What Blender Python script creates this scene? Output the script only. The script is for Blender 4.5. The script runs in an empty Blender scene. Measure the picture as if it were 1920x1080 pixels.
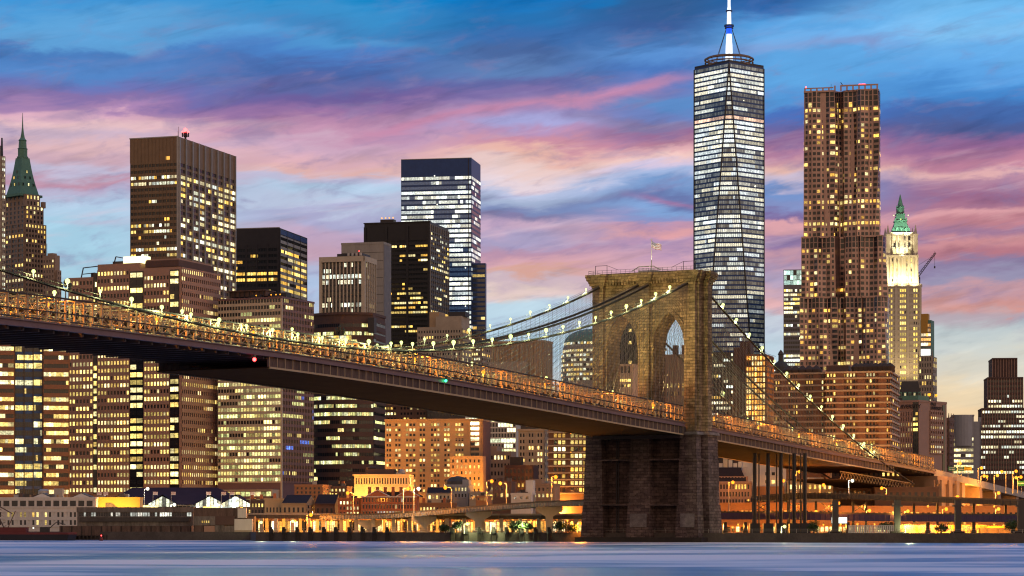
import bpy, math, random
from mathutils import Vector, Matrix
rnd = random.Random(7)
sc = bpy.context.scene
COL = sc.collection
# ------------------------------------------------------------------ camera
F, HY, EYE = 4525.0, 980.0, 6.0           # focal length in photo pixels, horizon row, eye height above the water
cam_d = bpy.data.cameras.new('camera'); cam = bpy.data.objects.new('camera', cam_d); COL.objects.link(cam)
cam.location = (0, 0, EYE); cam.rotation_euler = (math.radians(90), 0, 0)
cam_d.sensor_width = 36.0; cam_d.lens = F / 1920 * 36; cam_d.shift_y = (HY - 540) / 1920
cam_d.clip_start = 1.0; cam_d.clip_end = 60000
sc.camera = cam
sc.view_settings.view_transform = 'Standard'; sc.view_settings.look = 'None'
sc.view_settings.exposure = 0.0; sc.view_settings.gamma = 1.0
cy = sc.cycles
cy.max_bounces = 5; cy.diffuse_bounces = 2; cy.glossy_bounces = 3; cy.transmission_bounces = 2; cy.transparent_max_bounces = 4
cy.sample_clamp_indirect = 4.0; cy.sample_clamp_direct = 0
cy.use_denoising = True
try: cy.denoiser = 'OPENIMAGEDENOISE'
except Exception: pass
cy.use_light_tree = True
cy.caustics_reflective = False; cy.caustics_refractive = False
cy.pixel_filter_type = 'BLACKMAN_HARRIS'; cy.filter_width = 1.2

def lin(c):
    return tuple((x / 255 / 12.92) if x / 255 <= .04045 else ((x / 255 + .055) / 1.055) ** 2.4 for x in c)

# ------------------------------------------------------------------ node helper
class NT:
    def __init__(s, nt): s.nt = nt; nt.nodes.clear()
    def n(s, t, **kw):
        x = s.nt.nodes.new(t)
        for k, v in kw.items():
            setattr(x, k, v)
        return x
    def put(s, sock, v):
        if isinstance(v, bpy.types.NodeSocket): s.nt.links.new(v, sock)
        elif v is not None:
            if hasattr(sock.default_value, '__len__') and not hasattr(v, '__len__'): v = (v, v, v)
            if hasattr(v, '__len__') and len(v) == 3 and hasattr(sock.default_value, '__len__') and len(sock.default_value) == 4: v = (*v, 1)
            sock.default_value = v
    def math(s, op, a, b=None, c=None, clamp=False):
        x = s.n('ShaderNodeMath', operation=op, use_clamp=clamp)
        for i, v in enumerate((a, b, c)):
            if v is not None: s.put(x.inputs[i], v)
        return x.outputs[0]
    def vmath(s, op, a, b=None):
        x = s.n('ShaderNodeVectorMath', operation=op); s.put(x.inputs[0], a)
        if b is not None: s.put(x.inputs[1], b)
        return x.outputs[0]
    def xyz(s, x=0, y=0, z=0):
        c = s.n('ShaderNodeCombineXYZ')
        for i, v in enumerate((x, y, z)): s.put(c.inputs[i], v)
        return c.outputs[0]
    def sep(s, v):
        c = s.n('ShaderNodeSeparateXYZ'); s.put(c.inputs[0], v); return c.outputs
    def noise(s, v, scale=1, detail=3, rough=.5, dist=0):
        x = s.n('ShaderNodeTexNoise'); s.put(x.inputs['Vector'], v)
        x.inputs['Scale'].default_value = scale; x.inputs['Detail'].default_value = detail
        x.inputs['Roughness'].default_value = rough; x.inputs['Distortion'].default_value = dist
        return x.outputs['Fac']
    def smooth(s, v, a, b, lo=0, hi=1):
        x = s.n('ShaderNodeMapRange', interpolation_type='SMOOTHSTEP')
        s.put(x.inputs[0], v)
        for i, q in zip((1, 2, 3, 4), (a, b, lo, hi)): x.inputs[i].default_value = q
        return x.outputs[0]
    def ramp(s, v, stops, interp='B_SPLINE'):
        x = s.n('ShaderNodeValToRGB'); s.put(x.inputs[0], v); r = x.color_ramp; r.interpolation = interp
        while len(r.elements) > 1: r.elements.remove(r.elements[-1])
        r.elements[0].position = stops[0][0]; r.elements[0].color = (*stops[0][1], 1)
        for p, c in stops[1:]:
            e = r.elements.new(p); e.color = (*c, 1)
        return x.outputs[0]
    def mix(s, f, a, b, blend='MIX'):
        x = s.n('ShaderNodeMix', data_type='RGBA', blend_type=blend)
        s.put(x.inputs[0], f); s.put(x.inputs[6], a); s.put(x.inputs[7], b); return x.outputs[2]

# ------------------------------------------------------------------ world: dusk sky, described by direction (azimuth, elevation)
world = bpy.data.worlds.new('World'); sc.world = world; world.use_nodes = True
t = NT(world.node_tree)
dirv = t.n('ShaderNodeTexCoord').outputs['Generated']
X, Y, Z = t.sep(dirv)
hyp = t.math('SQRT', t.math('ADD', t.math('MULTIPLY', X, X), t.math('MULTIPLY', Y, Y)))
U = t.math('MULTIPLY', t.math('ARCTAN2', X, Y), F / 1000)           # thousandths of a focal length, eastward of the view axis
V = t.math('MULTIPLY', t.math('ARCTAN2', Z, hyp), F / 1000)
wv = t.xyz(t.math('MULTIPLY', U, 1.6), t.math('MULTIPLY', V, 5.0), 0)
n1 = t.math('SUBTRACT', t.noise(wv, 1.5, 5, .55, .4), .5)
n2 = t.math('SUBTRACT', t.noise(t.xyz(t.math('MULTIPLY', U, 2.4), t.math('SUBTRACT', t.math('MULTIPLY', V, 9), t.math('MULTIPLY', U, 1.2)), 3.3), 2.2, 6, .6, .6), .5)
V2 = t.math('ADD', V, t.math('ADD', t.math('MULTIPLY', n1, .10), t.math('MULTIPLY', n2, .075)))
V3 = V2
cols = {
 150: [(0,(10,140,215)),(30,(65,150,215)),(70,(95,165,220)),(100,(95,160,215)),(120,(75,125,190)),(150,(85,135,200)),(180,(110,120,185)),(205,(135,115,170)),(222,(165,130,175)),(240,(215,170,190)),(258,(230,190,195)),(275,(205,180,200)),(295,(225,185,190)),(315,(205,170,185)),(335,(196,190,215)),(355,(195,150,172)),(370,(188,180,208)),(390,(180,205,230)),(440,(165,205,227)),(500,(165,205,225)),(600,(185,210,220)),(760,(220,215,195)),(975,(240,205,160))],
 645: [(0,(20,135,200)),(30,(60,145,205)),(70,(65,135,195)),(90,(80,150,210)),(115,(75,130,200)),(140,(75,105,170)),(165,(95,105,165)),(190,(110,95,155)),(215,(148,112,162)),(235,(178,132,168)),(255,(196,148,178)),(275,(205,168,192)),(310,(216,172,182)),(330,(222,176,172)),(347,(188,190,217)),(368,(180,205,230)),(392,(185,195,220)),(412,(170,170,205)),(437,(190,165,192)),(475,(194,160,180)),(530,(175,195,225)),(640,(205,216,226)),(975,(240,205,160))],
 975: [(0,(10,115,190)),(40,(40,115,180)),(80,(60,110,175)),(110,(75,105,160)),(140,(95,130,185)),(168,(100,105,165)),(190,(125,112,168)),(215,(150,135,185)),(245,(165,165,215)),(262,(180,145,185)),(280,(205,145,165)),(300,(235,185,172)),(322,(236,206,202)),(340,(234,215,222)),(358,(190,200,230)),(376,(165,180,210)),(395,(125,140,185)),(407,(132,127,167)),(428,(200,170,195)),(455,(170,160,195)),(476,(186,147,172)),(496,(215,165,175)),(510,(215,165,152)),(526,(205,182,192)),(545,(225,202,194)),(565,(190,215,230)),(650,(185,215,232)),(760,(215,218,215)),(975,(245,205,155))],
 1245: [(0,(35,115,180)),(25,(50,95,150)),(60,(60,95,155)),(85,(70,115,175)),(110,(92,146,212)),(140,(75,120,190)),(165,(105,122,185)),(190,(92,138,198)),(215,(110,130,190)),(235,(130,120,165)),(255,(155,110,150)),(280,(185,130,155)),(300,(225,175,180)),(315,(240,200,195)),(330,(215,200,225)),(345,(165,185,225)),(362,(120,155,205)),(384,(105,120,172)),(402,(130,165,215)),(420,(140,150,200)),(435,(195,150,175)),(450,(220,160,165)),(467,(182,147,180)),(500,(215,170,185)),(540,(212,180,195)),(570,(200,212,232)),(650,(190,215,230)),(780,(225,218,200)),(975,(250,205,150))],
 1470: [(0,(35,75,135)),(30,(45,105,175)),(60,(85,160,225)),(85,(110,175,235)),(115,(125,165,220)),(135,(95,165,225)),(170,(95,165,225)),(205,(85,150,215)),(230,(75,115,190)),(250,(105,105,165)),(270,(140,105,150)),(290,(175,125,155)),(310,(200,150,165)),(330,(230,185,175)),(350,(205,190,210)),(370,(120,150,205)),(390,(130,145,195)),(410,(125,110,160)),(422,(222,165,172)),(440,(205,155,165)),(460,(145,120,165)),(482,(195,150,165)),(520,(180,165,195)),(570,(222,175,178)),(595,(200,208,220)),(660,(192,214,226)),(720,(218,216,204)),(780,(240,212,172)),(975,(250,200,130))],
 1820: [(0,(85,175,240)),(40,(110,185,240)),(80,(130,195,245)),(120,(105,175,235)),(160,(95,165,230)),(200,(70,135,205)),(230,(70,105,170)),(260,(80,95,150)),(290,(150,105,150)),(320,(190,130,155)),(335,(226,176,177)),(350,(180,135,160)),(375,(155,105,138)),(400,(172,118,144)),(415,(222,162,168)),(435,(192,130,142)),(452,(162,122,152)),(470,(207,144,150)),(495,(182,120,134)),(515,(140,125,160)),(540,(152,147,177)),(560,(197,154,164)),(580,(207,150,146)),(597,(182,168,178)),(622,(192,203,205)),(660,(206,212,208)),(700,(216,212,198)),(740,(236,214,178)),(770,(244,212,168)),(975,(250,198,130))],
}
def mk(stops):
    out = [(max(0, min(1, (980 - y) / 1000)), lin(c)) for y, c in stops]
    return sorted(out, key=lambda q: q[0])
rc = {k: t.ramp(V3, mk(v), 'EASE') for k, v in cols.items()}
Uw = t.math('ADD', U, t.math('MULTIPLY', n1, .16))
ks = sorted(cols); c = rc[ks[0]]
for k0, k1 in zip(ks, ks[1:]):
    m0, m1 = (k0 - 960) / 1000, (k1 - 960) / 1000; g_ = (m1 - m0) * .08
    c = t.mix(t.smooth(Uw, m0 + g_, m1 - g_), c, rc[k1])
# single long streaks: (azimuth px, row) -> (azimuth px, row), half width, colour, strength
for (xa, ya, xb, yb, w, colr, st) in [(640,268,1320,156,11,(204,140,172),.8),(1180,368,1330,398,6,(186,118,155),.7),(1010,392,1200,402,9,(118,135,185),.5),(1430,60,1900,20,26,(120,185,235),.3),(1680,575,1930,590,6,(226,165,155),.5),(1130,505,1320,515,6,(226,180,180),.5),(930,548,1100,558,6,(232,205,205),.5),(100,425,260,430,5,(200,180,205),.5),(60,262,560,240,9,(232,196,200),.35)]:
    ua, ub = (xa - 960) / 1000, (xb - 960) / 1000; va, vb = (980 - ya) / 1000, (980 - yb) / 1000
    k = (vb - va) / (ub - ua)
    line = t.math('MULTIPLY_ADD', t.math('SUBTRACT', U, ua), k, va)
    dv = t.math('DIVIDE', t.math('SUBTRACT', t.math('ADD', V, t.math('MULTIPLY', n1, .05)), t.math('ADD', line, t.math('MULTIPLY', n2, .045))), w / 1000)
    g = t.math('EXPONENT', t.math('MULTIPLY', t.math('MULTIPLY', dv, dv), -1))
    ends = t.math('MULTIPLY', t.smooth(U, ua - .05, ua + .12), t.smooth(U, ub - .12, ub + .06, 1, 0))
    a = t.math('MULTIPLY', t.math('MULTIPLY', g, ends), st)
    c = t.mix(a, c, lin(colr))
w2 = t.noise(t.xyz(t.math('MULTIPLY', U, 4.2), t.math('SUBTRACT', t.math('MULTIPLY', V, 13), t.math('MULTIPLY', U, 1.8)), 7.7), 2.0, 6, .58, .5)
w3 = t.noise(t.xyz(t.math('MULTIPLY', U, 2.2), t.math('SUBTRACT', t.math('MULTIPLY', V, 20), t.math('MULTIPLY', U, 3.0)), 4.1), 1.7, 5, .56, .3)
hi = t.math('MULTIPLY', t.smooth(V, .25, .45), t.smooth(V, .80, .98, 1, .25))
c = t.mix(t.math('MULTIPLY', t.math('MULTIPLY', t.smooth(w2, .50, .74), hi), .50), c, lin((134, 124, 168)))
c = t.mix(t.math('MULTIPLY', t.math('MULTIPLY', t.smooth(w3, .54, .76), t.math('MULTIPLY', hi, t.smooth(V, .62, .80, 1, .12))), .38), c, lin((226, 200, 214)))
wisp = t.noise(t.xyz(t.math('MULTIPLY', U, 3.0), t.math('SUBTRACT', t.math('MULTIPLY', V, 16), t.math('MULTIPLY', U, 3.5)), 1.7), 2.0, 6, .58, .4)
c = t.mix(1.0, c, t.ramp(wisp, [(0.25, (.80, .81, .83)), (.5, (1, 1, 1)), (.8, (1.16, 1.14, 1.12))], 'EASE'), 'MULTIPLY')
# higher up the sky deepens; eastern half (behind the view) brightened and warmed to fill-light facades
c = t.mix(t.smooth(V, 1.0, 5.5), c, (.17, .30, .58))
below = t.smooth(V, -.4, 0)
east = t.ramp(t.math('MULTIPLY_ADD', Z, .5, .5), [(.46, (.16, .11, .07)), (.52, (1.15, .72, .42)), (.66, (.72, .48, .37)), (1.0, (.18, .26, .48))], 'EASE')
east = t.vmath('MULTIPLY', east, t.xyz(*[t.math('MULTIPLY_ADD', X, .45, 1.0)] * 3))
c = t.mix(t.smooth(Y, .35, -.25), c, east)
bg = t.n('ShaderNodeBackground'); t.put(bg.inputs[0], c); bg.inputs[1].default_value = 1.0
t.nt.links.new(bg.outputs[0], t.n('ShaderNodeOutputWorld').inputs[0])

# ------------------------------------------------------------------ materials
MATS = {}
def mat(name, col, rough=.75, metal=0, var=.25, scale=.25, bump=.0, spec=.3, streak=False):
    m = bpy.data.materials.new(name); m.use_nodes = True; k = NT(m.node_tree)
    co = k.n('ShaderNodeTexCoord').outputs['Object']
    v = k.vmath('MULTIPLY', co, (1, 1, .18 if streak else 1))
    nz = k.noise(v, scale, 5, .6); nz2 = k.noise(v, scale * 7, 3, .6)
    f = k.math('MULTIPLY_ADD', k.math('SUBTRACT', k.math('ADD', nz, k.math('MULTIPLY', nz2, .6)), .8), var * 2.2, 1.0)
    cc = k.vmath('MULTIPLY', k.xyz(*col), k.xyz(f, f, f))
    p = k.n('ShaderNodeBsdfPrincipled'); k.put(p.inputs['Base Color'], cc); p.inputs['Roughness'].default_value = rough
    p.inputs['Metallic'].default_value = metal; p.inputs['Specular IOR Level'].default_value = spec
    if bump:
        b = k.n('ShaderNodeBump'); b.inputs['Strength'].default_value = bump; k.put(b.inputs['Height'], nz2); k.nt.links.new(b.outputs[0], p.inputs['Normal'])
    k.nt.links.new(p.outputs[0], k.n('ShaderNodeOutputMaterial').inputs[0])
    MATS[name] = m; return m
def emat(name, col, strength, sample=True):
    m = bpy.data.materials.new(name); m.use_nodes = True; k = NT(m.node_tree)
    e = k.n('ShaderNodeEmission'); k.put(e.inputs[0], col); e.inputs[1].default_value = strength
    k.nt.links.new(e.outputs[0], k.n('ShaderNodeOutputMaterial').inputs[0])
    m.cycles.emission_sampling = 'AUTO' if sample else 'NONE'
    MATS[name] = m; return m
def glass_mat(name, base=(.018, .022, .028), rough=.12, spec=.5, lowfreq=.12):
    """window glass: dark reflective pane, lit rooms behind it by the per-pane attribute 'glow'"""
    m = bpy.data.materials.new(name); m.use_nodes = True; k = NT(m.node_tree)
    g = k.n('ShaderNodeAttribute', attribute_name='glow').outputs['Color']
    co = k.n('ShaderNodeTexCoord').outputs['Object']
    nz = k.noise(k.vmath('MULTIPLY', co, (1, 1, 1.4)), .9, 3, .7)
    f = k.smooth(nz, .28, .72, .42, 1.8)
    p = k.n('ShaderNodeBsdfPrincipled'); k.put(p.inputs['Base Color'], base); p.inputs['Roughness'].default_value = rough
    p.inputs['Specular IOR Level'].default_value = spec
    k.put(p.inputs['Emission Color'], g); k.put(p.inputs['Emission Strength'], f)
    k.nt.links.new(p.outputs[0], k.n('ShaderNodeOutputMaterial').inputs[0])
    m.cycles.emission_sampling = 'NONE'; MATS[name] = m; return m
G = glass_mat('window_glass'); GB = glass_mat('blue_curtain_glass', (.02, .035, .06), .08, .8)
mat('granite_tan', (.30, .21, .15), var=.18); mat('salmon_granite', (.36, .22, .16), var=.15); mat('brown_brick', (.17, .095, .065)); mat('dark_brick', (.10, .06, .05))
mat('red_brick', (.40, .135, .06)); mat('orange_brick', (.36, .17, .075)); mat('tan_brick', (.40, .27, .15), var=.15); mat('cream_stone', (.50, .42, .31), var=.15)
mat('limestone', (.38, .31, .23)); mat('terracotta', (.52, .46, .36), var=.15); mat('copper_green', (.10, .22, .16), rough=.6); mat('dark_steel', (.035, .033, .038), rough=.45)
mat('black_steel', (.02, .02, .024), rough=.4); mat('bronze_metal', (.22, .14, .08), rough=.5); mat('aluminium', (.35, .33, .31), rough=.4, metal=.3); mat('white_metal', (.62, .58, .50), rough=.5)
mat('blue_panel', (.026, .066, .20), rough=.35, spec=.25); mat('concrete', (.32, .29, .25), var=.3, streak=True); mat('dark_concrete', (.075, .065, .058), var=.35, streak=True)
mat('grey_stone', (.20, .19, .19)); mat('white_paint', (.60, .57, .52), var=.2, streak=True); mat('rusty_metal', (.11, .07, .055), var=.9, scale=.7, streak=True); mat('grey_siding', (.15, .13, .115), var=.9, scale=.7, streak=True)
mat('slate_roof', (.032, .027, .034), rough=.9, spec=.1); mat('purple_roof', (.036, .022, .036), rough=.9, spec=.1); mat('tar_roof', (.06, .055, .05)); mat('asphalt', (.05, .05, .05), rough=.85)
mat('steel_panel', (.34, .23, .20), rough=.33, metal=.7, var=.2); mat('bridge_paint', (.17, .10, .105), rough=.5); mat('bridge_buff', (.42, .30, .17), rough=.5); mat('bridge_dark', (.05, .036, .032), rough=.6)
mat('tarp', (.034, .02, .013), rough=.95, var=.5, scale=.12, spec=.05); mat('cable_steel', (.035, .028, .022), rough=.7, spec=.15); mat('wire_steel', (.15, .13, .11), rough=.5); mat('quay_stone', (.09, .075, .065), var=.5); mat('timber_dark', (.035, .027, .022), var=.5)
mat('ground_paving', (.16, .14, .12), var=.3); mat('mustard_paint', (.50, .27, .05), var=.12); mat('purple_girder', (.055, .04, .10), rough=.6); mat('barge_red', (.13, .028, .03), rough=.6); mat('sign_green', (.015, .16, .08), rough=.5); mat('sign_yellow', (.75, .55, .04), rough=.5); mat('sign_white', (.8, .8, .76), rough=.5)
mat('flag_cloth', (.78, .74, .70), rough=.9, var=.1); mat('bark', (.06, .042, .03)); mat('foliage', (.045, .075, .022), rough=.7, var=.5, scale=.6); mat('grey_panel', (.30, .30, .31), var=.12)
mat('tree_brown', (.07, .045, .03)); mat('pale_stone', (.20, .17, .165), var=.9, scale=.6); mat('flag_blue', (.40, .40, .46), rough=.9); mat('flag_red', (.62, .38, .34), rough=.9); mat('letter_dark', (.05, .035, .03)); mat('lamp_iron', (.03, .03, .03))
mat('dark_glass', (.012, .014, .02), rough=.1, spec=.6); mat('wood_deck', (.2, .13, .08)); mat('netting', (.5, .5, .46))
emat('lamp_green', (.84, 1.0, .30), 2.3, False); emat('lamp_white', (1.0, .94, .70), 2.4, False); emat('lamp_sodium', (1.0, .30, .018), 2.7, False); emat('lamp_amber', (1.0, .36, .03), 2.5, False)
emat('beacon_red', (1, .03, .03), 18); emat('beacon_green', (.02, 1, .3), 16); emat('spire_light', (.82, .90, 1.0), 1.6, False); emat('spire_blue', (.02, .10, .9), 1.6, False); emat('lit_panel', (.95, .97, .9), 2.2)
emat('lit_roof', (1, .95, .45), 2.6, False)
emat('warm_shop', (1.0, .50, .10), 1.3, False); emat('warm_yellow', (1.0, .74, .24), 1.6, False)
# ashlar masonry for the bridge tower
def masonry(name, c1, c2, mortar, bw=2.2, bh=.85):
    m = bpy.data.materials.new(name); m.use_nodes = True; k = NT(m.node_tree)
    x, y, z = k.sep(k.n('ShaderNodeTexCoord').outputs['Object'])
    uv = k.xyz(k.math('ADD', x, k.math('MULTIPLY', y, 1.013)), z, 0)
    b = k.n('ShaderNodeTexBrick'); k.put(b.inputs['Vector'], uv)
    for i, q in (('Color1', c1), ('Color2', c2), ('Mortar', mortar)): k.put(b.inputs[i], q)
    b.inputs['Scale'].default_value = 1; b.inputs['Brick Width'].default_value = bw; b.inputs['Row Height'].default_value = bh
    b.inputs['Mortar Size'].default_value = .07; b.inputs['Mortar Smooth'].default_value = .3; b.inputs['Bias'].default_value = -.1
    co = k.xyz(k.math('ADD', x, y), k.math('MULTIPLY', z, 1.8), y)
    nz = k.noise(co, .5, 6, .7); big = k.noise(k.xyz(x, k.math('MULTIPLY', z, .35), y), .12, 4, .6)
    pits = k.smooth(k.noise(co, 1.1, 2, .5), .66, .72, 1, .35)
    f = k.math('MULTIPLY', k.math('MULTIPLY', k.smooth(nz, .25, .75, .55, 1.4), k.smooth(big, .3, .7, .62, 1.38)), pits)
    cc = k.mix(1.0, b.outputs['Color'], k.xyz(f, f, f), 'MULTIPLY')
    p = k.n('ShaderNodeBsdfPrincipled'); k.put(p.inputs['Base Color'], cc); p.inputs['Roughness'].default_value = .9; p.inputs['Specular IOR Level'].default_value = .15
    bp = k.n('ShaderNodeBump'); bp.inputs['Strength'].default_value = .6; bp.inputs['Distance'].default_value = .3
    k.put(bp.inputs['Height'], k.math('ADD', nz, k.math('MULTIPLY', b.outputs['Fac'], -.5))); k.nt.links.new(bp.outputs[0], p.inputs['Normal'])
    k.nt.links.new(p.outputs[0], k.n('ShaderNodeOutputMaterial').inputs[0]); MATS[name] = m; return m
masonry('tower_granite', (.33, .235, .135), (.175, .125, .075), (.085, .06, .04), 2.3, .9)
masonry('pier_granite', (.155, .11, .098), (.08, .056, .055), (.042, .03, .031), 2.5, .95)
# blotchy mural paint
def mural():
    m = bpy.data.materials.new('mural_paint'); m.use_nodes = True; k = NT(m.node_tree)
    co = k.n('ShaderNodeTexCoord').outputs['Object']
    cc = k.ramp(k.noise(co, .35, 3, .6, 1.5), [(.2, (.65, .32, .05)), (.42, (.75, .55, .2)), (.5, (.25, .12, .3)), (.56, (.7, .62, .4)), (.64, (.5, .12, .05)), (.8, (.75, .5, .12))], 'CONSTANT')
    p = k.n('ShaderNodeBsdfPrincipled'); k.put(p.inputs['Base Color'], cc); p.inputs['Roughness'].default_value = .7
    k.nt.links.new(p.outputs[0], k.n('ShaderNodeOutputMaterial').inputs[0]); MATS['mural_paint'] = m
mural()

# ------------------------------------------------------------------ mesh builder
class MB:
    def __init__(s): s.v = []; s.f = []; s.g = []
    def face(s, pts, glow=None):
        i = len(s.v); s.v += [tuple(p) for p in pts]; s.f.append(tuple(range(i, i + len(pts)))); s.g.append(glow or (0, 0, 0)); return s
    def box(s, x0, x1, y0, y1, z0, z1):
        i = len(s.v)
        s.v += [(x0,y0,z0),(x1,y0,z0),(x1,y1,z0),(x0,y1,z0),(x0,y0,z1),(x1,y0,z1),(x1,y1,z1),(x0,y1,z1)]
        for q in ((0,3,2,1),(4,5,6,7),(0,1,5,4),(1,2,6,5),(2,3,7,6),(3,0,4,7)): s.f.append(tuple(i + a for a in q)); s.g.append((0,0,0))
        return s
    def prism(s, poly, z0, z1, top=None):
        """poly: ccw list of (x,y); top: same-length list for a taper"""
        top = top or poly; i = len(s.v); n = len(poly)
        s.v += [(x, y, z0) for x, y in poly] + [(x, y, z1) for x, y in top]
        for a in range(n):
            b = (a + 1) % n; s.f.append((i + a, i + b, i + n + b, i + n + a)); s.g.append((0,0,0))
        s.f.append(tuple(i + a for a in reversed(range(n)))); s.g.append((0,0,0))
        s.f.append(tuple(i + n + a for a in range(n))); s.g.append((0,0,0)); return s
    def tube(s, p0, p1, r, n=5, r1=None):
        p0, p1 = Vector(p0), Vector(p1); d = (p1 - p0)
        if d.length < 1e-6: return s
        d.normalize(); a = d.orthogonal().normalized(); b = d.cross(a); r1 = r if r1 is None else r1; i = len(s.v)
        for k in range(n):
            q = 2 * math.pi * k / n; s.v.append(tuple(p0 + (a * math.cos(q) + b * math.sin(q)) * r))
        for k in range(n):
            q = 2 * math.pi * k / n; s.v.append(tuple(p1 + (a * math.cos(q) + b * math.sin(q)) * r1))
        for k in range(n):
            l = (k + 1) % n; s.f.append((i + k, i + l, i + n + l, i + n + k)); s.g.append((0,0,0))
        s.f.append(tuple(i + k for k in reversed(range(n)))); s.f.append(tuple(i + n + k for k in range(n))); s.g += [(0,0,0)] * 2; return s
    def path(s, pts, r, n=5):
        for a, b in zip(pts, pts[1:]): s.tube(a, b, r, n)
        return s
    def lathe(s, prof, n=12, c=(0, 0)):
        i = len(s.v)
        for r, z in prof:
            for k in range(n):
                q = 2 * math.pi * (k + .5) / n; s.v.append((c[0] + r * math.cos(q), c[1] + r * math.sin(q), z))
        for j in range(len(prof) - 1):
            for k in range(n):
                l = (k + 1) % n; s.f.append((i + j*n + k, i + j*n + l, i + (j+1)*n + l, i + (j+1)*n + k)); s.g.append((0,0,0))
        s.f.append(tuple(i + k for k in reversed(range(n)))); m = i + (len(prof)-1)*n; s.f.append(tuple(m + k for k in range(n))); s.g += [(0,0,0)] * 2; return s
    def ball(s, c, r, n=8, m=6, sz=1):
        return s.lathe([(max(.02*r, r*math.sin(math.pi*j/m)), c[2] - r*sz*math.cos(math.pi*j/m)) for j in range(m+1)], n, (c[0], c[1]))
    def sweep(s, prof, ys, zf, close=True):
        """profile of (x, dz) carried along y, following height zf(y)"""
        n = len(prof); i = len(s.v)
        for y in ys:
            z = zf(y); s.v += [(x, y, z + dz) for x, dz in prof]
        for j in range(len(ys) - 1):
            for a in range(n):
                b = (a + 1) % n; s.f.append((i + j*n + a, i + (j+1)*n + a, i + (j+1)*n + b, i + j*n + b)); s.g.append((0,0,0))
        s.f.append(tuple(i + a for a in range(n))); s.f.append(tuple(i + (len(ys)-1)*n + a for a in reversed(range(n)))); s.g += [(0,0,0)] * 2; return s
    def mesh(s, name, m):
        me = bpy.data.meshes.new(name); me.from_pydata(s.v, [], s.f)
        if any(g != (0,0,0) for g in s.g) or m in (G, GB):
            at = me.attributes.new('glow', 'FLOAT_COLOR', 'FACE'); buf = []
            for g in s.g: buf += [g[0], g[1], g[2], 1.0]
            at.data.foreach_set('color', buf)
        me.materials.append(m); me.validate(); me.update(); return me
    def build(s, name, m, parent=None, loc=None, rz=0):
        m = MATS[m] if isinstance(m, str) else m
        if not s.f: return None
        o = bpy.data.objects.new(name, s.mesh(name, m)); COL.objects.link(o)
        if parent: o.parent = parent
        if loc: o.location = loc
        if rz: o.rotation_euler = (0, 0, rz)
        return o
def tag(o, label=None, cat=None, group=None, kind=None):
    for k, v in (('label', label), ('category', cat), ('group', group), ('kind', kind)):
        if v: o[k] = v
    if cat and not kind: o['kind'] = 'thing'
    return o
def thing(name, label, cat, loc=(0,0,0), rz=0, group=None):
    o = bpy.data.objects.new(name, None); COL.objects.link(o); o.location = loc; o.rotation_euler = (0,0,rz); o.empty_display_size = 1
    return tag(o, label, cat, group)
def many(name, builders, m, parent, cap=100):
    """each builder (MB) is a part of its own; past the cap the rest is one part of kind stuff"""
    for b in builders[:cap]: b.build(name, m, parent)
    if len(builders) > cap:
        r = MB()
        for b in builders[cap:]:
            i = len(r.v); r.v += b.v; r.f += [tuple(i + a for a in q) for q in b.f]; r.g += b.g
        tag(r.build(name, m, parent), kind='stuff')
LIGHTS = {}
def bulb_light(o, key, loc, e):
    """the light a lit lamp gives, hung just under its globe"""
    k = (key, e)
    if k not in LIGHTS:
        d = bpy.data.lights.new('lamp_light', 'POINT'); d.energy = e; d.shadow_soft_size = .3
        d.color = {'lamp_green': (.9, 1, .45), 'lamp_white': (1, .93, .75), 'lamp_sodium': (1, .30, .025), 'lamp_amber': (1, .38, .05)}[key]; LIGHTS[k] = d
    l = bpy.data.objects.new('lamp_light', LIGHTS[k]); COL.objects.link(l); l.parent = o; l.location = loc
def copy_tree(o, parent=None):
    c = o.copy(); COL.objects.link(c)
    if parent: c.parent = parent
    for ch in list(o.children): copy_tree(ch, c)
    return c
def wx(px, Y): return (px - 960) / F * Y          # a photo column at a depth, in metres
def wz(py, Y): return EYE + (HY - py) / F * Y
QZ = 2.4                                            # quay / city ground level
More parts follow.
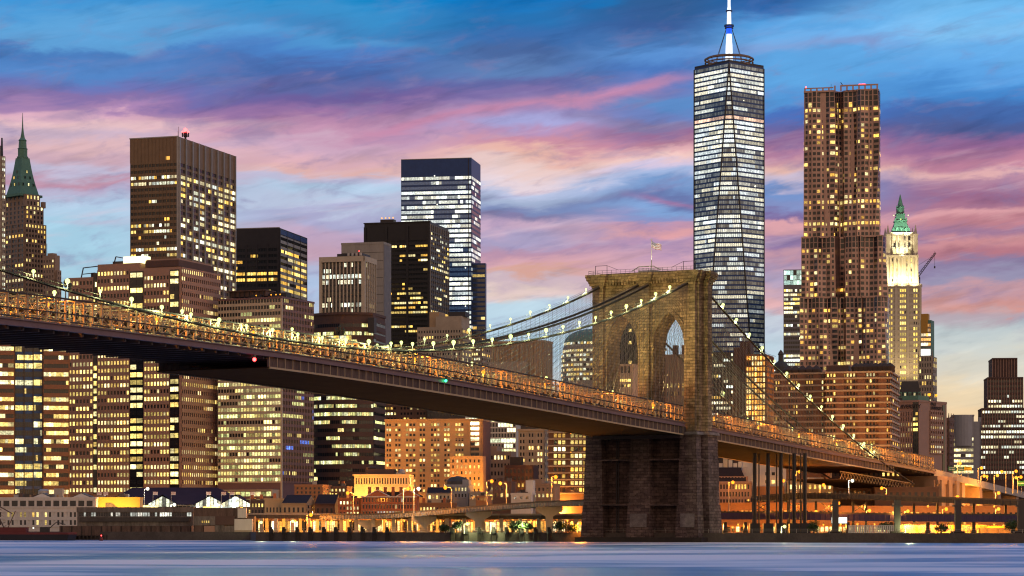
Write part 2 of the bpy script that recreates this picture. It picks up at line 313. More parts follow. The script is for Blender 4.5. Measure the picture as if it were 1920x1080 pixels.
# ------------------------------------------------------------------ buildings
WARM = [(1.0,.70,.18),(1.0,.78,.27),(1.0,.60,.12),(1.0,.85,.40)]
GOLD = [(1.0,.60,.11),(1.0,.70,.19),(1.0,.52,.08)]
WHITE = [(1.0,.92,.60),(.95,.98,.70),(1.0,.85,.48),(.86,.95,.82)]
COOL = [(.93,.98,.84),(.86,.95,.92),(1.0,.98,.8)]
SEP = set('roof_tank chimney cooling_fan finial pinnacle roof_lamp floodlight column mooring_pile stall_lamp dormer roof_house stall_post awning beacon mast work_lamp atrium_light downlight roof_floodlight facade_pier cooling_tower rooftop_plant water_tank patch_panel stairwell plant_frame dark_slot slot gable_trim window_sill roof_dome lamp_pole balcony_band balcony_edge brick_pier cornice core_wall gable'.split())
class Bld:
    def __init__(s, name, label, xl, xc, xr, D, a, mat, cat='building', group=None, seed=None):
        """corner at photo column xc and depth D; front face runs to column xl, side face back to column xr; a = turn in degrees"""
        a = math.radians(a); s.a = a; s.D = D; s.X = wx(xc, D); s.mat = mat
        def solve(px, e):
            k = (px - 960) / F; den = e[0] - k * e[1]
            return (k * D - s.X) / den
        s.W = abs(solve(xl, (-math.cos(a), math.sin(a)))) if xl is not None else 20
        s.R = abs(solve(xr, (math.sin(a), math.cos(a)))) if xr is not None else 25
        s.root = thing(name, label, cat, (s.X, D, QZ), -a, group)
        s.sep = {}; s.wall = MB(); s.rib = []; s.pun = []; s.extra = {}; s.r = random.Random(seed if seed is not None else int(D * 13 + xc * 7))
    def z(s, py, dy=0): return wz(py, s.D + dy) - QZ
    def x(s, px, y=0):
        """local x on the plane local-y = y seen at photo column px"""
        k = (px - 960) / F; ca, sa = math.cos(s.a), math.sin(s.a)
        return (k * (s.D + y * ca) - s.X - y * sa) / (ca + k * sa)
    def y(s, px, x=0):
        k = (px - 960) / F; ca, sa = math.cos(s.a), math.sin(s.a)
        return -(k * (s.D - x * sa) - s.X - x * ca) / (k * ca - sa)
    def vol(s, x0=None, x1=0, y0=0, y1=None, z0=0, z1=None, m=None):
        x0 = -s.W if x0 is None else x0; y1 = s.R if y1 is None else y1
        (s.wall if m is None else s.part(m)).box(x0, x1, y0, y1, z0, z1); return s
    def part(s, key):
        """key: (part name, material)"""
        if key[0] in SEP:
            m = MB(); s.sep.setdefault(key, []).append(m); return m
        return s.extra.setdefault(key, MB())
    def glow(s, pal, k=1.0):
        c = s.r.choice(pal); q = k * min(2.6, max(.3, s.r.lognormvariate(-.05, .5))); return tuple(x * q for x in c)
    def facade(s, side, a0, a1, z0, z1, nf, nc, kind='punch', ww=.6, wh=.55, sill=.25, at=None, lit=.4, full=.2, corr=.6, pal=WARM, k=1.0,
               proud=.35, pier=0, pierw=.5, pierp=.55, pierm=None, dark=(0,0,0), rows=None, cols=None, spm=None, blinds=0, wallbands=True):
        """side F (normal -y, at = y), R (normal +x, at = x), L (normal -x)"""
        if at is None: at = {'F': 0, 'R': 0, 'L': -s.W}[side]
        def P(t, z, o):
            return (t, at - o, z) if side == 'F' else ((at + o, t, z) if side == 'R' else (at - o, t, z))
        def bx(mb, t0, t1, za, zb, o):
            p, q = P(t0, za, -.05), P(t1, zb, o)
            mb.box(min(p[0], q[0]), max(p[0], q[0]), min(p[1], q[1]), max(p[1], q[1]), za, zb)
        fh = (z1 - z0) / nf; cw = (a1 - a0) / nc
        band = s.wall if spm is None else s.part(spm)
        pm = s.wall if pierm is None else s.part(pierm)
        for i in range(nf):
            zb = z0 + i * fh; w0 = zb + fh * sill; w1 = w0 + fh * wh
            if wallbands: bx(band, a0, a1, zb if i == 0 else zb - fh * (1 - sill - wh), w0, proud)
            if rows is not None and i in rows: p = rows[i]
            else: p = (.93 if s.r.random() < full else lit)
            on = s.r.random() < p; mb = MB(); run = s.glow(pal, k * 1.15)
            for j in range(nc):
                if cols and not cols(j): 
                    continue
                if s.r.random() > corr: on = s.r.random() < p; run = s.glow(pal, k * 1.15)
                if s.r.random() < .22: run = s.glow(pal, k * 1.15)
                jit = s.r.uniform(.75, 1.2); c = tuple(x * jit for x in run) if on else dark
                if on and s.r.random() < blinds: c = tuple(x * .35 for x in c)
                m0, m1 = a0 + (j + (1 - ww) / 2) * cw, a0 + (j + 1 - (1 - ww) / 2) * cw
                q = [P(m0, w0, .08), P(m1, w0, .08), P(m1, w1, .08), P(m0, w1, .08)]
                if side == 'L': q.reverse()
                if kind == 'ribbon': mb.face(q, c)
                else: s.pun.append(MB().face(q, c))
            if kind == 'ribbon' and mb.f: s.rib.append(mb)
        if wallbands: bx(band, a0, a1, z1 - fh * (1 - sill - wh), z1, proud)
        if kind == 'punch' and not pier and wallbands:
            for j in range(nc + 1):
                t = a0 + j * cw; hw = (1 - ww) / 2 * cw
                if hw > .05: bx(s.wall, max(a0, t - hw), min(a1, t + hw), z0, z1, proud - .04)
        if pier:
            for j in range(0, nc + 1, pier):
                t = a0 + j * cw; bx(pm, max(a0, t - pierw / 2), min(a1, t + pierw / 2), z0, z1, pierp)
        return s
    def done(s, gm=None, cap=100):
        gm = gm or G
        s.wall.build('wall', s.mat, s.root)
        for (nm, m), b in s.extra.items(): b.build(nm, m, s.root)
        for (nm, m), l in s.sep.items(): many(nm, l, m, s.root)
        many('ribbon_window', s.rib, gm, s.root, cap)
        s.pun.sort(key=lambda b: -max(b.g[0]))
        many('window', s.pun, gm, s.root, cap)
        return s
def cooling(b, x, y, z, w=3, d=3, h=2.5):
    b.part(('rooftop_plant', 'dark_steel')).box(x, x + w, y, y + d, z, z + h)

# --- far tower with the green pyramid roof
def pyramid_tower():
    b = Bld('spired_tower', 'tall tan office tower with a steep green copper pyramid roof and spire', -2, 46, 87, 1600, 42, 'granite_tan')
    W, R = b.W, b.R
    z1 = b.z(418); b.vol(z1=z1)
    b.facade('F', -W+.5, -.5, b.z(640), z1, 24, 8, ww=.5, wh=.55, lit=.12, full=.08, pal=WARM, pier=2, pierw=1.1, pierp=.6)
    b.facade('R', .5, R-.5, b.z(640), z1, 24, 7, ww=.5, wh=.55, lit=.25, full=.1, pal=WARM, pier=1, pierw=.9, pierp=.6)
    i = 1.3; z2 = b.z(384); b.wall.box(-W+i, -i, i, R-i, z1-.5, z2)
    b.facade('F', -W+i+.3, -i-.3, z1, z2, 4, 6, ww=.45, wh=.6, at=i, lit=.05, full=0, pal=WARM)
    b.facade('R', i+.3, R-i-.3, z1, z2, 4, 5, ww=.45, wh=.6, at=-i, lit=.4, full=0, pal=WARM)
    i2 = 3; z3 = b.z(362); b.wall.box(-W+i2, -i2, i2, R-i2, z2-.5, z3)
    b.facade('F', -W+i2+.3, -i2-.3, z2, z3, 2, 5, ww=.4, wh=.6, at=i2, lit=.3, full=0, pal=WARM)
    b.facade('R', i2+.3, R-i2-.3, z2, z3, 2, 4, ww=.4, wh=.6, at=-i2, lit=.6, full=0, pal=WARM)
    for (x, y) in ((-W+1.5, 1.5), (-1.5, 1.5), (-1.5, R-1.5)): b.wall.box(x-1.2, x+1.2, y-1.2, y+1.2, z2-.6, z2+3.5)
    cx, cy_ = -W/2, R/2; h0 = min(W, R)/2 - 1.2; ht = 3.3
    sq = lambda h: [(cx-h, cy_-h), (cx+h, cy_-h), (cx+h, cy_+h), (cx-h, cy_+h)]
    zt = b.z(290); roof = b.part(('roof', 'copper_green')); zr = z3 - 1
    roof.prism(sq(h0 + 1.6), zr, zr + 1.6)
    n = 7
    for q in range(n):                                       # slightly concave slopes with standing seams between courses
        f0, f1 = q / n, (q + 1) / n; hh = lambda f: h0 + (ht - h0) * f - .5 * math.sin(math.pi * f)
        roof.prism(sq(hh(f0)), zr + 1.6 + (zt - zr - 1.6) * f0, zr + 1.6 + (zt - zr - 1.6) * f1, sq(hh(f1)))
    for (fx, fz) in ((-.35, .22), (0, .22), (.35, .22), (0, .55), (-.2, .4), (.2, .4)):
        h = h0 + (ht - h0) * fz - .9 * math.sin(math.pi * fz); z = zr + 1.6 + (zt - zr) * fz
        for side in (0, 1):
            x, y = (cx + fx * 2 * h, cy_ - h - .15) if side == 0 else (cx + h + .15, cy_ + fx * 2 * h)
            g = b.glow(WARM, 1.1) if b.r.random() < .35 else (0, 0, 0)
            if side == 0: q = [(x-.5, y-.3, z), (x+.5, y-.3, z), (x+.5, y-.3, z+1.7), (x-.5, y-.3, z+1.7)]
            else: q = [(x+.3, y-.5, z), (x+.3, y+.5, z), (x+.3, y+.5, z+1.7), (x+.3, y-.5, z+1.7)]
            b.pun.append(MB().face(q, g)); roof.box(x-.7, x+.7, y-.25, y+.8, z-.3, z+2.0) if side == 0 else roof.box(x-.8, x+.25, y-.7, y+.7, z-.3, z+2.0)
    ln = b.part(('lantern', 'copper_green')); z4 = b.z(252)
    ln.lathe([(3.9, zt), (3.9, zt+1), (3.2, zt+1.2), (3.2, zt+(z4-zt)*.45), (3.6, zt+(z4-zt)*.47), (2.8, zt+(z4-zt)*.5), (2.5, z4-2), (2.9, z4-1.6), (1.6, z4), (1.0, b.z(244)), (.5, b.z(232))], 8, (cx, cy_))
    for q in range(8):
        an = 2 * math.pi * q / 8; ln.tube((cx + 2.75*math.cos(an), cy_ + 2.75*math.sin(an), zt+1), (cx + 2.75*math.cos(an), cy_ + 2.75*math.sin(an), zt+(z4-zt)*.46), .3)
    b.part(('spire', 'copper_green')).tube((cx, cy_, b.z(234)), (cx, cy_, b.z(204)), .5, 6, .12)
    b.done()
pyramid_tower()

def edge_tower():
    b = Bld('white_tower', 'pale tower cut by the edge of the view beside the green pyramid spire', -110, 3, 10, 1500, 25, 'limestone')
    z1 = b.z(292); b.vol(z1=z1)
    b.facade('F', -b.W+.5, -.3, b.z(640), z1, 34, 12, ww=.55, wh=.5, lit=.55, full=.2, pal=WHITE)
    b.facade('R', .3, b.R-.3, b.z(640), z1, 34, 2, ww=.6, wh=.5, lit=.6, full=.2, pal=WHITE)
    b.wall.box(-b.W+4, -2, 1.0, b.R-1.0, z1, b.z(272)); b.part(('mast', 'dark_steel')).tube((-.5, 1, z1), (-.5, 1, b.z(258)), .8, 6, .5)
    b.done()
edge_tower()
def shoulder():
    b = Bld('brown_tower', 'plain brown setback tower just beside the green-roofed spire tower', 80, 106, 115, 1480, 30, 'granite_tan')
    z1 = b.z(478); b.vol(x0=-b.W, x1=-1.2, y0=0, y1=b.R, z1=z1); b.vol(z1=b.z(506), y0=.8)
    b.part(('mast', 'dark_steel')).tube((-b.W+2.5, 1, z1), (-b.W+2.5, 1, b.z(455)), .15, 4)
    b.wall.box(-b.W+3, -4, 1, 5, z1, z1 + 1.5)
    b.facade('F', -b.W+.4, -1.6, b.z(620), z1-2, 14, 4, ww=.4, wh=.5, lit=.1, full=0)
    b.facade('R', .4, b.R-.4, b.z(620), b.z(506)-.5, 12, 2, ww=.4, wh=.5, lit=.1, full=0)
    b.done()
shoulder()

def chase():
    b = Bld('office_slab', 'tallest dark slab tower with bronze crown and bright steel piers, red beacon on its roof', 244, 334, 440, 1560, 18, 'bronze_metal')
    z1 = b.z(256); b.vol(z1=z1)
    zc = b.z(302); zb = b.z(640)
    al = ('facade_pier', 'aluminium')
    # crown: flat panelled screen
    b.wall.box(-b.W, 0, -.3, 0, zc, z1); b.wall.box(0, .3, -.3, b.R, zc, z1)
    nf = 30
    b.facade('F', -b.W+.6, -.6, zb, zc, nf, 18, 'ribbon', ww=.86, wh=.50, sill=.2, lit=.1, full=.18, pal=GOLD+WHITE, corr=.5, proud=.35, rows={29:0,28:0,27:.9,26:.92,25:.05,24:.12,23:.1,22:.04,21:.1,20:.2,19:.7,18:.12,17:.1,16:.08,15:.9,14:.3,13:.3})
    b.facade('R', .6, b.R-.6, zb, zc, nf, 27, 'ribbon', ww=.84, wh=.58, sill=.2, lit=.2, full=.2, pal=WHITE+WARM, corr=.55, proud=.3, rows={29:.02,28:.15,27:.9,26:.6,25:.75,24:.3,23:.6,22:.3,21:.15,20:.4,19:.35,18:.4,17:.85,16:.8,15:.35,14:.8,13:.7})
    for j in range(10):
        t = .5 + j * (b.R - 1) / 9; b.part(al).box(.1, 1.3, t - .45, t + .45, 0, z1 - .2)
    for j in range(14): t = -b.W + .4 + j * (b.W - .8) / 13; b.part(('mullion', 'bronze_metal')).box(t - .12, t + .12, -.55, 0, 0, z1 - .3)
    b.part(('corner_pier', 'aluminium')).box(-.7, .5, -.75, .9, 0, z1 - .1)
    b.part(('roof_edge', 'aluminium')).box(-b.W-.3, .45, -.6, .2, z1-.2, z1+.5)
    for (x, y, h) in ((-3, 6, 4.5), (-4, 9, 8)): b.part(('mast', 'dark_steel')).tube((x, y, z1), (x, y, z1 + h), .12, 4)
    x, y = -2.5, 16
    an = b.part(('antenna', 'dark_steel'))
    an.tube((x, y, z1), (x, y, z1 + 6), .7, 8)
    for q in range(8):
        a = q * math.pi / 4; an.tube((x, y, z1 + 2), (x + 2.1*math.cos(a), y + 2.1*math.sin(a), z1 + 3.2), .18, 4); an.box(x + 2.1*math.cos(a)-.3, x + 2.1*math.cos(a)+.3, y + 2.1*math.sin(a)-.3, y + 2.1*math.sin(a)+.3, z1 + 2.4, z1 + 5)
    b.part(('beacon', 'beacon_red')).ball((x, y, z1 + 7), 1.1)
    for q in range(5):
        a = q * 1.26; b.part(('beacon', 'beacon_red')).ball((x + 2.1*math.cos(a), y + 2.1*math.sin(a), z1 + 5.5), .5, 6, 4)
    # one warmly lit bay high in the crown
    b.part(('plant_window', 'warm_shop')).box(-8.5, -5.8, -.38, -.25, zc + 1.2, zc + 3.4)
    b.done()
chase()

def black_tower():
    b = Bld('black_office_tower', 'squat black office tower standing just behind the bronze-crowned slab', 420, 524, 575, 1715, 13, 'dark_steel')
    z1 = b.z(427); zc = b.z(462); b.vol(z1=z1)
    zb = b.z(640)
    b.facade('F', -b.W+.5, -.5, zb, zc, 16, 21, 'ribbon', ww=.8, wh=.5, sill=.22, lit=.12, full=.15, pal=GOLD, corr=.7, proud=.4, rows={15:0,14:.25,13:.2,12:.15,11:.85,10:.9,9:.35,8:.25,7:.35})
    b.facade('R', .5, b.R-.5, zb, b.z(440), 17, 20, 'ribbon', ww=.92, wh=.5, sill=.22, lit=.3, full=.4, pal=GOLD+WARM, corr=.8, proud=.35, spm=('spandrel', 'aluminium'), rows={16:.0,15:.1,14:.4,13:.8,12:.85,11:.9,10:.8,9:.7})
    for j in range(6): t = -b.W + 1 + j * (b.W - 2) / 5; b.part(('facade_pier', 'dark_steel')).box(t-.5, t+.5, -.6, 0, 0, zc + 2)
    for j in range(5): t = .6 + j * (b.R - 1.2) / 4; b.part(('facade_pier', 'dark_steel')).box(0, .6, t-.4, t+.4, 0, z1 - .3)
    b.part(('roof_edge', 'aluminium')).box(-b.W-.1, .2, -.2, .2, z1-.1, z1+.5)
    b.part(('plant_screen', 'blue_panel')).box(.1, .5, 1, b.R-1, b.z(440) + .5, z1 - 1)
    cooling(b, -20, 10, z1, 8, 6, 1.2)
    b.done()
black_tower()

def pier_block():
    b = Bld('gridded_block', 'pale block of tall stone fins over dark glass, before the plain grey slab', 600, 682, 704, 1350, 16, 'cream_stone')
    z1 = b.z(481); b.vol(z1=z1); zc = b.z(490); zb = b.z(640)
    b.part(('glass_core', 'dark_glass')).box(-b.W+1, -.9, -.05, -.01, 0, zc)
    b.facade('F', -b.W+1.2, -1.0, zb, zc, 14, 22, 'punch', ww=.8, wh=.7, sill=.1, lit=.12, full=.0, pal=WHITE, pier=2, pierw=.75, pierp=.55, proud=.15, spm=('spandrel', 'dark_steel'), rows={11:.85,10:.92,6:.5,4:.6})
    b.facade('R', .8, b.R-.8, zb, zc, 14, 12, 'punch', ww=.7, wh=.7, sill=.1, lit=.12, full=.1, pal=WHITE, pier=2, pierw=.9, pierp=.9, proud=.3, spm=('spandrel', 'dark_steel'), rows={11:.5,8:.5,6:.6,4:.6,2:.8,1:.6})
    b.wall.box(-b.W-.2, .9, -1.1, 0, zc, z1 + .3); b.wall.box(0, .9, -1.1, b.R, zc, z1 + .3); b.wall.box(-b.W-.2, -b.W+1.2, -1.05, 0, 0, zc); b.wall.box(-1.0, .92, -1.08, .5, 0, zc)
    b.part(('penthouse', 'dark_steel')).box(b.x(632, 4), -2, 4, b.R - 3, z1, b.z(473))
    b.part(('roof_lamp', 'beacon_red')).ball((-4, 3.6, z1 + 3.5), .25, 6, 4)
    for q in range(4): b.part(('cooling_fan', 'aluminium')).tube((b.x(655, 5) + q*2.4, 3.8, z1+1), (b.x(655, 5)+q*2.4, 3.8, z1+2.6), .9, 8)
    b.done()
pier_block()
def slab():
    b = Bld('concrete_slab', 'plain windowless grey concrete slab rising behind the pale finned block', 640, 719, 733, 1425, 16, 'concrete')
    b.vol(z1=b.z(455)); b.wall.box(-b.W-.15, .15, -.15, b.R+.15, b.z(457), b.z(453)); b.part(('facade_joint', 'dark_concrete'))
    for i in range(9): z = b.z(600) + i * 5; b.part(('facade_joint', 'dark_concrete')).box(-b.W+.2, -.2, -.06, .1, z, z+.25)
    b.part(('corner_return', 'grey_stone')).box(.02, .3, .4, b.R-.4, 0, b.z(458))
    b.done()
slab()

def liberty():
    b = Bld('black_steel_tower', 'broad black steel tower with deep blank top band and rooftop floodlights', 683, 806, 841, 1843, 15, 'black_steel')
    z1 = b.z(415); b.vol(z1=z1); zc = b.z(447); zb = b.z(660)
    b.facade('F', -b.W+1, -1, zb, zc, 24, 24, 'ribbon', ww=.84, wh=.45, sill=.25, lit=.2, full=.12, pal=GOLD+WARM, corr=.72, proud=.7, rows={23:0,22:.35,21:.2,20:.55,19:.5,18:.15,17:.3,16:.15,15:.2,14:.75,13:.8,12:.6,11:.3,10:.75,9:.7,8:.9,7:.02,6:.02,5:.85})
    b.facade('R', 1, b.R-1, zb, b.z(432), 25, 20, 'ribbon', ww=.8, wh=.5, sill=.22, lit=.35, full=.15, pal=WARM+WHITE, corr=.6, proud=.6)
    for j in range(4): t = -b.W + .8 + j * (b.W - 1.6) / 3; b.part(('facade_pier', 'black_steel')).box(t-.9, t+.9, -1.0, 0, 0, z1 - 3)
    for j in range(11): t = .6 + j * (b.R - 1.2) / 10; b.part(('facade_pier', 'aluminium')).box(0, .75, t-.18, t+.18, 0, z1 - 2)
    b.part(('roof_edge', 'dark_steel')).box(-b.W-.4, .6, -.8, .3, z1-.4, z1+.4)
    b.part(('roof_hut', 'dark_steel')).box(b.x(713, 8), b.x(738, 8), 8, 14, z1, z1 + 3.6)
    for q in range(4): b.part(('floodlight', 'lamp_amber')).ball((b.x(716 + q * 7, 7), 7, z1 + 4.6), .55, 6, 4)
    b.done()
liberty()

def glass_tower():
    b = Bld('glass_tower', 'sleek dark blue glass tower with a blank indigo top and cold white floors', 752, 884, 901, 1930, 10, 'blue_panel')
    z1 = b.z(296); b.vol(z1=z1); zc = b.z(328); zb = b.z(690); nf = 40
    rows = {39:.92,38:.75,37:.03,36:.6,35:.9,34:.5,33:.85,32:.8,31:.9,30:.85}
    for i in range(3, 30): rows[i] = b.r.choice([.95,.9,.85,.97,.7])
    rows[20] = rows[19] = .06; rows[18] = .55; rows[12] = .1
    b.facade('F', -b.W+.3, -.3, zb, zc, nf, 26, 'ribbon', ww=.95, wh=.62, sill=.18, lit=.6, full=.1, pal=COOL, corr=.75, proud=.18, k=.8, rows=rows, dark=(.03,.05,.09))  # unlit panes are given a faint blue glow
    b.facade('R', .3, b.R-.3, zb, zc, nf, 8, 'ribbon', ww=.95, wh=.62, sill=.18, lit=.25, full=.05, pal=COOL, corr=.6, proud=.18, k=.6)
    b.part(('notch', 'dark_steel')).box(-2.6, -2.1, -.3, 0, 0, z1 - .2)
    b.wall.box(0, b.x(910, 3), 3, 8, 0, b.z(493))
    b.facade('F', .3, b.x(910, 3)-.2, zb, b.z(493)-.5, 22, 3, 'ribbon', ww=.95, wh=.6, sill=.2, lit=.1, full=.02, pal=WARM, at=3, k=.5, proud=.15)
    for (px, py) in ((815, 328), (873, 360), (820, 382), (873, 502), (873, 574)): b.part(('atrium_light', 'lamp_white')).ball((b.x(px), -.5, b.z(py)), .5, 6, 4)
    b.part(('roof_edge', 'aluminium')).box(-b.W-.05, .05, -.12, .1, z1-.1, z1+.35)
    b.done(GB)
glass_tower()

# --- the tallest tower: square base turning through an octagon to a square top set at 45 degrees
def tallest():
    D = 2145; X0 = wx(1367, D + 31); root = thing('supertall_tower', 'tallest tapering glass skyscraper with a lit white mast on a ring platform', 'skyscraper', (X0, D + 31, QZ), math.atan2(-X0, D) * 1.0)
    half = 31.0; zt = wz(118, D) - QZ; zb = 0.0
    r = random.Random(3)
    def ring(z):
        f = z / zt; pts = []                     # square corners shrink to the side midpoints of the top square
        c = [(-half,-half),(half,-half),(half,half),(-half,half)]; mid = [(0,-half),(half,0),(0,half),(-half,0)]
        # octagon: each base corner splits towards the two neighbouring mid points
        for i in range(4):
            p = c[i]; a = mid[(i - 1) % 4]; b2 = mid[i]
            pts.append((p[0] + (a[0]-p[0])*f, p[1] + (a[1]-p[1])*f)); pts.append((p[0] + (b2[0]-p[0])*f, p[1] + (b2[1]-p[1])*f))
        return pts
    wall = MB(); wall.prism(ring(0.001), 0, zt, ring(zt)) if False else None
    n = 24
    for i in range(n):
        wall.prism(ring(zt*i/n + .001), zt*i/n, zt*(i+1)/n, ring(min(zt*.999, zt*(i+1)/n)))
    wall.build('wall', 'blue_panel', root)
    nf = 98; fh = zt / nf; rib = []; sp = MB(); rowp = {}
    for i in range(nf):
        y = HY - (i + .5) * fh / D * F        # photo row of this floor
        if y < 122: p, k = .0, 1
        elif y < 168: p, k = .97, 1.05
        elif y < 207: p, k = r.choice([.35, .15, .05]), .8
        elif y < 266: p, k = .97, 1.1
        elif y < 272: p, k = .8, 1
        elif y < 500: p, k = r.choice([.55, .75, .85, .9, .4, .12]), .9
        else: p, k = r.choice([.2, .45, .3, .75, .1, .6]), .75
        z0 = i*fh + 1.05; z1 = (i+1)*fh - .45; A = ring(z0); B = ring(z1); mb = MB(); S = MB()
        for s in range(8):
            a0, a1 = A[s], A[(s+1) % 8]; b0, b1 = B[s], B[(s+1) % 8]
            L = math.hypot(a1[0]-a0[0], a1[1]-a0[1])
            if L < .8: continue
            nx, ny = (a1[1]-a0[1])/L, -(a1[0]-a0[0])/L; o = .12
            m = max(1, round(L / 1.9)); front = ny < -.2; on = r.random() < p; run = 1.0; rc_ = r.choice(COOL + [(1.0,.93,.66)])
            for j in range(m):
                if r.random() > .86: on = r.random() < p; run = min(1.6, max(.35, r.lognormvariate(-.2, .4))); rc_ = r.choice(COOL + [(1.0,.93,.66)])
                f0, f1 = (j+.09)/m, (j+.91)/m
                c = (1.0,.62,.42) if 206 < y < 214 and front else rc_; q = k * run * r.uniform(.75, 1.15) if on else ((.04 + .2 * r.random()) if y < 500 and (y > 272 or y < 168) else .03 + .1 * r.random())  # unlit panes get a faint glow for sky reflected in the glass
                L2 = lambda u, v, f: (u[0] + (v[0]-u[0])*f + nx*o, u[1] + (v[1]-u[1])*f + ny*o)
                mb.face([(*L2(a0,a1,f0), z0), (*L2(a0,a1,f1), z0), (*L2(b0,b1,f1), z1), (*L2(b0,b1,f0), z1)], tuple(x*q for x in c))
        rib.append(mb)
        sp.prism([(x*1.004, yy*1.004) for x, yy in ring(z1)], z1, (i+1)*fh + .9, [(x*1.004, yy*1.004) for x, yy in ring(min(zt*.999,(i+1)*fh+.9))])
    many('ribbon_window', list(reversed(rib)), GB, root)
    sp.build('spandrel', 'blue_panel', root)
    e = MB()
    for i in range(4):
        c = [(-half,-half),(half,-half),(half,half),(-half,half)][i]; a = [(0,-half),(half,0),(0,half),(-half,0)]
        for m in (a[(i-1) % 4], a[i]): e.tube((*[q*1.006 for q in c], 0), (*[q*1.006 for q in m], zt), .75, 5)
    e.build('edge_fin', 'dark_steel', root)
    # ring platform
    cap = MB(); cap.prism(ring(zt*.9995), zt, zt + 3); cap.build('parapet', 'dark_steel', root)
    rg = MB(); zr = wz(113, D) - QZ; RR = 21.5
    for (z, R2, w) in ((zr, RR, 1.0), (zr + 3.2, RR, .7), (zr + 6.2, RR + .2, .9), (zr + 7.6, RR - 1.5, .5)):
        for k in range(32):
            a, b2 = 2*math.pi*k/32, 2*math.pi*(k+1)/32
            rg.tube((R2*math.cos(a), R2*math.sin(a), z), (R2*math.cos(b2), R2*math.sin(b2), z), w, 5)
    for k in range(24):
        a = 2*math.pi*k/24; rg.tube((RR*math.cos(a), RR*math.sin(a), zr-2), (RR*math.cos(a), RR*math.sin(a), zr+6), .35, 4); rg.tube((RR*math.cos(a), RR*math.sin(a), zr+1), (9*math.cos(a), 9*math.sin(a), zr-3), .3, 4)
    rg.build('ring_platform', 'bronze_metal', root)
    ms = MB(); zm = wz(100, D) - QZ
    prof = [(4.2, zt+2), (4.2, zr-1), (3.6, zm), (3.2, wz(78, D)), (2.5, wz(60, D)), (2.3, wz(46, D)), (2.1, wz(34, D)), (1.9, wz(20, D)), (1.9, wz(10, D)), (1.4, wz(4, D)), (1.1, wz(-60, D))]
    ms.lathe(prof, 8); ms.build('mast', 'spire_light', root)
    bl = MB()
    for (py, R2) in ((40, 4.6), (44, 4.0), (12, 3.0)): z = wz(py, D); bl.lathe([(R2, z-.7), (R2, z+.7)], 10)
    bl.build('mast_collar', 'blue_panel', root)
    b3 = MB(); b3.lathe([(2.7, wz(56, D)), (2.7, wz(41, D))], 8); b3.build('mast_light', 'spire_blue', root)
    gy = MB()
    for k in range(6):
        a = math.pi/6 + k*math.pi/3; gy.tube((13*math.cos(a), 13*math.sin(a), zr+6), (2.4*math.cos(a), 2.4*math.sin(a), wz(43, D)), .3, 4)
    gy.build('guy_cable', 'dark_steel', root)
    for (px, py) in ((1394, 185), (1345, 264), (1416, 350)):
        s = MB(); s.ball((wx(px, D) - wx(1367, D), -31.5 if py > 250 else -20, wz(py, D) - QZ), .8, 6, 4); s.build('floor_light', 'lamp_white', root)
tallest()

def far_glass():
    b = Bld('lit_glass_block', 'narrow glass block with a pale lit crown beside the rippled steel tower', 1469, 1512, 1530, 2000, 8, 'grey_stone')
    z1 = b.z(505); b.vol(z1=z1); zb = b.z(720)
    b.facade('F', -b.W+.3, -.3, b.z(534), z1-.5, 3, 7, 'ribbon', ww=.92, wh=.86, sill=.06, lit=1, full=1, pal=[(.55,.85,.75),(.6,.85,.7)], k=.8, corr=0, proud=.12)
    b.facade('F', -b.W+.3, -.3, zb, b.z(540), 22, 10, 'ribbon', ww=.86, wh=.55, sill=.2, lit=.3, full=.3, pal=WARM+WHITE, proud=.3, rows={21:.8,20:.9,19:.85,18:.9,17:.9,16:.92,15:.2,14:.1,13:.5,12:.1,11:.9,10:.4})
    b.done()
far_glass()

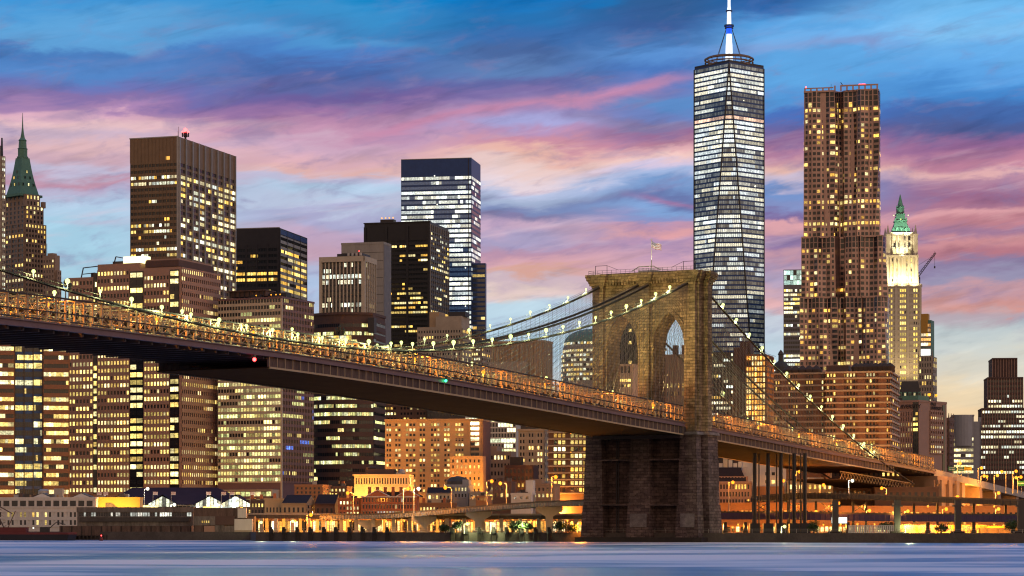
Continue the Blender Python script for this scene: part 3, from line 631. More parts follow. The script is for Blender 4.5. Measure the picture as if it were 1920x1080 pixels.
# --- rippled steel tower: three tiers of bays whose faces swell in and out from floor to floor
def rippled():
    D = 1455; root = thing('rippled_tower', 'very tall brown steel tower with rippling bays and scattered lit flats', 'skyscraper', (wx(1580, D), D, QZ), math.radians(-12))
    r = random.Random(11); X0 = wx(1580, D); sh = MB(); frame = MB(); wins = []
    ca, sa = math.cos(math.radians(-12)), math.sin(math.radians(-12))
    def lx(px): return (wx(px, D) - X0) / ca
    tiers = [(725, 557, 1502, 1662, 0), (557, 443, 1504, 1656, 1), (443, 168, 1508, 1645, 2)]
    fhz = 3.25
    for (yb, yt, pl, pr, ti) in tiers:
        z0, z1 = wz(yb, D) - QZ, wz(yt, D) - QZ
        xl, xr = lx(pl), lx(pr); w = xr - xl
        ins = ti * 1.6
        # plan of the front: left bay, recessed slot, right bay with a shallow step (x fraction, depth)
        plan = [(0.0, 10), (0.0, 0), (.40, 0), (.405, 2.4), (.455, 6.0), (.50, 6.0), (.53, 3.0), (.70, 1.2), (.71, .2), (.97, .2), (1.0, 3.0), (1.0, 16)]
        P = [(xl + f*w, d + ins) for f, d in plan]
        core = [(xl+.4, 30), (xl+.4, 1.2+ins), (xl+.395*w, 1.2+ins), (xl+.46*w, 7.2+ins), (xl+.5*w, 7.2+ins), (xl+.54*w, 4.4+ins), (xl+.7*w, 2.5+ins), (xl+.96*w, 2.0+ins), (xr-1.2, 4.5+ins), (xr-1.2, 30)]
        sh.prism(list(reversed(core)) if False else core, 0 if ti == 0 else z0 - 1, z1)
        nf = round((z1 - z0) / fhz); fh = (z1 - z0) / nf
        # unfold the plan into columns
        seg = []
        for (a, b2) in zip(P, P[1:]):
            L = math.hypot(b2[0]-a[0], b2[1]-a[1]); m = max(1, round(L / 2.45))
            for j in range(m): seg.append((a[0]+(b2[0]-a[0])*j/m, a[1]+(b2[1]-a[1])*j/m, (b2[1]-a[1])/L, -(b2[0]-a[0])/L))
        seg.append((*P[-1], 1, 0))
        def off(i, z):
            if i < 4 or i > len(seg) - 6: return .25 * math.sin(z * .05 + i)
            ph = 5.0 * math.sin(i * .55 + ti)
            return 1.25 * math.sin(i * 1.05 + 2.2 * math.sin(z * .022 + i * .3)) + .9 * math.sin(z * .035 + ph)
        def pt(i, z, e=0):
            x, y, nx, ny = seg[i]; o = off(i, z) * (0 if i in (0, len(seg)-1) else 1) + e
            return (x + nx*o, y + ny*o, z)
        rowlit = {q: (.75 if r.random() < .1 else .2) for q in range(nf)}
        if ti == 2: rowlit[nf-1] = rowlit[nf-2] = 0; rowlit[nf-4] = .85; rowlit[nf-5] = 0.1
        if ti < 2: rowlit = {q: (.36 if ti == 0 else .16) for q in range(nf)}; rowlit[nf-1] = rowlit[nf-2] = .0
        for q in range(nf):
            za, zc = z0 + q*fh, z0 + (q+1)*fh
            for i in range(len(seg)-1):
                frame.face([pt(i, za), pt(i+1, za), pt(i+1, zc), pt(i, zc)])
                x0, y0, z_ = pt(i, za); 
                tall = ti < 2 and q >= nf-2 or ti == 2 and q >= nf-3
                if i % 3 == 2 and not tall: f0, f1 = .3, .7
                else: f0, f1 = .14, .86
                g = (0,0,0)
                if r.random() < rowlit[q]:
                    c = r.choice(GOLD + WARM); k = min(2.0, max(.4, r.lognormvariate(-.1, .45))); g = tuple(v*k for v in c)
                A, B, C2, E2 = pt(i, za, .07), pt(i+1, za, .07), pt(i+1, zc, .07), pt(i, zc, .07)
                def lp(fu, fv):
                    b0 = [A[k]+(B[k]-A[k])*fu for k in range(3)]; t0 = [E2[k]+(C2[k]-E2[k])*fu for k in range(3)]
                    return tuple(b0[k]+(t0[k]-b0[k])*fv for k in range(3))
                v0, v1 = (.08, .95) if tall else (.24, .80)
                wins.append(MB().face([lp(f0,v0), lp(f1,v0), lp(f1,v1), lp(f0,v1)], g))
        # ledge on top of each tier
        top = [(x, y) for x, y, *_ in seg]
        sh.prism([(x, y-.3) for x, y in top], z1 - .6, z1 + .5)
    sh.build('core_wall', 'steel_panel', root); frame.build('wall', 'steel_panel', root)
    wins.sort(key=lambda b: -max(b.g[0])); many('window', wins, G, root)
    zt = wz(168, D) - QZ; cr = MB()
    for px in range(1510, 1645, 11): x = lx(px); cr.box(x-.45, x+.45, 3.2, 4.2, zt, zt + (2.2 if px < 1560 else 3.2))
    cr.box(lx(1509), lx(1562), 3.3, 4.0, zt + 1.8, zt + 2.4); cr.box(lx(1575), lx(1644), 3.3, 4.2, zt + 2.6, zt + 3.4); cr.build('crown_screen', 'steel_panel', root)
    bb = MB(); bb.box(lx(1608), lx(1620), 6, 7, zt + 3.4, zt + 4.0); bb.ball((lx(1512), 4, zt + 3.0), .5, 6, 4); bb.build('beacon', 'beacon_red', root)
    ms = MB(); ms.tube((lx(1557), 8, zt), (lx(1557), 8, wz(152, D)-QZ), .15, 4); ms.tube((lx(1580), 6, zt+3), (lx(1575), 6, zt + 5.5), .3, 4); ms.build('mast', 'dark_steel', root)
rippled()

def gothic():
    b = Bld('gothic_tower', 'floodlit cream terracotta tower with green copper spire and corner pinnacles', 1659, 1727, 1731, 1745, 3, 'terracotta')
    W = b.W; R = 26; z1 = b.z(535); zb = b.z(765)
    b.wall.box(-W, 0, 0, R, 0, z1)
    b.facade('F', -W+.8, -.8, zb, z1-1.5, 22, 15, 'punch', ww=.62, wh=.52, sill=.22, lit=.8, full=.35, pal=[(1.0,.66,.11),(1,.74,.18)], k=1.0, corr=.5, cols=lambda j: j in (1,2,6,7,8,12,13), wallbands=True, rows={21:.5,3:.6,2:.0,1:0,0:0,14:.9})
    for t in (-W+.4, -W*.69, -W*.36, -.5):
        b.wall.box(t-.8, t+.8, -.8, 0, 0, z1+1)
    b.facade('R', .5, R-.5, zb, z1-1.5, 22, 7, ww=.5, wh=.5, lit=.3, full=0, pal=WARM)
    # upper tower
    x0, x1 = b.x(1662, 2), b.x(1720, 2); y0 = 2; y1 = 24; z2 = b.z(480)
    up = b.part(('upper_shaft', 'terracotta')); up.box(x0, x1, y0, y1, z1, z2)
    b.wall.box(-W-.8, .8, -.9, R+.5, z1-1, z1+.6)
    cx = (x0+x1)/2
    b.facade('F', x0+3.2, x1-3.2, z1+2, z2-1, 5, 5, ww=.5, wh=.6, at=y0, lit=.75, full=0, pal=[(1,.75,.2)], wallbands=False)
    for q in range(9):
        x = x0 + (x1-x0)*q/8; up.tube((x, y0-.35, z1), (x, y0-.35, z2+1.2), .55 if q % 2 else .8, 5)
    up.box(x0-.6, x1+.6, y0-.9, y1+.6, z2-.4, z2+.9)
    x2, x3 = b.x(1666, 4), b.x(1716, 4); z3 = b.z(436)
    up2 = b.part(('belfry', 'terracotta')); up2.box(x2, x3, 4, 22, z2, z3)
    b.facade('F', x2+2.5, x3-2.5, z2+1, z3-1.5, 3, 4, ww=.5, wh=.66, at=4, lit=.5, full=0, pal=[(1,.8,.3)], wallbands=False)
    for q in range(8):
        x = x2 + (x3-x2)*q/7; up2.tube((x, 3.7, z2), (x, 3.7, z3+.8), .45, 5)
    up2.box(x2-.5, x3+.5, 3.3, 22.5, z3-.3, z3+.8)
    for (x, y) in ((x0+1.2, 3.2), (x1-1.2, 3.2), (x0+1.2, 22.5), (x1-1.2, 22.5)):
        pn = b.part(('pinnacle', 'terracotta')); pn.prism([(x-1.5,y-1.5),(x+1.5,y-1.5),(x+1.5,y+1.5),(x-1.5,y+1.5)], z2, b.z(440)); pn.prism([(x-1.9,y-1.9),(x+1.9,y-1.9),(x+1.9,y+1.9),(x-1.9,y+1.9)], b.z(440), b.z(438))
        pn.prism([(x-1.2,y-1.2),(x+1.2,y-1.2),(x+1.2,y+1.2),(x-1.2,y+1.2)], b.z(438), b.z(420), [(x-.1,y-.1),(x+.1,y-.1),(x+.1,y+.1),(x-.1,y+.1)])
    cy_ = 13; rf = b.part(('roof', 'copper_green')); sq = lambda h: [(cx-h,cy_-h),(cx+h,cy_-h),(cx+h,cy_+h),(cx-h,cy_+h)]
    h0 = 6.6
    rf.prism(sq(h0+.6), z3+.5, z3+1.5); rf.prism(sq(h0), z3+1.5, b.z(412), sq(4.0)); rf.prism(sq(4.6), b.z(412), b.z(410)); rf.prism(sq(3.7), b.z(410), b.z(399), sq(2.9)); rf.prism(sq(3.4), b.z(399), b.z(397))
    for s in (-1, 1):
        for h, za, zc in ((6.0, z3+1, b.z(424)), (4.1, b.z(412), b.z(403))): rf.prism([(cx+s*h-.7,cy_-h-.7),(cx+s*h+.7,cy_-h-.7),(cx+s*h+.7,cy_-h+.7),(cx+s*h-.7,cy_-h+.7)], za, zc, [(cx+s*h-.1,cy_-h-.1),(cx+s*h+.1,cy_-h-.1),(cx+s*h+.1,cy_-h+.1),(cx+s*h-.1,cy_-h+.1)])
    for q in range(3): x = cx + (q-1)*3.2; rf.box(x-.7, x+.7, cy_-h0-.6, cy_-h0+2, z3+1.6, z3+4.4)
    sp = b.part(('spire', 'copper_green')); sp.lathe([(2.5, b.z(397)), (2.5, b.z(385)), (3.0, b.z(384)), (2.2, b.z(382)), (1.5, b.z(374)), (.25, b.z(360))], 8, (cx, cy_))
    for q in range(8): a = q*math.pi/4; sp.tube((cx+2.7*math.cos(a), cy_+2.7*math.sin(a), b.z(397)), (cx+2.7*math.cos(a), cy_+2.7*math.sin(a), b.z(381)), .3, 4)
    for (x, y, z) in ((cx-5.2, cy_-5.4, b.z(401)), (cx+5.2, cy_-5.4, b.z(401)), (cx, cy_-4.6, b.z(408))): b.part(('roof_floodlight', 'lamp_green')).ball((x, y, z), .4, 6, 4)
    b.done()
    # the floodlights that stand on its ledges
    def spot(lx_, ly_, lz_, tx, ty, tz, power, col, ang=80, rad=.5):
        d = bpy.data.lights.new('floodlight', 'SPOT'); d.energy = power; d.color = col; d.spot_size = math.radians(ang); d.spot_blend = .6; d.shadow_soft_size = rad
        o = bpy.data.objects.new('floodlight', d); COL.objects.link(o); o.parent = b.root; o.location = (lx_, ly_, lz_)
        o.rotation_euler = (Vector((tx, ty, tz)) - Vector((lx_, ly_, lz_))).to_track_quat('-Z', 'Y').to_euler()
    for f in (.12, .5, .88): spot(x0+(x1-x0)*f, y0-9, z1-1, x0+(x1-x0)*f, y0+1, z1+14, 26000, (1, .84, .46), 110)
    spot(cx, -4, z2-1, cx, 6, z3-2, 22000, (1, .9, .6), 90)
    spot(cx-6, -6, z3-3, cx, cy_-2, b.z(410), 22000, (.75, 1, .7), 60); spot(cx+7, -6, z3-3, cx, cy_-2, b.z(410), 22000, (.75, 1, .7), 60)
    for f in (.15, .5, .85): spot(-W*f, -22, z1-78, -W*f, 0, z1-30, 15000, (1, .72, .34), 95)  # added spots hanging free before the lower shaft to warm it
gothic()

def crane():
    D = 1790; t_ = thing('tower_crane', 'tower crane with raised lattice jib behind the floodlit gothic tower', 'crane', (wx(1722, D), D, QZ)); b = MB()
    z0 = 0; zt = wz(520, D) - QZ
    for (dx, dy) in ((-1,-1),(1,-1),(1,1),(-1,1)): b.tube((dx, dy, z0), (dx, dy, zt), .22, 4)
    for i in range(60):
        z = zt - i*2.2
        b.tube((-1,-1,z), (1,-1,z-2.2), .12, 4); b.tube((1,-1,z), (1,1,z-2.2), .12, 4)
    b.build('mast', 'dark_steel', t_)
    j = MB(); e = (wx(1755, D) - wx(1722, D), 0, wz(475, D) - QZ)
    for o in ((0,-.8,0),(0,.8,0),(-.9,0,1.5)): j.tube((o[0], o[1], zt + o[2]), (e[0]+o[0]*.4, o[1]*.4, e[2] + o[2]*.4), .26, 4)
    for i in range(12):
        f, g = i/12, (i+1)/12; p = lambda f, o: (e[0]*f + o[0], o[1], zt + (e[2]-zt)*f + o[2])
        j.tube(p(f,(0,-.8,0)), p(g,(-.9,0,1.5)), .16, 4); j.tube(p(f,(-.9,0,1.5)), p(g,(0,-.8,0)), .16, 4)
    j.build('jib', 'dark_steel', t_)
    h = MB(); h.tube((e[0]-1, 0, e[2]), (e[0]-1, 0, wz(500, D)-QZ), .12, 4); h.box(e[0]-1.5, e[0]-.5, -.4, .4, wz(503, D)-QZ, wz(499, D)-QZ); h.build('hoist_cable', 'dark_steel', t_)
    k = MB(); k.tube((-3, 0, zt+7), (e[0]*.85, 0, zt+(e[2]-zt)*.85+1), .12, 4); k.tube((0,0,zt), (-3,0,zt+7), .3, 4); k.tube((-3,0,zt+7), (-6,0,zt), .25, 4); k.box(-8, 1, -1, 1, zt-1.5, zt+.3); k.build('counterweight', 'dark_steel', t_)
crane()

def annex():
    b = Bld('netted_building', 'ornate narrow building wrapped in white netting behind the gothic tower', 1722, 1748, 1756, 1690, 20, 'limestone')
    z1 = b.z(668); b.vol(z1=z1); b.facade('F', -b.W+.4, -.4, b.z(770), z1, 9, 5, ww=.5, wh=.6, lit=.25, full=0, pal=WARM); b.facade('R', .4, b.R-.4, b.z(770), z1, 9, 3, ww=.5, wh=.6, lit=.5, full=0, pal=WARM)
    x0, x1 = b.x(1726), b.x(1746)
    b.part(('scaffold_net', 'netting')).box(x0, x1, -.5, 4, b.z(668), b.z(652))
    fl = b.part(('upper_storey', 'copper_green')); fl.box(x0, x1, 0, 12, z1, b.z(600)); 
    b.facade('F', x0+.3, x1-.3, b.z(650), b.z(606), 5, 4, 'ribbon', ww=.9, wh=.6, lit=.75, full=.5, pal=[(1,.45,.12),(1,.8,.5)], at=0, k=1.1)
    b.part(('lit_screen', 'mustard_paint')).box(x0+.4, b.x(1740), -.4, 6, b.z(625), b.z(588))
    for q in range(5): b.part(('finial', 'limestone')).tube((-b.W+q*b.W/4, .5, z1), (-b.W+q*b.W/4, .5, z1+4), .5, 4, .1)
    b.part(('work_light', 'lit_panel')).box(x0+.4, x1-.5, -.62, -.5, b.z(666), b.z(655))
    b.done()
annex()
# ------------------------------------------------------------------ buildings nearer the river
def salmon():
    D = 1120
    b = Bld('granite_office', 'big salmon granite office block with small windows and dark slots, rising behind the bridge deck', 128, 338, 414, D, 22, 'salmon_granite')
    zt = b.z(487); zb = b.z(925); x = b.x
    b.vol(x0=-b.W, x1=x(183), z1=b.z(512)); b.vol(x0=x(183), x1=x(262), z1=b.z(489)); b.vol(x0=x(262), x1=0, z1=b.z(500)); b.wall.box(x(268), -2, 2, b.R-6, b.z(500), b.z(483))
    b.part(('roof_band', 'dark_brick')).box(x(270), -1.5, 1.2, b.R-4, b.z(498), b.z(486))
    pal = [(1,.74,.2),(1,.79,.28),(1,.66,.17),(1,.83,.38)]
    nf = 29; z1 = b.z(512)
    def rowp(): return {i: b.r.choice([.9,.85,.95,.6,.3,.9,.8,.15]) for i in range(nf)}
    R0 = rowp(); R0.update({26:.4,27:.6,28:.4})
    R0 = {i: p for i, p in R0.items()}
    secs = [(b.x(129), x(175), 7, b.z(516)), (x(183), x(243), 10, b.z(500)), (x(270), x(318), 8, b.z(512))]
    for (a0, a1, nc, zz) in secs:
        b.facade('F', a0, a1, zb, zz, nf if zz < b.z(505) else nf + 1, nc, 'punch', ww=.6, wh=.5, sill=.25, pal=pal, corr=.75, proud=.4, rows=R0, k=1.05)
    # dark re-entrant slots with wide panes
    for (a0, a1) in ((x(175.5), x(182.5)), (x(244), x(269)), (x(319), x(336))):
        b.part(('slot', 'dark_glass')).box(a0, a1, -.25, 0, zb, b.z(505))
        b.facade('F', a0+.2, a1-.2, zb, b.z(505), nf, 2, 'ribbon', ww=.9, wh=.6, sill=.2, at=-.3, lit=.4, pal=pal, corr=.7, wallbands=False, rows={i: b.r.choice([.95,.7,.3,.85]) for i in range(nf)}, k=1.15)
    b.facade('R', .6, b.R-.6, zb, b.z(500), nf+1, 20, 'punch', ww=.55, wh=.5, sill=.25, pal=pal, corr=.7, proud=.4, rows={i: b.r.choice([.6,.25,.3,.5,.85,.2]) for i in range(nf+1)}, k=.9)
    b.part(('lit_roof_panel', 'lit_roof')).box(x(229), x(270), 1, 6, b.z(489)+.1, b.z(476))
    b.part(('roof_house', 'dark_concrete')).box(x(205), x(226), 3, 9, b.z(489), b.z(483))
    m = b.part(('window_crane', 'dark_steel')); z0 = b.z(512)
    m.path([(x(148), 2, z0), (x(152), 2, b.z(493)), (x(176), 4, b.z(490)), (x(176), 4, z0)], .3, 4); m.path([(x(151), 2, b.z(505)), (x(172), 3, b.z(503))], .25, 4); m.box(x(164), x(178), 3, 6, z0, b.z(503))
    m.path([(x(207), 3, b.z(489)), (x(211), 3, b.z(474)), (x(228), 4, b.z(478))], .3, 4)
    b.done()
salmon()

def ribbon_left():
    b = Bld('banded_office', 'brown banded office tower with lit ribbon windows and a blue glass middle bay', -120, 131, 133, 1060, -10.4, 'brown_brick')
    z1 = b.z(600); zb = b.z(930); x = b.x
    b.vol(x0=-b.W, x1=x(27), z1=z1, y1=30); b.vol(x0=x(27), x1=x(80), y0=2.5, y1=30, z1=z1); b.vol(x0=x(80), z1=z1, y1=30)
    nf = 21; pal = [(1,.74,.2),(1,.81,.34),(1,.68,.18),(.95,.9,.5)]
    R = {i: b.r.choice([.9,.75,.25,.5,.85]) for i in range(nf)}; R.update({0:.9,1:.6,2:.95,3:.5,4:.9,5:.4,6:.9,8:.95,12:.1,13:.9})
    b.facade('F', -b.W+1, x(26), zb, z1, nf, 26, 'ribbon', ww=.94, wh=.48, sill=.25, rows=R, pal=pal, corr=.75, proud=.6, k=1.0)
    b.facade('F', x(82), -.6, zb, z1, nf, 10, 'ribbon', ww=.94, wh=.48, sill=.25, rows=R, pal=pal, corr=.75, proud=.6, k=1.0)
    b.part(('glass_bay', 'blue_panel')).box(x(27.5), x(79), 2.0, 2.5, 0, z1)
    b.facade('F', x(28), x(62), zb, z1, nf, 8, 'ribbon', ww=.9, wh=.6, sill=.2, at=2.0, rows={i: b.r.choice([.1,.3,.7,.15]) for i in range(nf)}, pal=pal, corr=.8, wallbands=False, k=.9)
    b.facade('F', x(63), x(79), zb, z1, nf, 4, 'ribbon', ww=.9, wh=.66, sill=.2, at=1.9, lit=.6, full=.2, pal=pal, corr=.6, wallbands=False, k=1.0)
    for px in (27.5, 45, 62, 79.5): b.part(('mullion', 'dark_steel')).box(x(px)-.25, x(px)+.25, 1.6, 2.4, 0, z1)
    b.done()
ribbon_left()

def lattice_block():
    D = 1130
    b = Bld('gridded_office', 'cream steel and glass office block of close mullions, nearly every floor lit, with roof plant', 408, 528, 588, D, 24, 'bridge_paint')
    z1 = b.z(557); zb = b.z(905); b.vol(z1=z1); nf = 29
    pal = [(1,.78,.24),(.84,.8,.28),(.7,.74,.28),(1,.83,.36)]
    R = {i: (.9 if i < 19 else .25) for i in range(nf)}
    for i in (3, 9, 14): R[i] = .6
    R[26] = .5
    cs = ('facade_band', 'cream_stone')
    b.facade('F', -b.W+.3, -.3, zb, z1, nf, 22, 'ribbon', ww=.86, wh=.56, sill=.24, rows=R, pal=pal, corr=.65, proud=.28, k=.95, blinds=.2, spm=cs, pier=1, pierw=.3, pierp=.34, pierm=('mullion', 'cream_stone'))
    b.facade('R', .3, b.R-.3, zb, z1, nf, 20, 'ribbon', ww=.84, wh=.56, sill=.24, rows={i: b.r.choice([.12,.3,.08,.4]) for i in range(nf)}, pal=pal + [(.1,.25,1.0)] * (1), corr=.7, proud=.28, k=.7, spm=('facade_grille', 'bridge_paint'), pier=1, pierw=.28, pierp=.34, pierm=('mullion', 'salmon_granite'))
    b.part(('corner_post', 'cream_stone')).box(-.35, .4, -.42, .4, 0, z1+.3)
    b.wall.box(-b.W-.2, .5, -.45, b.R+.2, z1-.6, z1+.3)
    b.part(('podium', 'cream_stone')).box(-b.W-6, -1, -7, 2, 0, b.z(918)); b.facade('F', -b.W-5.5, -1.5, b.z(948), b.z(920), 2, 14, 'ribbon', ww=.86, wh=.6, at=-7, lit=.85, full=1, pal=pal, k=.8)
    b.part(('cooling_tower', 'rusty_metal')).box(b.x(430, 6), b.x(498, 6), 6, 14, z1+1.5, b.z(541)); b.part(('cooling_tower', 'rusty_metal')).box(b.x(428, 6), b.x(500, 6), 5, 15, b.z(541), b.z(539))
    for q in range(8): b.part(('plant_frame', 'dark_steel')).tube((b.x(432+q*9, 6), 5.6, z1), (b.x(432+q*9, 6), 5.6, b.z(541)), .25, 4)
    cooling(b, b.x(505, 8), 8, z1, 9, 5, 3); cooling(b, b.x(470, 3), 3, z1, 5, 3, 2)
    for px in (478, 506, 515, 523): b.part(('roof_lamp', 'lamp_amber')).ball((b.x(px), 1.2, z1 + 1.4), .3, 6, 4)
    b.done()
lattice_block()

def curved_brown():
    b = Bld('curved_office', 'dark brown banded office with a rounded front and green-lit ribbon windows under the bridge', 586, 700, 722, 1180, 12, 'dark_brick')
    z1 = b.z(588); zb = b.z(905); n = 10; W = b.W
    # bowed plan
    pts = [(-W, 0)] + [(-W + W*i/n, -5.5*math.sin(math.pi*i/n)) for i in range(1, n)] + [(0, 0), (0, b.R), (-W, b.R)]
    b.wall.prism(pts, 0, z1)
    nf = 21; pal = [(.85,.82,.3),(1,.78,.27),(.7,.74,.28),(.9,.9,.5)]
    for q in range(nf):
        za = zb + (z1-zb)*q/nf; fh = (z1-zb)/nf
        if q == nf-1: continue
        p = {16:.0,2:.7,8:.95,9:.5,14:.6,10:.9,11:.85}.get(q, b.r.choice([.5,.3,.7,.15])); on = True
        mb = MB()
        for i in range(n):
            A, B = pts[i], pts[i+1]; L = math.hypot(B[0]-A[0], B[1]-A[1]); nx, ny = (B[1]-A[1])/L, -(B[0]-A[0])/L
            for j in range(3):
                if b.r.random() > .7: on = b.r.random() < p
                f0, f1 = (j+.08)/3, (j+.92)/3; g = b.glow(pal, .9) if on else (0,0,0)
                P = lambda f, z: (A[0]+(B[0]-A[0])*f + nx*.08, A[1]+(B[1]-A[1])*f + ny*.08, z)
                mb.face([P(f0, za+fh*.3), P(f1, za+fh*.3), P(f1, za+fh*.72), P(f0, za+fh*.72)], g)
        b.rib.append(mb)
        b.wall.prism([(x*1.0, y-.35) for x, y in pts[:-2]] + [(.35, b.R), (-W, b.R)], za-fh*.28, za+fh*.28)
    b.facade('R', .5, b.R-.5, zb, z1-3, nf-1, 8, 'ribbon', ww=.9, wh=.42, sill=.3, lit=.25, full=.1, pal=pal, proud=.4, corr=.7)
    b.facade('F', -W+1, -W*.3, b.z(640), b.z(628), 1, 16, 'ribbon', ww=.92, wh=.7, sill=.1, at=-6.2, rows={0:.9}, pal=WHITE+WARM, wallbands=False, corr=.8, k=1.2)
    b.part(('louvre', 'dark_steel')).box(b.x(693, -1), b.x(705, -1), -4.6, 0, b.z(625), b.z(597))
    b.wall.prism([(x, y-.6) for x, y in pts[:-2]] + [(.6, b.R), (-W, b.R)], z1-.7, z1+.5)
    b.done()
curved_brown()

def cream_setback():
    b = Bld('setback_block', 'low cream masonry block with stepped roof huts behind the bridge cables', 782, 866, 884, 1320, 16, 'limestone')
    z1 = b.z(612); b.vol(z1=z1); x = b.x
    b.wall.box(x(816), -.5, 1, b.R-2, z1, b.z(592)); b.part(('roof_house', 'tan_brick')).box(x(800), x(818), 5, 16, z1, b.z(582)); b.part(('roof_house', 'dark_steel')).box(x(836), x(868), 4, 12, b.z(592), b.z(583))
    b.facade('F', -b.W+.5, -.5, b.z(700), z1-1, 8, 16, ww=.5, wh=.45, lit=.12, full=0, pal=WARM)
    b.facade('R', .4, b.R-.4, b.z(700), z1-1, 8, 6, ww=.5, wh=.5, lit=.6, full=.3, pal=WARM)
    b.done()
    c = Bld('lit_office', 'office wing with warm lit window rows low beside the glass tower', 862, 902, 922, 1360, 14, 'granite_tan')
    z1 = c.z(632); c.vol(z1=z1); c.facade('F', -c.W+.3, -.3, c.z(705), z1, 8, 9, ww=.6, wh=.5, lit=.5, full=.3, pal=WARM+WHITE); c.facade('R', .3, c.R-.3, c.z(705), z1, 8, 6, ww=.6, wh=.5, lit=.4, full=.2, pal=WARM); c.done()
cream_setback()

def ribbed():
    b = Bld('ribbed_block', 'windowless tan block with close vertical ribs behind the hanging cables', 922, 1020, 1035, 1250, 20, 'tan_brick')
    z1 = b.z(640); b.vol(z1=z1)
    n = 34
    for i in range(n + 1): t = -b.W + b.W*i/n; b.part(('rib', 'tan_brick')).box(t-.28, t+.28, -.7, 0, 0, z1-.3)
    for i in range(12): t = b.R*(i+.5)/12; b.part(('rib', 'tan_brick')).box(0, .5, t-.25, t+.25, 0, z1-.3)
    b.wall.box(-b.W-.3, .6, -.9, b.R, z1-.5, z1+.6); b.part(('vent_panel', 'dark_steel')).box(b.x(973), b.x(988), -1.0, -.6, b.z(686), b.z(680)); b.part(('lower_wing', 'limestone')).box(b.x(925), b.x(992), -6, -1.2, 0, b.z(678))
    b.facade('R', 2, b.R-2, b.z(730), b.z(650), 8, 1, ww=.12, wh=.5, lit=.5, full=0, pal=WARM, wallbands=False, at=.1)
    b.done()
ribbed()

def domed():
    D = 2250; r = thing('domed_office', 'office tower under a round copper dome, half hidden by the bridge tower', 'building', (wx(1112, D), D + 30, QZ))
    z = lambda py: wz(py, D) - QZ
    m = MB(); m.lathe([(29, 0), (29, z(668)), (27.5, z(668)+1), (27.5, z(648)), (26.5, z(646)), (26.5, z(640))], 28); m.build('wall', 'limestone', r)
    d = MB(); h = z(612) - z(640); d.lathe([(26.5*math.cos(a*math.pi/20), z(640) + h*math.sin(a*math.pi/20)) for a in range(10)] + [(1, z(612))], 32); d.build('dome', 'copper_green', r)
    rr = random.Random(4)
    for q, py in enumerate((644, 658, 667, 676, 685, 694, 703, 712)):
        mb = MB(); R2 = 26.8 if q == 0 else (27.75 if q == 1 else 29.25); hh = 2.2
        for k in range(56):
            a, c = 2*math.pi*(k+.12)/56, 2*math.pi*(k+.88)/56
            q_ = rr.uniform(.6,1.3); g = tuple(v*q_ for v in rr.choice(WHITE+WARM)) if rr.random() < (.95 if q == 0 else .75) else (0,0,0)
            mb.face([(R2*math.cos(a), R2*math.sin(a), z(py)), (R2*math.cos(c), R2*math.sin(c), z(py)), (R2*math.cos(c), R2*math.sin(c), z(py)+hh), (R2*math.cos(a), R2*math.sin(a), z(py)+hh)], g)
        mb.build('ribbon_window', G, r)
domed()

def arch_views():
    b = Bld('dark_tower', 'dark tower with one column of yellow windows, framed by an arch of the bridge tower', 1118, 1216, 1224, 1500, 12, 'black_steel')
    z1 = b.z(548); b.vol(z1=z1); b.facade('F', -b.W+.4, -.4, b.z(720), z1-2, 15, 16, ww=.5, wh=.5, lit=.03, full=0, pal=GOLD, cols=lambda j: True)
    for py in (604, 622, 645, 682): b.pun.append(MB().face([(b.x(1179), -.5, b.z(py)), (b.x(1185), -.5, b.z(py)), (b.x(1185), -.5, b.z(py-6)), (b.x(1179), -.5, b.z(py-6))], (1,.7,.2)))
    b.done()
    b = Bld('brick_tower', 'plain ribbed brown brick tower with twin chimneys, framed by an arch of the bridge tower', 1216, 1296, 1304, 1280, 14, 'granite_tan')
    z1 = b.z(664); b.vol(z1=z1)
    for i in range(20): t = -b.W + b.W*i/19; b.part(('rib', 'granite_tan')).box(t-.25, t+.25, -.45, 0, 0, z1)
    for px in (1259, 1276): b.part(('chimney', 'dark_brick')).box(b.x(px), b.x(px+9), 3, 7, z1, b.z(646))
    b.facade('F', b.x(1236), b.x(1290), b.z(745), b.z(715), 2, 8, ww=.4, wh=.5, lit=.6, full=0, pal=WARM, wallbands=False, at=-.2); b.done()
    b = Bld('columned_block', 'low pale block with a columned top storey seen through the arch of the bridge tower', 1120, 1186, 1200, 1060, 22, 'limestone')
    z1 = b.z(684); b.vol(z1=z1); b.part(('shade_panel', 'dark_glass')).box(-b.W+.6, -.6, -.12, 0, b.z(699), z1-.6)  # dark sheet put in for the shade behind the columns
    for i in range(10): t = -b.W+.6+(b.W-1.2)*i/9; b.part(('column', 'limestone')).box(t-.3, t+.3, -.7, 0, b.z(700), z1-.3)
    b.wall.box(-b.W-.3, .3, -.9, b.R, z1-.6, z1+.4); b.wall.box(-b.W-.2, .2, -.8, 0, 0, b.z(700)); b.facade('F', b.x(1160), -.5, b.z(728), b.z(708), 2, 8, 'ribbon', ww=.85, wh=.5, at=-.8, lit=.4, full=.4, pal=WARM, wallbands=False); b.done()
arch_views()

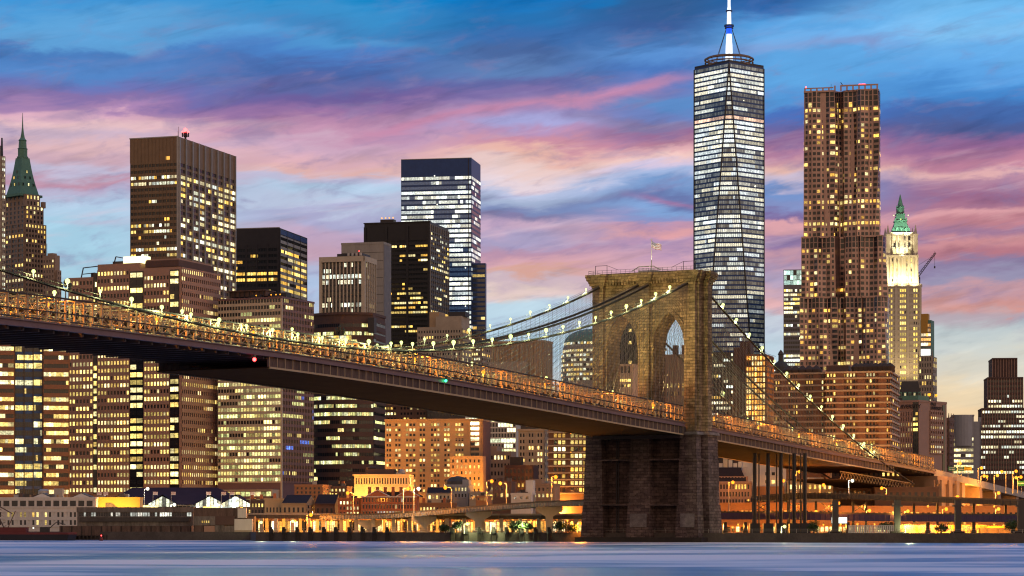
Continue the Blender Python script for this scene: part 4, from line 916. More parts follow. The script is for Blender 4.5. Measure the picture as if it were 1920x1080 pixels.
def scaffold():
    b = Bld('sheeted_building', 'orange glowing building under scaffolding beside a brown concrete core', 1398, 1436, 1450, 1180, 18, 'orange_brick')
    z1 = b.z(664); zb = b.z(800); b.vol(z1=z1)
    b.part(('core_wall', 'rusty_metal')).box(b.x(1374), b.x(1399), 2, b.R, 0, b.z(650)); b.part(('core_wall', 'rusty_metal')).box(b.x(1384), b.x(1404), 4, 12, 0, b.z(638))
    for s, a0, a1, nc in (('F', -b.W+.3, -.2, 7), ('R', .3, b.R-.3, 7)):
        b.facade(s, a0, a1, zb, z1-.5, 13, nc, 'punch', ww=.74, wh=.74, sill=.12, lit=.92, full=1, pal=[(1,.46,.08),(1,.6,.16),(1,.4,.06),(1,.72,.3)], k=1.5, proud=.5, corr=.3)
    for i in range(14):
        z = zb + (z1-zb)*i/13
        b.part(('scaffold', 'dark_steel')).tube((-b.W-.5, -1.2, z), (.9, -1.2, z), .1, 4); b.part(('scaffold', 'dark_steel')).tube((1.2, -1, z), (1.2, b.R, z), .1, 4)
    for i in range(8): t = -b.W + b.W*i/7; b.part(('scaffold', 'dark_steel')).tube((t, -1.2, zb), (t, -1.2, z1+1), .1, 4)
    for q in range(6): b.part(('work_lamp', 'lamp_amber')).ball((b.r.uniform(-b.W, 0), -1.6, b.r.uniform(zb, z1)), .22, 6, 4)
    b.done()
    c = Bld('grey_office', 'dark office behind the bridge tower with scattered warm windows at the foot of the supertall', 1318, 1376, 1384, 1320, 12, 'dark_concrete')
    z1 = c.z(660); c.vol(z1=z1); c.facade('F', -c.W+.3, -.3, c.z(800), z1, 14, 12, ww=.6, wh=.5, lit=.3, full=.1, pal=WARM+WHITE); c.done()
    D = 1350; r = thing('cupola', 'small dark cupola with a lantern on an old roof under the narrow glass block', 'building', (wx(1467, D), D + 8, QZ)); z = lambda py: wz(py, D) - QZ
    m = MB(); m.lathe([(5.2, 0), (5.2, z(698)), (5.6, z(697)), (5.6, z(695))], 12); m.build('drum', 'dark_concrete', r)
    m = MB(); m.lathe([(5.2, z(695)), (4.6, z(686)), (3.4, z(680)), (1.8, z(676)), (1.6, z(675))], 16); m.build('dome', 'tar_roof', r)
    m = MB(); m.lathe([(1.5, z(676)), (1.4, z(664)), (1.8, z(663)), (1.3, z(659)), (.2, z(654))], 8); m.build('lantern', 'dark_concrete', r)
    for k in range(5): m = MB(); m.ball((-4+2*k, -4.6, z(694)), .35, 6, 4); m.build('lamp', 'lamp_white', r)
scaffold()

def southbridge():
    D = 1040
    for nm, lab, xl, xc, xr, yt in (('brick_flats', 'brown brick apartment slab with pale balcony bands, the lower wing beside the cable lamps', 1452, 1546, 1560, 700), ('brick_flats', 'brown brick apartment slab with pale balcony bands and a dark roof tower', 1548, 1668, 1684, 697)):
        b = Bld(nm, lab, xl, xc, xr, D if yt == 697 else D+22, 14, 'brown_brick', group='brown brick apartment slabs behind the bridge')
        z1 = b.z(yt); zb = b.z(870); b.vol(z1=z1); nf = 15
        b.facade('F', -b.W+.3, -.3, zb, z1, nf, 19, 'punch', ww=.5, wh=.5, sill=.3, lit=.32, full=.05, pal=GOLD+WARM, proud=.3, cols=lambda j: j % 6 not in (3, 4), corr=.4)
        b.facade('R', .3, b.R-.3, zb, z1, nf, 4, 'punch', ww=.5, wh=.5, sill=.3, lit=.2, full=0, pal=GOLD, proud=.3)
        for i in range(nf + 1):
            z = zb + (z1-zb)*i/nf
            b.part(('balcony_band', 'limestone')).box(-b.W-.2, .5, -1.0, 0, z-.35, z+.4); b.part(('balcony_band', 'limestone')).box(0, .9, 0, b.R, z-.35, z+.4)
        for f in (.0, .33, .66): b.part(('brick_pier', 'brown_brick')).box(-b.W*f-4.6, -b.W*f-1.2, -.8, 0, 0, z1-.5)
        if yt == 697:
            b.part(('roof_tower', 'dark_brick')).box(b.x(1548), b.x(1590), 2, 12, z1-8, b.z(683))
            for q in range(8): b.part(('roof_tank', 'tree_brown')).lathe([(2.2, z1), (2.4, z1+2.5), (1.2, z1+3.6), (.2, z1+4.2)], 8, (b.x(1604 + q*9), 4))
        else:
            for q in range(5): b.part(('roof_tank', 'tree_brown')).lathe([(2.6, z1), (2.6, z1+2), (.3, z1+4)], 8, (b.x(1476 + q*13), 5))
        b.done()
southbridge()

def university():
    b = Bld('university_block', 'tan stone university block with dark lettering on its two upper corners', 1683, 1723, 1775, 1180, 38, 'salmon_granite')
    z1 = b.z(752); b.vol(z1=z1); zb = b.z(865); x, y = b.x, b.y
    b.facade('F', -b.W+.3, x(1712), b.z(850), b.z(771), 8, 6, 'punch', ww=.4, wh=.66, sill=.2, lit=.15, full=.1, pal=WARM, rows={6:.7,4:.4,3:.8,1:.6,7:.1}, proud=.5, pier=1, pierw=.9, pierp=.7)
    b.part(('dark_slot', 'dark_glass')).box(x(1712), x(1722), -.2, 0, 0, z1-.2)
    b.facade('F', x(1712.5), x(1721.5), b.z(850), b.z(771), 8, 2, 'ribbon', ww=.9, wh=.55, at=-.25, lit=.4, full=.2, pal=WARM, wallbands=False)
    yw = b.R * .38
    b.facade('R', yw, b.R*.86, b.z(850), b.z(768), 9, 6, 'punch', ww=.5, wh=.5, sill=.25, rows={8:.0,7:.85,6:.0,5:.9,4:.1,3:.6,2:.1,1:.75,0:.7}, pal=WARM+WHITE, proud=.4, pier=1, pierw=.8, pierp=.6)
    b.part(('dark_slot', 'dark_glass')).box(0, .25, b.R*.84, b.R*.93, 0, z1-1)
    b.wall.box(-b.W-.2, .2, -.25, b.R, z1-.4, z1+.6)
    b.part(('roof_house', 'copper_green')).box(-b.W+1, -2, 3, 14, z1, z1+3)
    def text(s, loc, rot, size):
        c = bpy.data.curves.new('lettering', 'FONT'); c.body = s; c.size = size; c.extrude = .08; c.offset = .03; c.materials.append(MATS['letter_dark'])
        tmp = bpy.data.objects.new('lettering', c); COL.objects.link(tmp); bpy.context.view_layer.update(); me = bpy.data.meshes.new_from_object(tmp.evaluated_get(bpy.context.evaluated_depsgraph_get())); bpy.data.objects.remove(tmp); bpy.data.curves.remove(c)
        o = bpy.data.objects.new('lettering', me); COL.objects.link(o); o.parent = b.root; o.location = loc; o.rotation_euler = rot
    text('UNIVERSITY', (x(1678), -.36, b.z(765)), (math.radians(90), 0, 0), 2.7)
    text('PACE', (.36, yw+.6, b.z(758.5)), (math.radians(90), 0, math.radians(90)), 2.3); text('UNIVERSITY', (.36, yw+.6, b.z(766)), (math.radians(90), 0, math.radians(90)), 2.3)
    for (px, k) in ((1741, 1.0), (1754, .8)): b.part(('roof_lamp', 'lamp_sodium')).ball((0.5, y(px), z1 + 3.5), .75*k, 8, 6)
    for (px) in (1741, 1754): b.part(('lamp_pole', 'lamp_iron')).tube((.5, y(px), z1), (.5, y(px), z1+3), .12, 4)
    b.done()
    m = Bld('mansard_block', 'old block with a dark green mansard roof and round dormers behind the university block', 1684, 1728, 1736, 1420, 10, 'limestone')
    z1 = m.z(752); m.vol(z1=z1); zt = m.z(714); rf = m.part(('mansard_roof', 'tar_roof'))
    rf.prism([(-m.W,0),(0,0),(0,m.R),(-m.W,m.R)], z1, zt, [(-m.W+2,2.5),(-2,2.5),(-2,m.R-2),(-m.W+2,m.R-2)])
    for q in range(5): X_ = -m.W + m.W*(q+.5)/5; m.part(('dormer', 'copper_green')).box(X_-.9, X_+.9, .2, 3, z1+2, z1+5.4); m.pun.append(MB().face([(X_-.5, .1, z1+2.4), (X_+.5, .1, z1+2.4), (X_+.5, .1, z1+4.8), (X_-.5, .1, z1+4.8)], (.5,.4,.2) if q % 2 else (.0,.0,.0)))
    m.done()
university()

def right_end():
    b = Bld('stepped_tower', 'dark purple-brown stepped tower of close stone ribs with a plain top', 1828, 1952, 1975, 1650, 6, 'dark_brick')
    x = b.x; st = [(1828, 1975, 980, 803), (1841, 1960, 803, 766), (1852, 1918, 766, 708), (1861, 1907, 708, 672)]
    for (p0, p1, y0, y1) in st:
        x0, x1 = x(p0), x(p1); z0, z1 = b.z(y0), b.z(y1); b.wall.box(x0, x1, 0, 30, 0 if y0 > 900 else z0-1, z1)
        n = int((x1-x0)/1.75)
        for i in range(n+1): t = x0 + (x1-x0)*i/n; b.part(('rib', 'salmon_granite')).box(t-.2, t+.2, -.6, 0, max(0, b.z(900) if y0 > 900 else z0), z1+.2)
        if y1 > 690:
            nf = max(2, round((z1-max(z0, b.z(900)))/3.6)); R = {i: b.r.choice([.05,.5,.08,.85,.1,.3]) for i in range(nf)}; R[nf-1] = .9 if y1 > 760 else .1
            b.facade('F', x0+.3, x1-.3, max(z0, b.z(900)), z1-.6, nf, n, 'ribbon', ww=.7, wh=.5, sill=.25, rows=R, pal=WHITE, corr=.7, proud=.25, k=.85)
        b.wall.box(x0-.2, x1+.2, -.8, 30, z1-.5, z1+.5)
    b.done()
    b = Bld('rounded_office', 'pale grey office with blank rounded upper storeys over lit ribbon floors', 1786, 1826, 1834, 1500, 8, 'grey_panel')
    z1 = b.z(779); b.vol(z1=z1); b.part(('upper_drum', 'grey_panel')).lathe([(6.4, b.z(836)), (6.4, z1+.4)], 20, (b.x(1806), 3)); b.part(('parapet', 'grey_panel')).box(-b.W-.2, .3, -.3, b.R, z1-.4, z1+.5)
    b.facade('F', -b.W+.3, -.3, b.z(890), b.z(818), 7, 8, 'ribbon', ww=.92, wh=.5, sill=.25, at=-.1, lit=.9, full=1, pal=[(1,.78,.3),(1,.85,.45)], k=1.05, rows={6:.9,5:.95,4:.8,3:.7,2:.9,1:.9,0:.9}, proud=.6)
    b.wall.box(0, b.x(1840, 0), 2, 10, 0, b.z(790)); b.wall.box(b.x(1836, 1), b.x(1840,1), 2, 8, 0, b.z(782)); b.done()
    b = Bld('old_masonry_block', 'narrow old brown masonry block with cornices beside the university block', 1766, 1779, 1788, 1300, 25, 'brown_brick')
    z1 = b.z(783); b.vol(z1=z1)
    for py in (790, 822, 850): b.part(('cornice', 'brown_brick')).box(-b.W-.4, .5, -.6, b.R+.3, b.z(py), b.z(py)+.8)
    b.facade('F', -b.W+.3, -.3, b.z(880), z1-2, 8, 3, ww=.4, wh=.5, lit=.15, full=0); b.facade('R', .3, b.R-.3, b.z(880), z1-2, 8, 3, ww=.4, wh=.5, lit=.1, full=0)
    for q in range(3): b.part(('finial', 'brown_brick')).tube((0, b.R*q/2, z1), (0, b.R*q/2, z1+2.5), .4, 5, .15)
    b.done()
right_end()

# --- housing and offices below the bridge
def tan_flats():
    b = Bld('tan_apartments', 'broad tan brick apartment slab with a bright lit stairwell column', 722, 905, 919, 1010, 8, 'tan_brick')
    z1 = b.z(787); zb = b.z(925); b.vol(z1=z1); nf = 14; x = b.x
    for (p0, p1, n) in ((724,734,2),(740,752,2),(760,780,3),(786,798,2),(807,825,3),(832,844,2),(853,870,3)):
        b.facade('F', x(p0), x(p1), zb, z1-1, nf, n, 'punch', ww=.62, wh=.5, sill=.3, lit=.38, full=.05, pal=WARM, proud=.0, wallbands=False, corr=.3, blinds=.2)
        for i in range(nf): b.part(('lintel', 'limestone')).box(x(p0), x(p1), -.16, 0, zb+(z1-1-zb)*(i+.24)/nf, zb+(z1-1-zb)*(i+.29)/nf)
    b.part(('stairwell', 'tan_brick')).box(x(879), x(882), -.9, 0, 0, z1+.4); b.part(('stairwell', 'tan_brick')).box(x(899), x(902), -.9, 0, 0, z1+.4)
    b.facade('F', x(882.5), x(898.5), b.z(866), z1-.5, 8, 2, 'ribbon', ww=.96, wh=.62, sill=.2, at=0, lit=1, full=1, pal=[(1,.88,.45)], k=2.0, proud=.8, spm=('landing', 'tan_brick'))
    b.facade('R', .3, b.R-.3, zb, z1-1, nf, 2, 'punch', ww=.35, wh=.5, lit=.5, full=0, pal=WARM, wallbands=False)
    b.part(('side_face', 'brown_brick')).box(0, .2, .1, b.R, 0, z1+.1)
    for i in range(5): b.part(('course_line', 'limestone')).box(-b.W, 0, -.1, 0, zb+(z1-zb)*(i+1)/5.5, zb+(z1-zb)*(i+1)/5.5+.18)
    b.wall.box(-b.W-.2, .3, -.3, b.R, z1-.3, z1+.5)
    b.wall.box(x(850), x(911), -9, 0, 0, b.z(856)); b.facade('F', x(852), x(908), zb, b.z(860), 6, 7, 'punch', ww=.35, wh=.5, at=-9, lit=.4, full=0, pal=WARM, wallbands=False)
    b.done()
    c = Bld('brown_flats', 'brown brick apartment tower with warm windows squeezed under the bridge deck behind the curved office', 700, 800, 812, 1240, 10, 'brown_brick')
    z1 = c.z(700); c.vol(z1=z1); c.facade('F', -c.W+.3, -.3, c.z(880), z1, 18, 16, 'punch', ww=.6, wh=.45, lit=.4, full=.1, pal=WARM, blinds=.4, cols=lambda j: j % 5 != 2); c.done()
    c = Bld('grey_flats', 'grey office wing with white lit windows under the bridge deck above the tan apartments', 800, 872, 884, 1230, 10, 'dark_concrete')
    z1 = c.z(735); c.vol(z1=z1); c.facade('F', -c.W+.3, -.3, c.z(880), z1, 12, 12, 'punch', ww=.6, wh=.45, lit=.45, full=.2, pal=WHITE+WARM); c.part(('water_tank', 'tree_brown')).lathe([(3, z1), (3, z1+5), (.4, z1+7)], 10, (-c.W*.6, 4)); c.done()
    c = Bld('grid_glass_office', 'pale glass office with a fine white grid glowing green and yellow', 872, 968, 982, 1210, 12, 'white_metal')
    z1 = c.z(772); c.vol(z1=z1); c.facade('F', -c.W+.2, -.2, c.z(880), z1, 11, 17, 'punch', ww=.78, wh=.74, sill=.14, lit=.35, full=.25, pal=[(.7,.85,.4),(1,.9,.4),(.85,.95,.6)], k=.95, rows={10:.9,5:.95,6:.3,1:.95,2:.6,9:.5}, corr=.8, proud=.2); c.done()
    c = Bld('limestone_flats', 'square limestone apartment house with paired windows and a dark attic storey', 972, 1020, 1034, 1100, 14, 'limestone')
    z1 = c.z(806); c.vol(z1=z1); c.part(('attic', 'tar_roof')).box(-c.W+.8, -.8, .8, c.R-1, z1, c.z(790)); c.wall.box(-c.W-.4, .4, -.5, c.R, z1-.4, z1+.5); c.wall.box(-c.W-.3, .3, -.4, 0, c.z(868), c.z(868)+.6)
    c.facade('F', -c.W+.5, -.5, c.z(905), z1-1, 8, 8, 'punch', ww=.55, wh=.55, lit=.4, full=.05, pal=WARM, cols=lambda j: j % 3 != 2); c.facade('R', .4, c.R-.4, c.z(905), z1-1, 8, 4, ww=.4, wh=.5, lit=.5, full=0, pal=WARM); c.done()
    c = Bld('balcony_flats', 'brick apartment block striped by pale balcony edges beside the bridge pier', 1028, 1102, 1118, 960, 6, 'brown_brick')
    z1 = c.z(785); zb = c.z(925); c.vol(z1=z1); nf = 11
    c.facade('F', -c.W+.3, -.3, zb, z1, nf, 9, 'punch', ww=.7, wh=.55, lit=.5, full=.1, pal=GOLD+WARM, cols=lambda j: j not in (0, 4), proud=.25)
    for i in range(nf+1): z = zb+(z1-zb)*i/nf; c.part(('balcony_edge', 'limestone')).box(-c.W-.2, .4, -1.1, 0, z-.2, z+.25)
    for f in (.3, .55, .8): c.part(('downlight', 'lamp_amber')).ball((-c.W*.42, -1.2, zb+(z1-zb)*f), .2, 6, 4)
    c.done()
    c = Bld('low_brown_block', 'low brown block wedged between the tan apartments and the limestone house', 912, 958, 968, 1060, 12, 'granite_tan')
    z1 = c.z(846); c.vol(z1=z1); c.wall.box(-c.W, -c.W*.6, 1, 12, z1, c.z(836)); c.facade('F', -c.W+.3, -.3, c.z(925), z1-1, 5, 7, ww=.5, wh=.5, lit=.3, full=0); c.done()
    c = Bld('dark_loft', 'dark brick loft building in shade behind the low waterfront roofs', 946, 1000, 1010, 1020, 10, 'dark_brick')
    z1 = c.z(872); c.vol(z1=z1); c.part(('roof_house', 'dark_steel')).box(-c.W+2, -c.W+7, 2, 6, z1, z1+3.5); c.facade('F', -c.W+.3, -.3, c.z(930), z1-1, 4, 7, ww=.5, wh=.5, lit=.2, full=0); c.done()
tan_flats()
# ------------------------------------------------------------------ the suspension bridge (local x across it, towards the upstream side; local y along it, towards the city)
BA = math.radians(27.5); BC = (43.6, 754.2)
bridge = thing('suspension_bridge', 'great suspension bridge with a gothic twin-arched granite tower and web of cables', 'bridge', (BC[0], BC[1], 0), -BA)
def BW(u, y, z): return (BC[0] + u*math.cos(BA) + y*math.sin(BA), BC[1] - u*math.sin(BA) + y*math.cos(BA), z)
_zt = [(-460, 42.0), (-400, 43.4), (-331, 44.3), (-277, 44.2), (-214, 43.4), (-135, 41.1), (-49, 37.8), (0, 36.1), (78, 33.0), (145, 30.2), (242, 26.4), (330, 21.4), (480, 12.5)]
def zf(y):
    for i in range(len(_zt) - 1):
        a, b = _zt[i], _zt[i+1]
        if a[0] <= y <= b[0]:
            m = lambda k: (_zt[min(len(_zt)-1, k+1)][1] - _zt[max(0, k-1)][1]) / (_zt[min(len(_zt)-1, k+1)][0] - _zt[max(0, k-1)][0])
            h = b[0]-a[0]; t_ = (y-a[0])/h
            return (2*t_**3-3*t_**2+1)*a[1] + (t_**3-2*t_**2+t_)*h*m(i) + (-2*t_**3+3*t_**2)*b[1] + (t_**3-t_**2)*h*m(i+1)
    return _zt[0][1] if y < 0 else _zt[-1][1]
def zc(y):
    if y < -218: return 46.8 + .00052*(y+218)**2
    if y <= 0: return 46.8 + .00073*(y+218)**2
    return 81.5 - .378*y + .00045*y*y
def rng(a, b, st):
    n = max(1, round((b-a)/st)); return [a + (b-a)*i/n for i in range(n+1)]
Y0, Y1 = -430, 242
TW = 8.6
# masonry tower
tower = thing('tower', None, None); tower.parent = bridge
def arch(t_): R = 12.98; return math.sqrt(max(0, R*R - (R - t_)**2))
m = MB(); OX = 18.0
for s in (-1, 1): m.box(min(s*13.3, s*OX), max(s*13.3, s*OX), -4.6, 4.6, 34, 82)
m.box(-2.6, 2.6, -4.6, 4.6, 34, 82)
for c_ in (-7.95, 7.95):
    n = 14
    for i in range(n):
        x0, x1 = -5.35 + 10.7*i/n, -5.35 + 10.7*(i+1)/n
        za, zb = 60.5 + arch(5.35-abs(x0)), 60.5 + arch(5.35-abs(x1)); i0 = len(m.v)
        m.v += [(c_+x0,-4.6,za),(c_+x1,-4.6,zb),(c_+x1,4.6,zb),(c_+x0,4.6,za),(c_+x0,-4.6,82),(c_+x1,-4.6,82),(c_+x1,4.6,82),(c_+x0,4.6,82)]
        for q in ((0,3,2,1),(4,5,6,7),(0,1,5,4),(2,3,7,6)): m.f.append(tuple(i0+a for a in q)); m.g.append((0,0,0))
m.build('tower_shaft', 'tower_granite', tower)
# buttresses
bt = []
for x0, x1, d in ((13.8, 17.4, 6.3), (-17.4, -13.8, 6.3), (-1.8, 1.8, 6.1)):
    for s in (-1, 1): bt.append(MB().box(x0, x1, s*4.6 if s > 0 else -d, d if s > 0 else -4.6, 34, 79.6))
for s in (-1, 1): bt.append(MB().box(min(s*18, s*19.7), max(s*18, s*19.7), -1.6, 1.6, 34, 79.6))
for b_ in bt: b_.build('buttress', 'tower_granite', tower)
# arch mouldings standing proud round each opening
for c_ in (-7.95, 7.95):
    mo = MB(); n = 18; prev = None
    for i in range(n+1):
        t_ = -5.35 + 10.7*i/n; z = 60.5 + arch(5.35-abs(t_)); k = 1.0 + 1.35/10
        p = (c_ + t_, z); q = (c_ + t_*1.27, 60.5 + (z-60.5)*1.16 + .2)
        if prev:
            for s in (-1,):
                y0, y1 = -4.95, -4.5; i0 = len(mo.v)
                for (a, b2) in (prev, (p, q)): mo.v += [(a[0], y0, a[1]), (b2[0], y0, b2[1]), (b2[0], y1, b2[1]), (a[0], y1, a[1])]
                for f_ in ((0,1,5,4),(1,2,6,5),(2,3,7,6),(3,0,4,7)): mo.f.append(tuple(i0+a for a in f_)); mo.g.append((0,0,0))
        prev = (p, q)
    mo.build('arch_moulding', 'tower_granite', tower)
sc_ = MB()
for x0, x1 in ((-13.6, -12.9), (-3.0, -2.2), (2.2, 3.0), (12.9, 13.6)): sc_.box(x0, x1, -4.8, 4.8, 59.9, 60.7)
sc_.build('string_course', 'tower_granite', tower)
s2 = MB(); s2.box(-OX-.25, OX+.25, -4.85, 4.85, 75.2, 75.8); s2.build('string_course', 'tower_granite', tower)
def outline(e):
    """plan of shaft with its buttresses, grown by e"""
    a = [(-OX-e,-4.6-e),(-17.4-e,-4.6-e),(-17.4-e,-6.3-e),(-13.8+e,-6.3-e),(-13.8+e,-4.6-e),(-1.8-e,-4.6-e),(-1.8-e,-6.1-e),(1.8+e,-6.1-e),(1.8+e,-4.6-e),(13.8-e,-4.6-e),(13.8-e,-6.3-e),(17.4+e,-6.3-e),(17.4+e,-4.6-e),(OX+e,-4.6-e),(OX+e,-1.6-e),(19.7+e,-1.6-e)]
    b = [(-x, -y) for x, y in a]; return a + b
cn = MB()
for e, z0, z1 in ((.25, 79.4, 80.2), (.6, 80.2, 80.9), (1.05, 80.9, 81.7), (1.5, 81.7, 82.5)): cn.prism(outline(e), z0, z1)
cn.prism(outline(1.75), 82.5, 83.5)
for i in range(38):
    x = -18.4 + 36.8*i/37; cn.box(x-.28, x+.28, -6.0, -4.7, 80.2, 81.7)
cn.build('cornice', 'tower_granite', tower)
r_ = MB(); z = 83.5; r_.box(-16, 16, -4, 4, 83.5, 84.0)
for i in range(25):
    x = -19 + 38*i/24
    for y in (-5.8, 5.8): r_.tube((x, y, z), (x, y, z+1.4), .05, 4)
for zz in (.7, 1.4):
    for y in (-5.8, 5.8): r_.tube((-19, y, z+zz), (19, y, z+zz), .05, 4)
    for x in (-19, 19): r_.tube((x, -5.8, z+zz), (x, 5.8, z+zz), .05, 4)
for s in (-1, 1): r_.path([(s*13, -5, z), (s*13, -5, z+3), (s*17, -5, z+3), (s*17, -5, z)], .09, 4); r_.path([(s*13, -5, z+3), (s*9, -5, z+1.4)], .07, 4)
r_.build('roof_railing', 'dark_steel', tower)
p_ = MB()
for i in range(7): p_.tube((-4+8*i/6, -4, z), (-4+8*i/6, -4, z+1.6), .09, 4); p_.tube((-4+8*i/6, -4, z+1.6), (-4+8*i/6+1, 3, z+1.2), .07, 4)
p_.path([(-5, -4, z+.9), (-2.5, -4, z+2.2), (2.5, -4, z+2.2), (5, -4, z+.9)], .16, 5); p_.box(-3, 3, -3, 3, z, z+1.0); p_.build('flag_platform', 'white_metal', tower)
# pier below the deck
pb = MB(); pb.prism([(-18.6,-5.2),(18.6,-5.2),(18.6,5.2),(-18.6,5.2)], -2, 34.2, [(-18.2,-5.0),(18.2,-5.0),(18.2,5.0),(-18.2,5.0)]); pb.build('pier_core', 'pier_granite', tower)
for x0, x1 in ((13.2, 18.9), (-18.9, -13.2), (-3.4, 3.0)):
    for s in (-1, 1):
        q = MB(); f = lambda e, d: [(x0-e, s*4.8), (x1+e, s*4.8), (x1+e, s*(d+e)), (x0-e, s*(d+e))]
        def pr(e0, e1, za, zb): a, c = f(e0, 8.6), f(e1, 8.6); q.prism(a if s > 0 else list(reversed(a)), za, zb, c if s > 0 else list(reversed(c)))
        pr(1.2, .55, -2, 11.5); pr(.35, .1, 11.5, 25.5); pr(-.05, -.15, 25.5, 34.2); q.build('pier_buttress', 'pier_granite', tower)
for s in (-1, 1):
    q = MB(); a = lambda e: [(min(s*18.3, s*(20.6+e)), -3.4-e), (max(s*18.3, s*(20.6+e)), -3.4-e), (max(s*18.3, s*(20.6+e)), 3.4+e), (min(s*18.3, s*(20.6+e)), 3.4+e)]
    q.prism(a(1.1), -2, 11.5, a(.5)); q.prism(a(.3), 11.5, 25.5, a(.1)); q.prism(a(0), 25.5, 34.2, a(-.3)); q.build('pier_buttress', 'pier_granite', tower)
q = MB(); q.box(-19.3, 19.3, -8.9, 8.9, 33.0, 33.8); q.box(18, 21.2, -3.8, 3.8, 33.0, 33.8); q.build('coping', 'pale_stone', tower)
for z in (25.5, 11.5): q = MB(); q.box(-19.2, 19.2, -8.95 if z > 20 else -9.2, 7, z-.3, z+.25); q.build('string_course', 'pier_granite', tower)
for x0, x1 in ((-3.0, 2.6), (14.0, 18.6)): q = MB(); q.box(x0, x1, -9.75, -9, 4.6, 8.8); q.build('efflorescence_patch', 'pale_stone', tower)  # proud pale panels stand for white efflorescence on the pier
q = MB(); q.box(-21.5, 21.5, -10.6, 9.5, -2, 1.5); q.box(20, 22.6, -5, 5, -2, 1.4); q.build('timber_fender', 'timber_dark', tower)
for s in (-9.5, -8.9): q = MB(); q.tube((s, -5.5, 2), (s, -5.3, 33), .16, 5); q.build('drain_pipe', 'dark_steel', tower)

# deck
deck = thing('deck', None, None); deck.parent = bridge
segs = [(Y0, -TW), (TW, Y1)]
sl = MB()
for a, b_ in ((Y0, Y1),): sl.sweep([(-12.6,-.5),(12.6,-.5),(12.6,0),(-12.6,0)], rng(a, b_, 8), zf)
sl.build('roadway', 'asphalt', deck)
for s in (-1, 1):
    for a, b_ in segs:
        g = MB(); ys = rng(a, b_, 8); xs = sorted((s*14.5, s*15.1))
        g.sweep([(xs[0],-.9),(xs[1],-.9),(xs[1],.1),(xs[0],.1)], ys, zf); xs = sorted((s*14.3, s*15.5)); g.sweep([(xs[0],.1),(xs[1],.1),(xs[1],.25),(xs[0],.25)], ys, zf); g.sweep([(xs[0],-1.05),(xs[1],-1.05),(xs[1],-.9),(xs[0],-.9)], ys, zf)
        g.build('fascia_girder', 'bridge_paint', deck)
beams = []
for y in rng(Y0, Y1, 4.6):
    if abs(y) < TW + 1: continue
    z = zf(y); b_ = MB(); b_.box(-14.6, 14.6, y-.25, y+.25, z-1.7, z-.55); beams.append((abs(y+150), b_))
beams.sort(key=lambda q: q[0]); many('floor_beam', [q[1] for q in beams], 'bridge_dark', deck)
# brackets that carry the outer truss above the fascia
br = []
for y in rng(Y0, Y1, 7.0):
    if abs(y) < TW + 2: continue
    z = zf(y); b_ = MB(); b_.box(12.8, 15.4, y-.12, y+.12, z+.85, z+1.15); b_.box(15.0, 15.4, y-.14, y+.14, z+.2, z+1.1); b_.box(13.0, 13.3, y-.12, y+.12, z-.1, z+1.0); br.append((abs(y+150), b_))
br.sort(key=lambda q: q[0]); many('bracket', [q[1] for q in br], 'bridge_buff', deck)
# stiffening trusses
def truss(x, h0, h1, h2, step, a, b_, w, matn='bridge_buff', seedling=0):
    t_ = thing('stiffening_truss', None, None); t_.parent = bridge
    for nm, h, ww in (('bottom_chord', h0, .28), ('middle_chord', h1, .22), ('top_chord', h2, .32)):
        c_ = MB(); c_.sweep([(x-.22, h-ww/2), (x+.22, h-ww/2), (x+.22, h+ww/2), (x-.22, h+ww/2)], rng(a, b_, 8), zf); c_.build(nm, 'bridge_dark', t_)
    lt = MB(); ys = rng(a, b_, step)
    for i, y in enumerate(ys):
        z = zf(y); lt.box(x-.16, x+.16, y-w*1.25, y+w*1.25, z+h0, z+h2)
        if i + 1 < len(ys):
            y2 = ys[i+1]; z2 = zf(y2)
            lt.tube((x, y, z+h1), (x, y2, z2+h2), w*.42, 4); lt.tube((x, y, z+h2), (x, y2, z2+h1), w*.42, 4)
            if i % 2 == 0: lt.tube((x, y, z+h0), (x, y2, z2+h1), w*.5, 4)
            else: lt.tube((x, y, z+h1), (x, y2, z2+h0), w*.5, 4)
    lt.build('lattice', matn, t_)
for x in (14.2, -14.2):
    for a, b_ in segs: truss(x, .95, 2.5, 5.4, 2.9, a, b_, .13)
for x in (5.0, -5.0): truss(x, .6, 2.6, 5.9, 3.4, Y0, Y1, .14)
rl = MB()
for s in (-1, 1):
    for xx in (12.4,):
        rl.sweep([(s*xx-.1, .1), (s*xx+.1, .1), (s*xx+.1, .9), (s*xx-.1, .9)] if s > 0 else [(s*xx-.1, .1), (s*xx+.1, .1), (s*xx+.1, .9), (s*xx-.1, .9)], rng(Y0, Y1, 8), zf)
rl.build('traffic_barrier', 'concrete', deck)
pr_ = MB(); pr_.sweep([(-2.6,4.0),(2.6,4.0),(2.6,4.3),(-2.6,4.3)], rng(Y0, Y1, 8), zf); pr_.build('promenade', 'wood_deck', deck)
for s in (-1, 1):
    q = MB(); q.sweep([(s*2.6-.05,5.3),(s*2.6+.05,5.3),(s*2.6+.05,5.42),(s*2.6-.05,5.42)], rng(Y0, Y1, 8), zf)
    for y in rng(Y0, Y1, 4): q.tube((s*2.6, y, zf(y)+4.2), (s*2.6, y, zf(y)+5.4), .05, 4)
    q.build('promenade_railing', 'bridge_buff', deck)
st_ = []
for y in rng(Y0, Y1, 6.8):
    if abs(y) < TW+1: continue
    z = zf(y); b_ = MB(); b_.box(-14.2, 14.2, y-.11, y+.11, z+5.15, z+5.4); st_.append((abs(y+150), b_))
st_.sort(key=lambda q: q[0]); many('overhead_strut', [q[1] for q in st_], 'bridge_buff', deck)
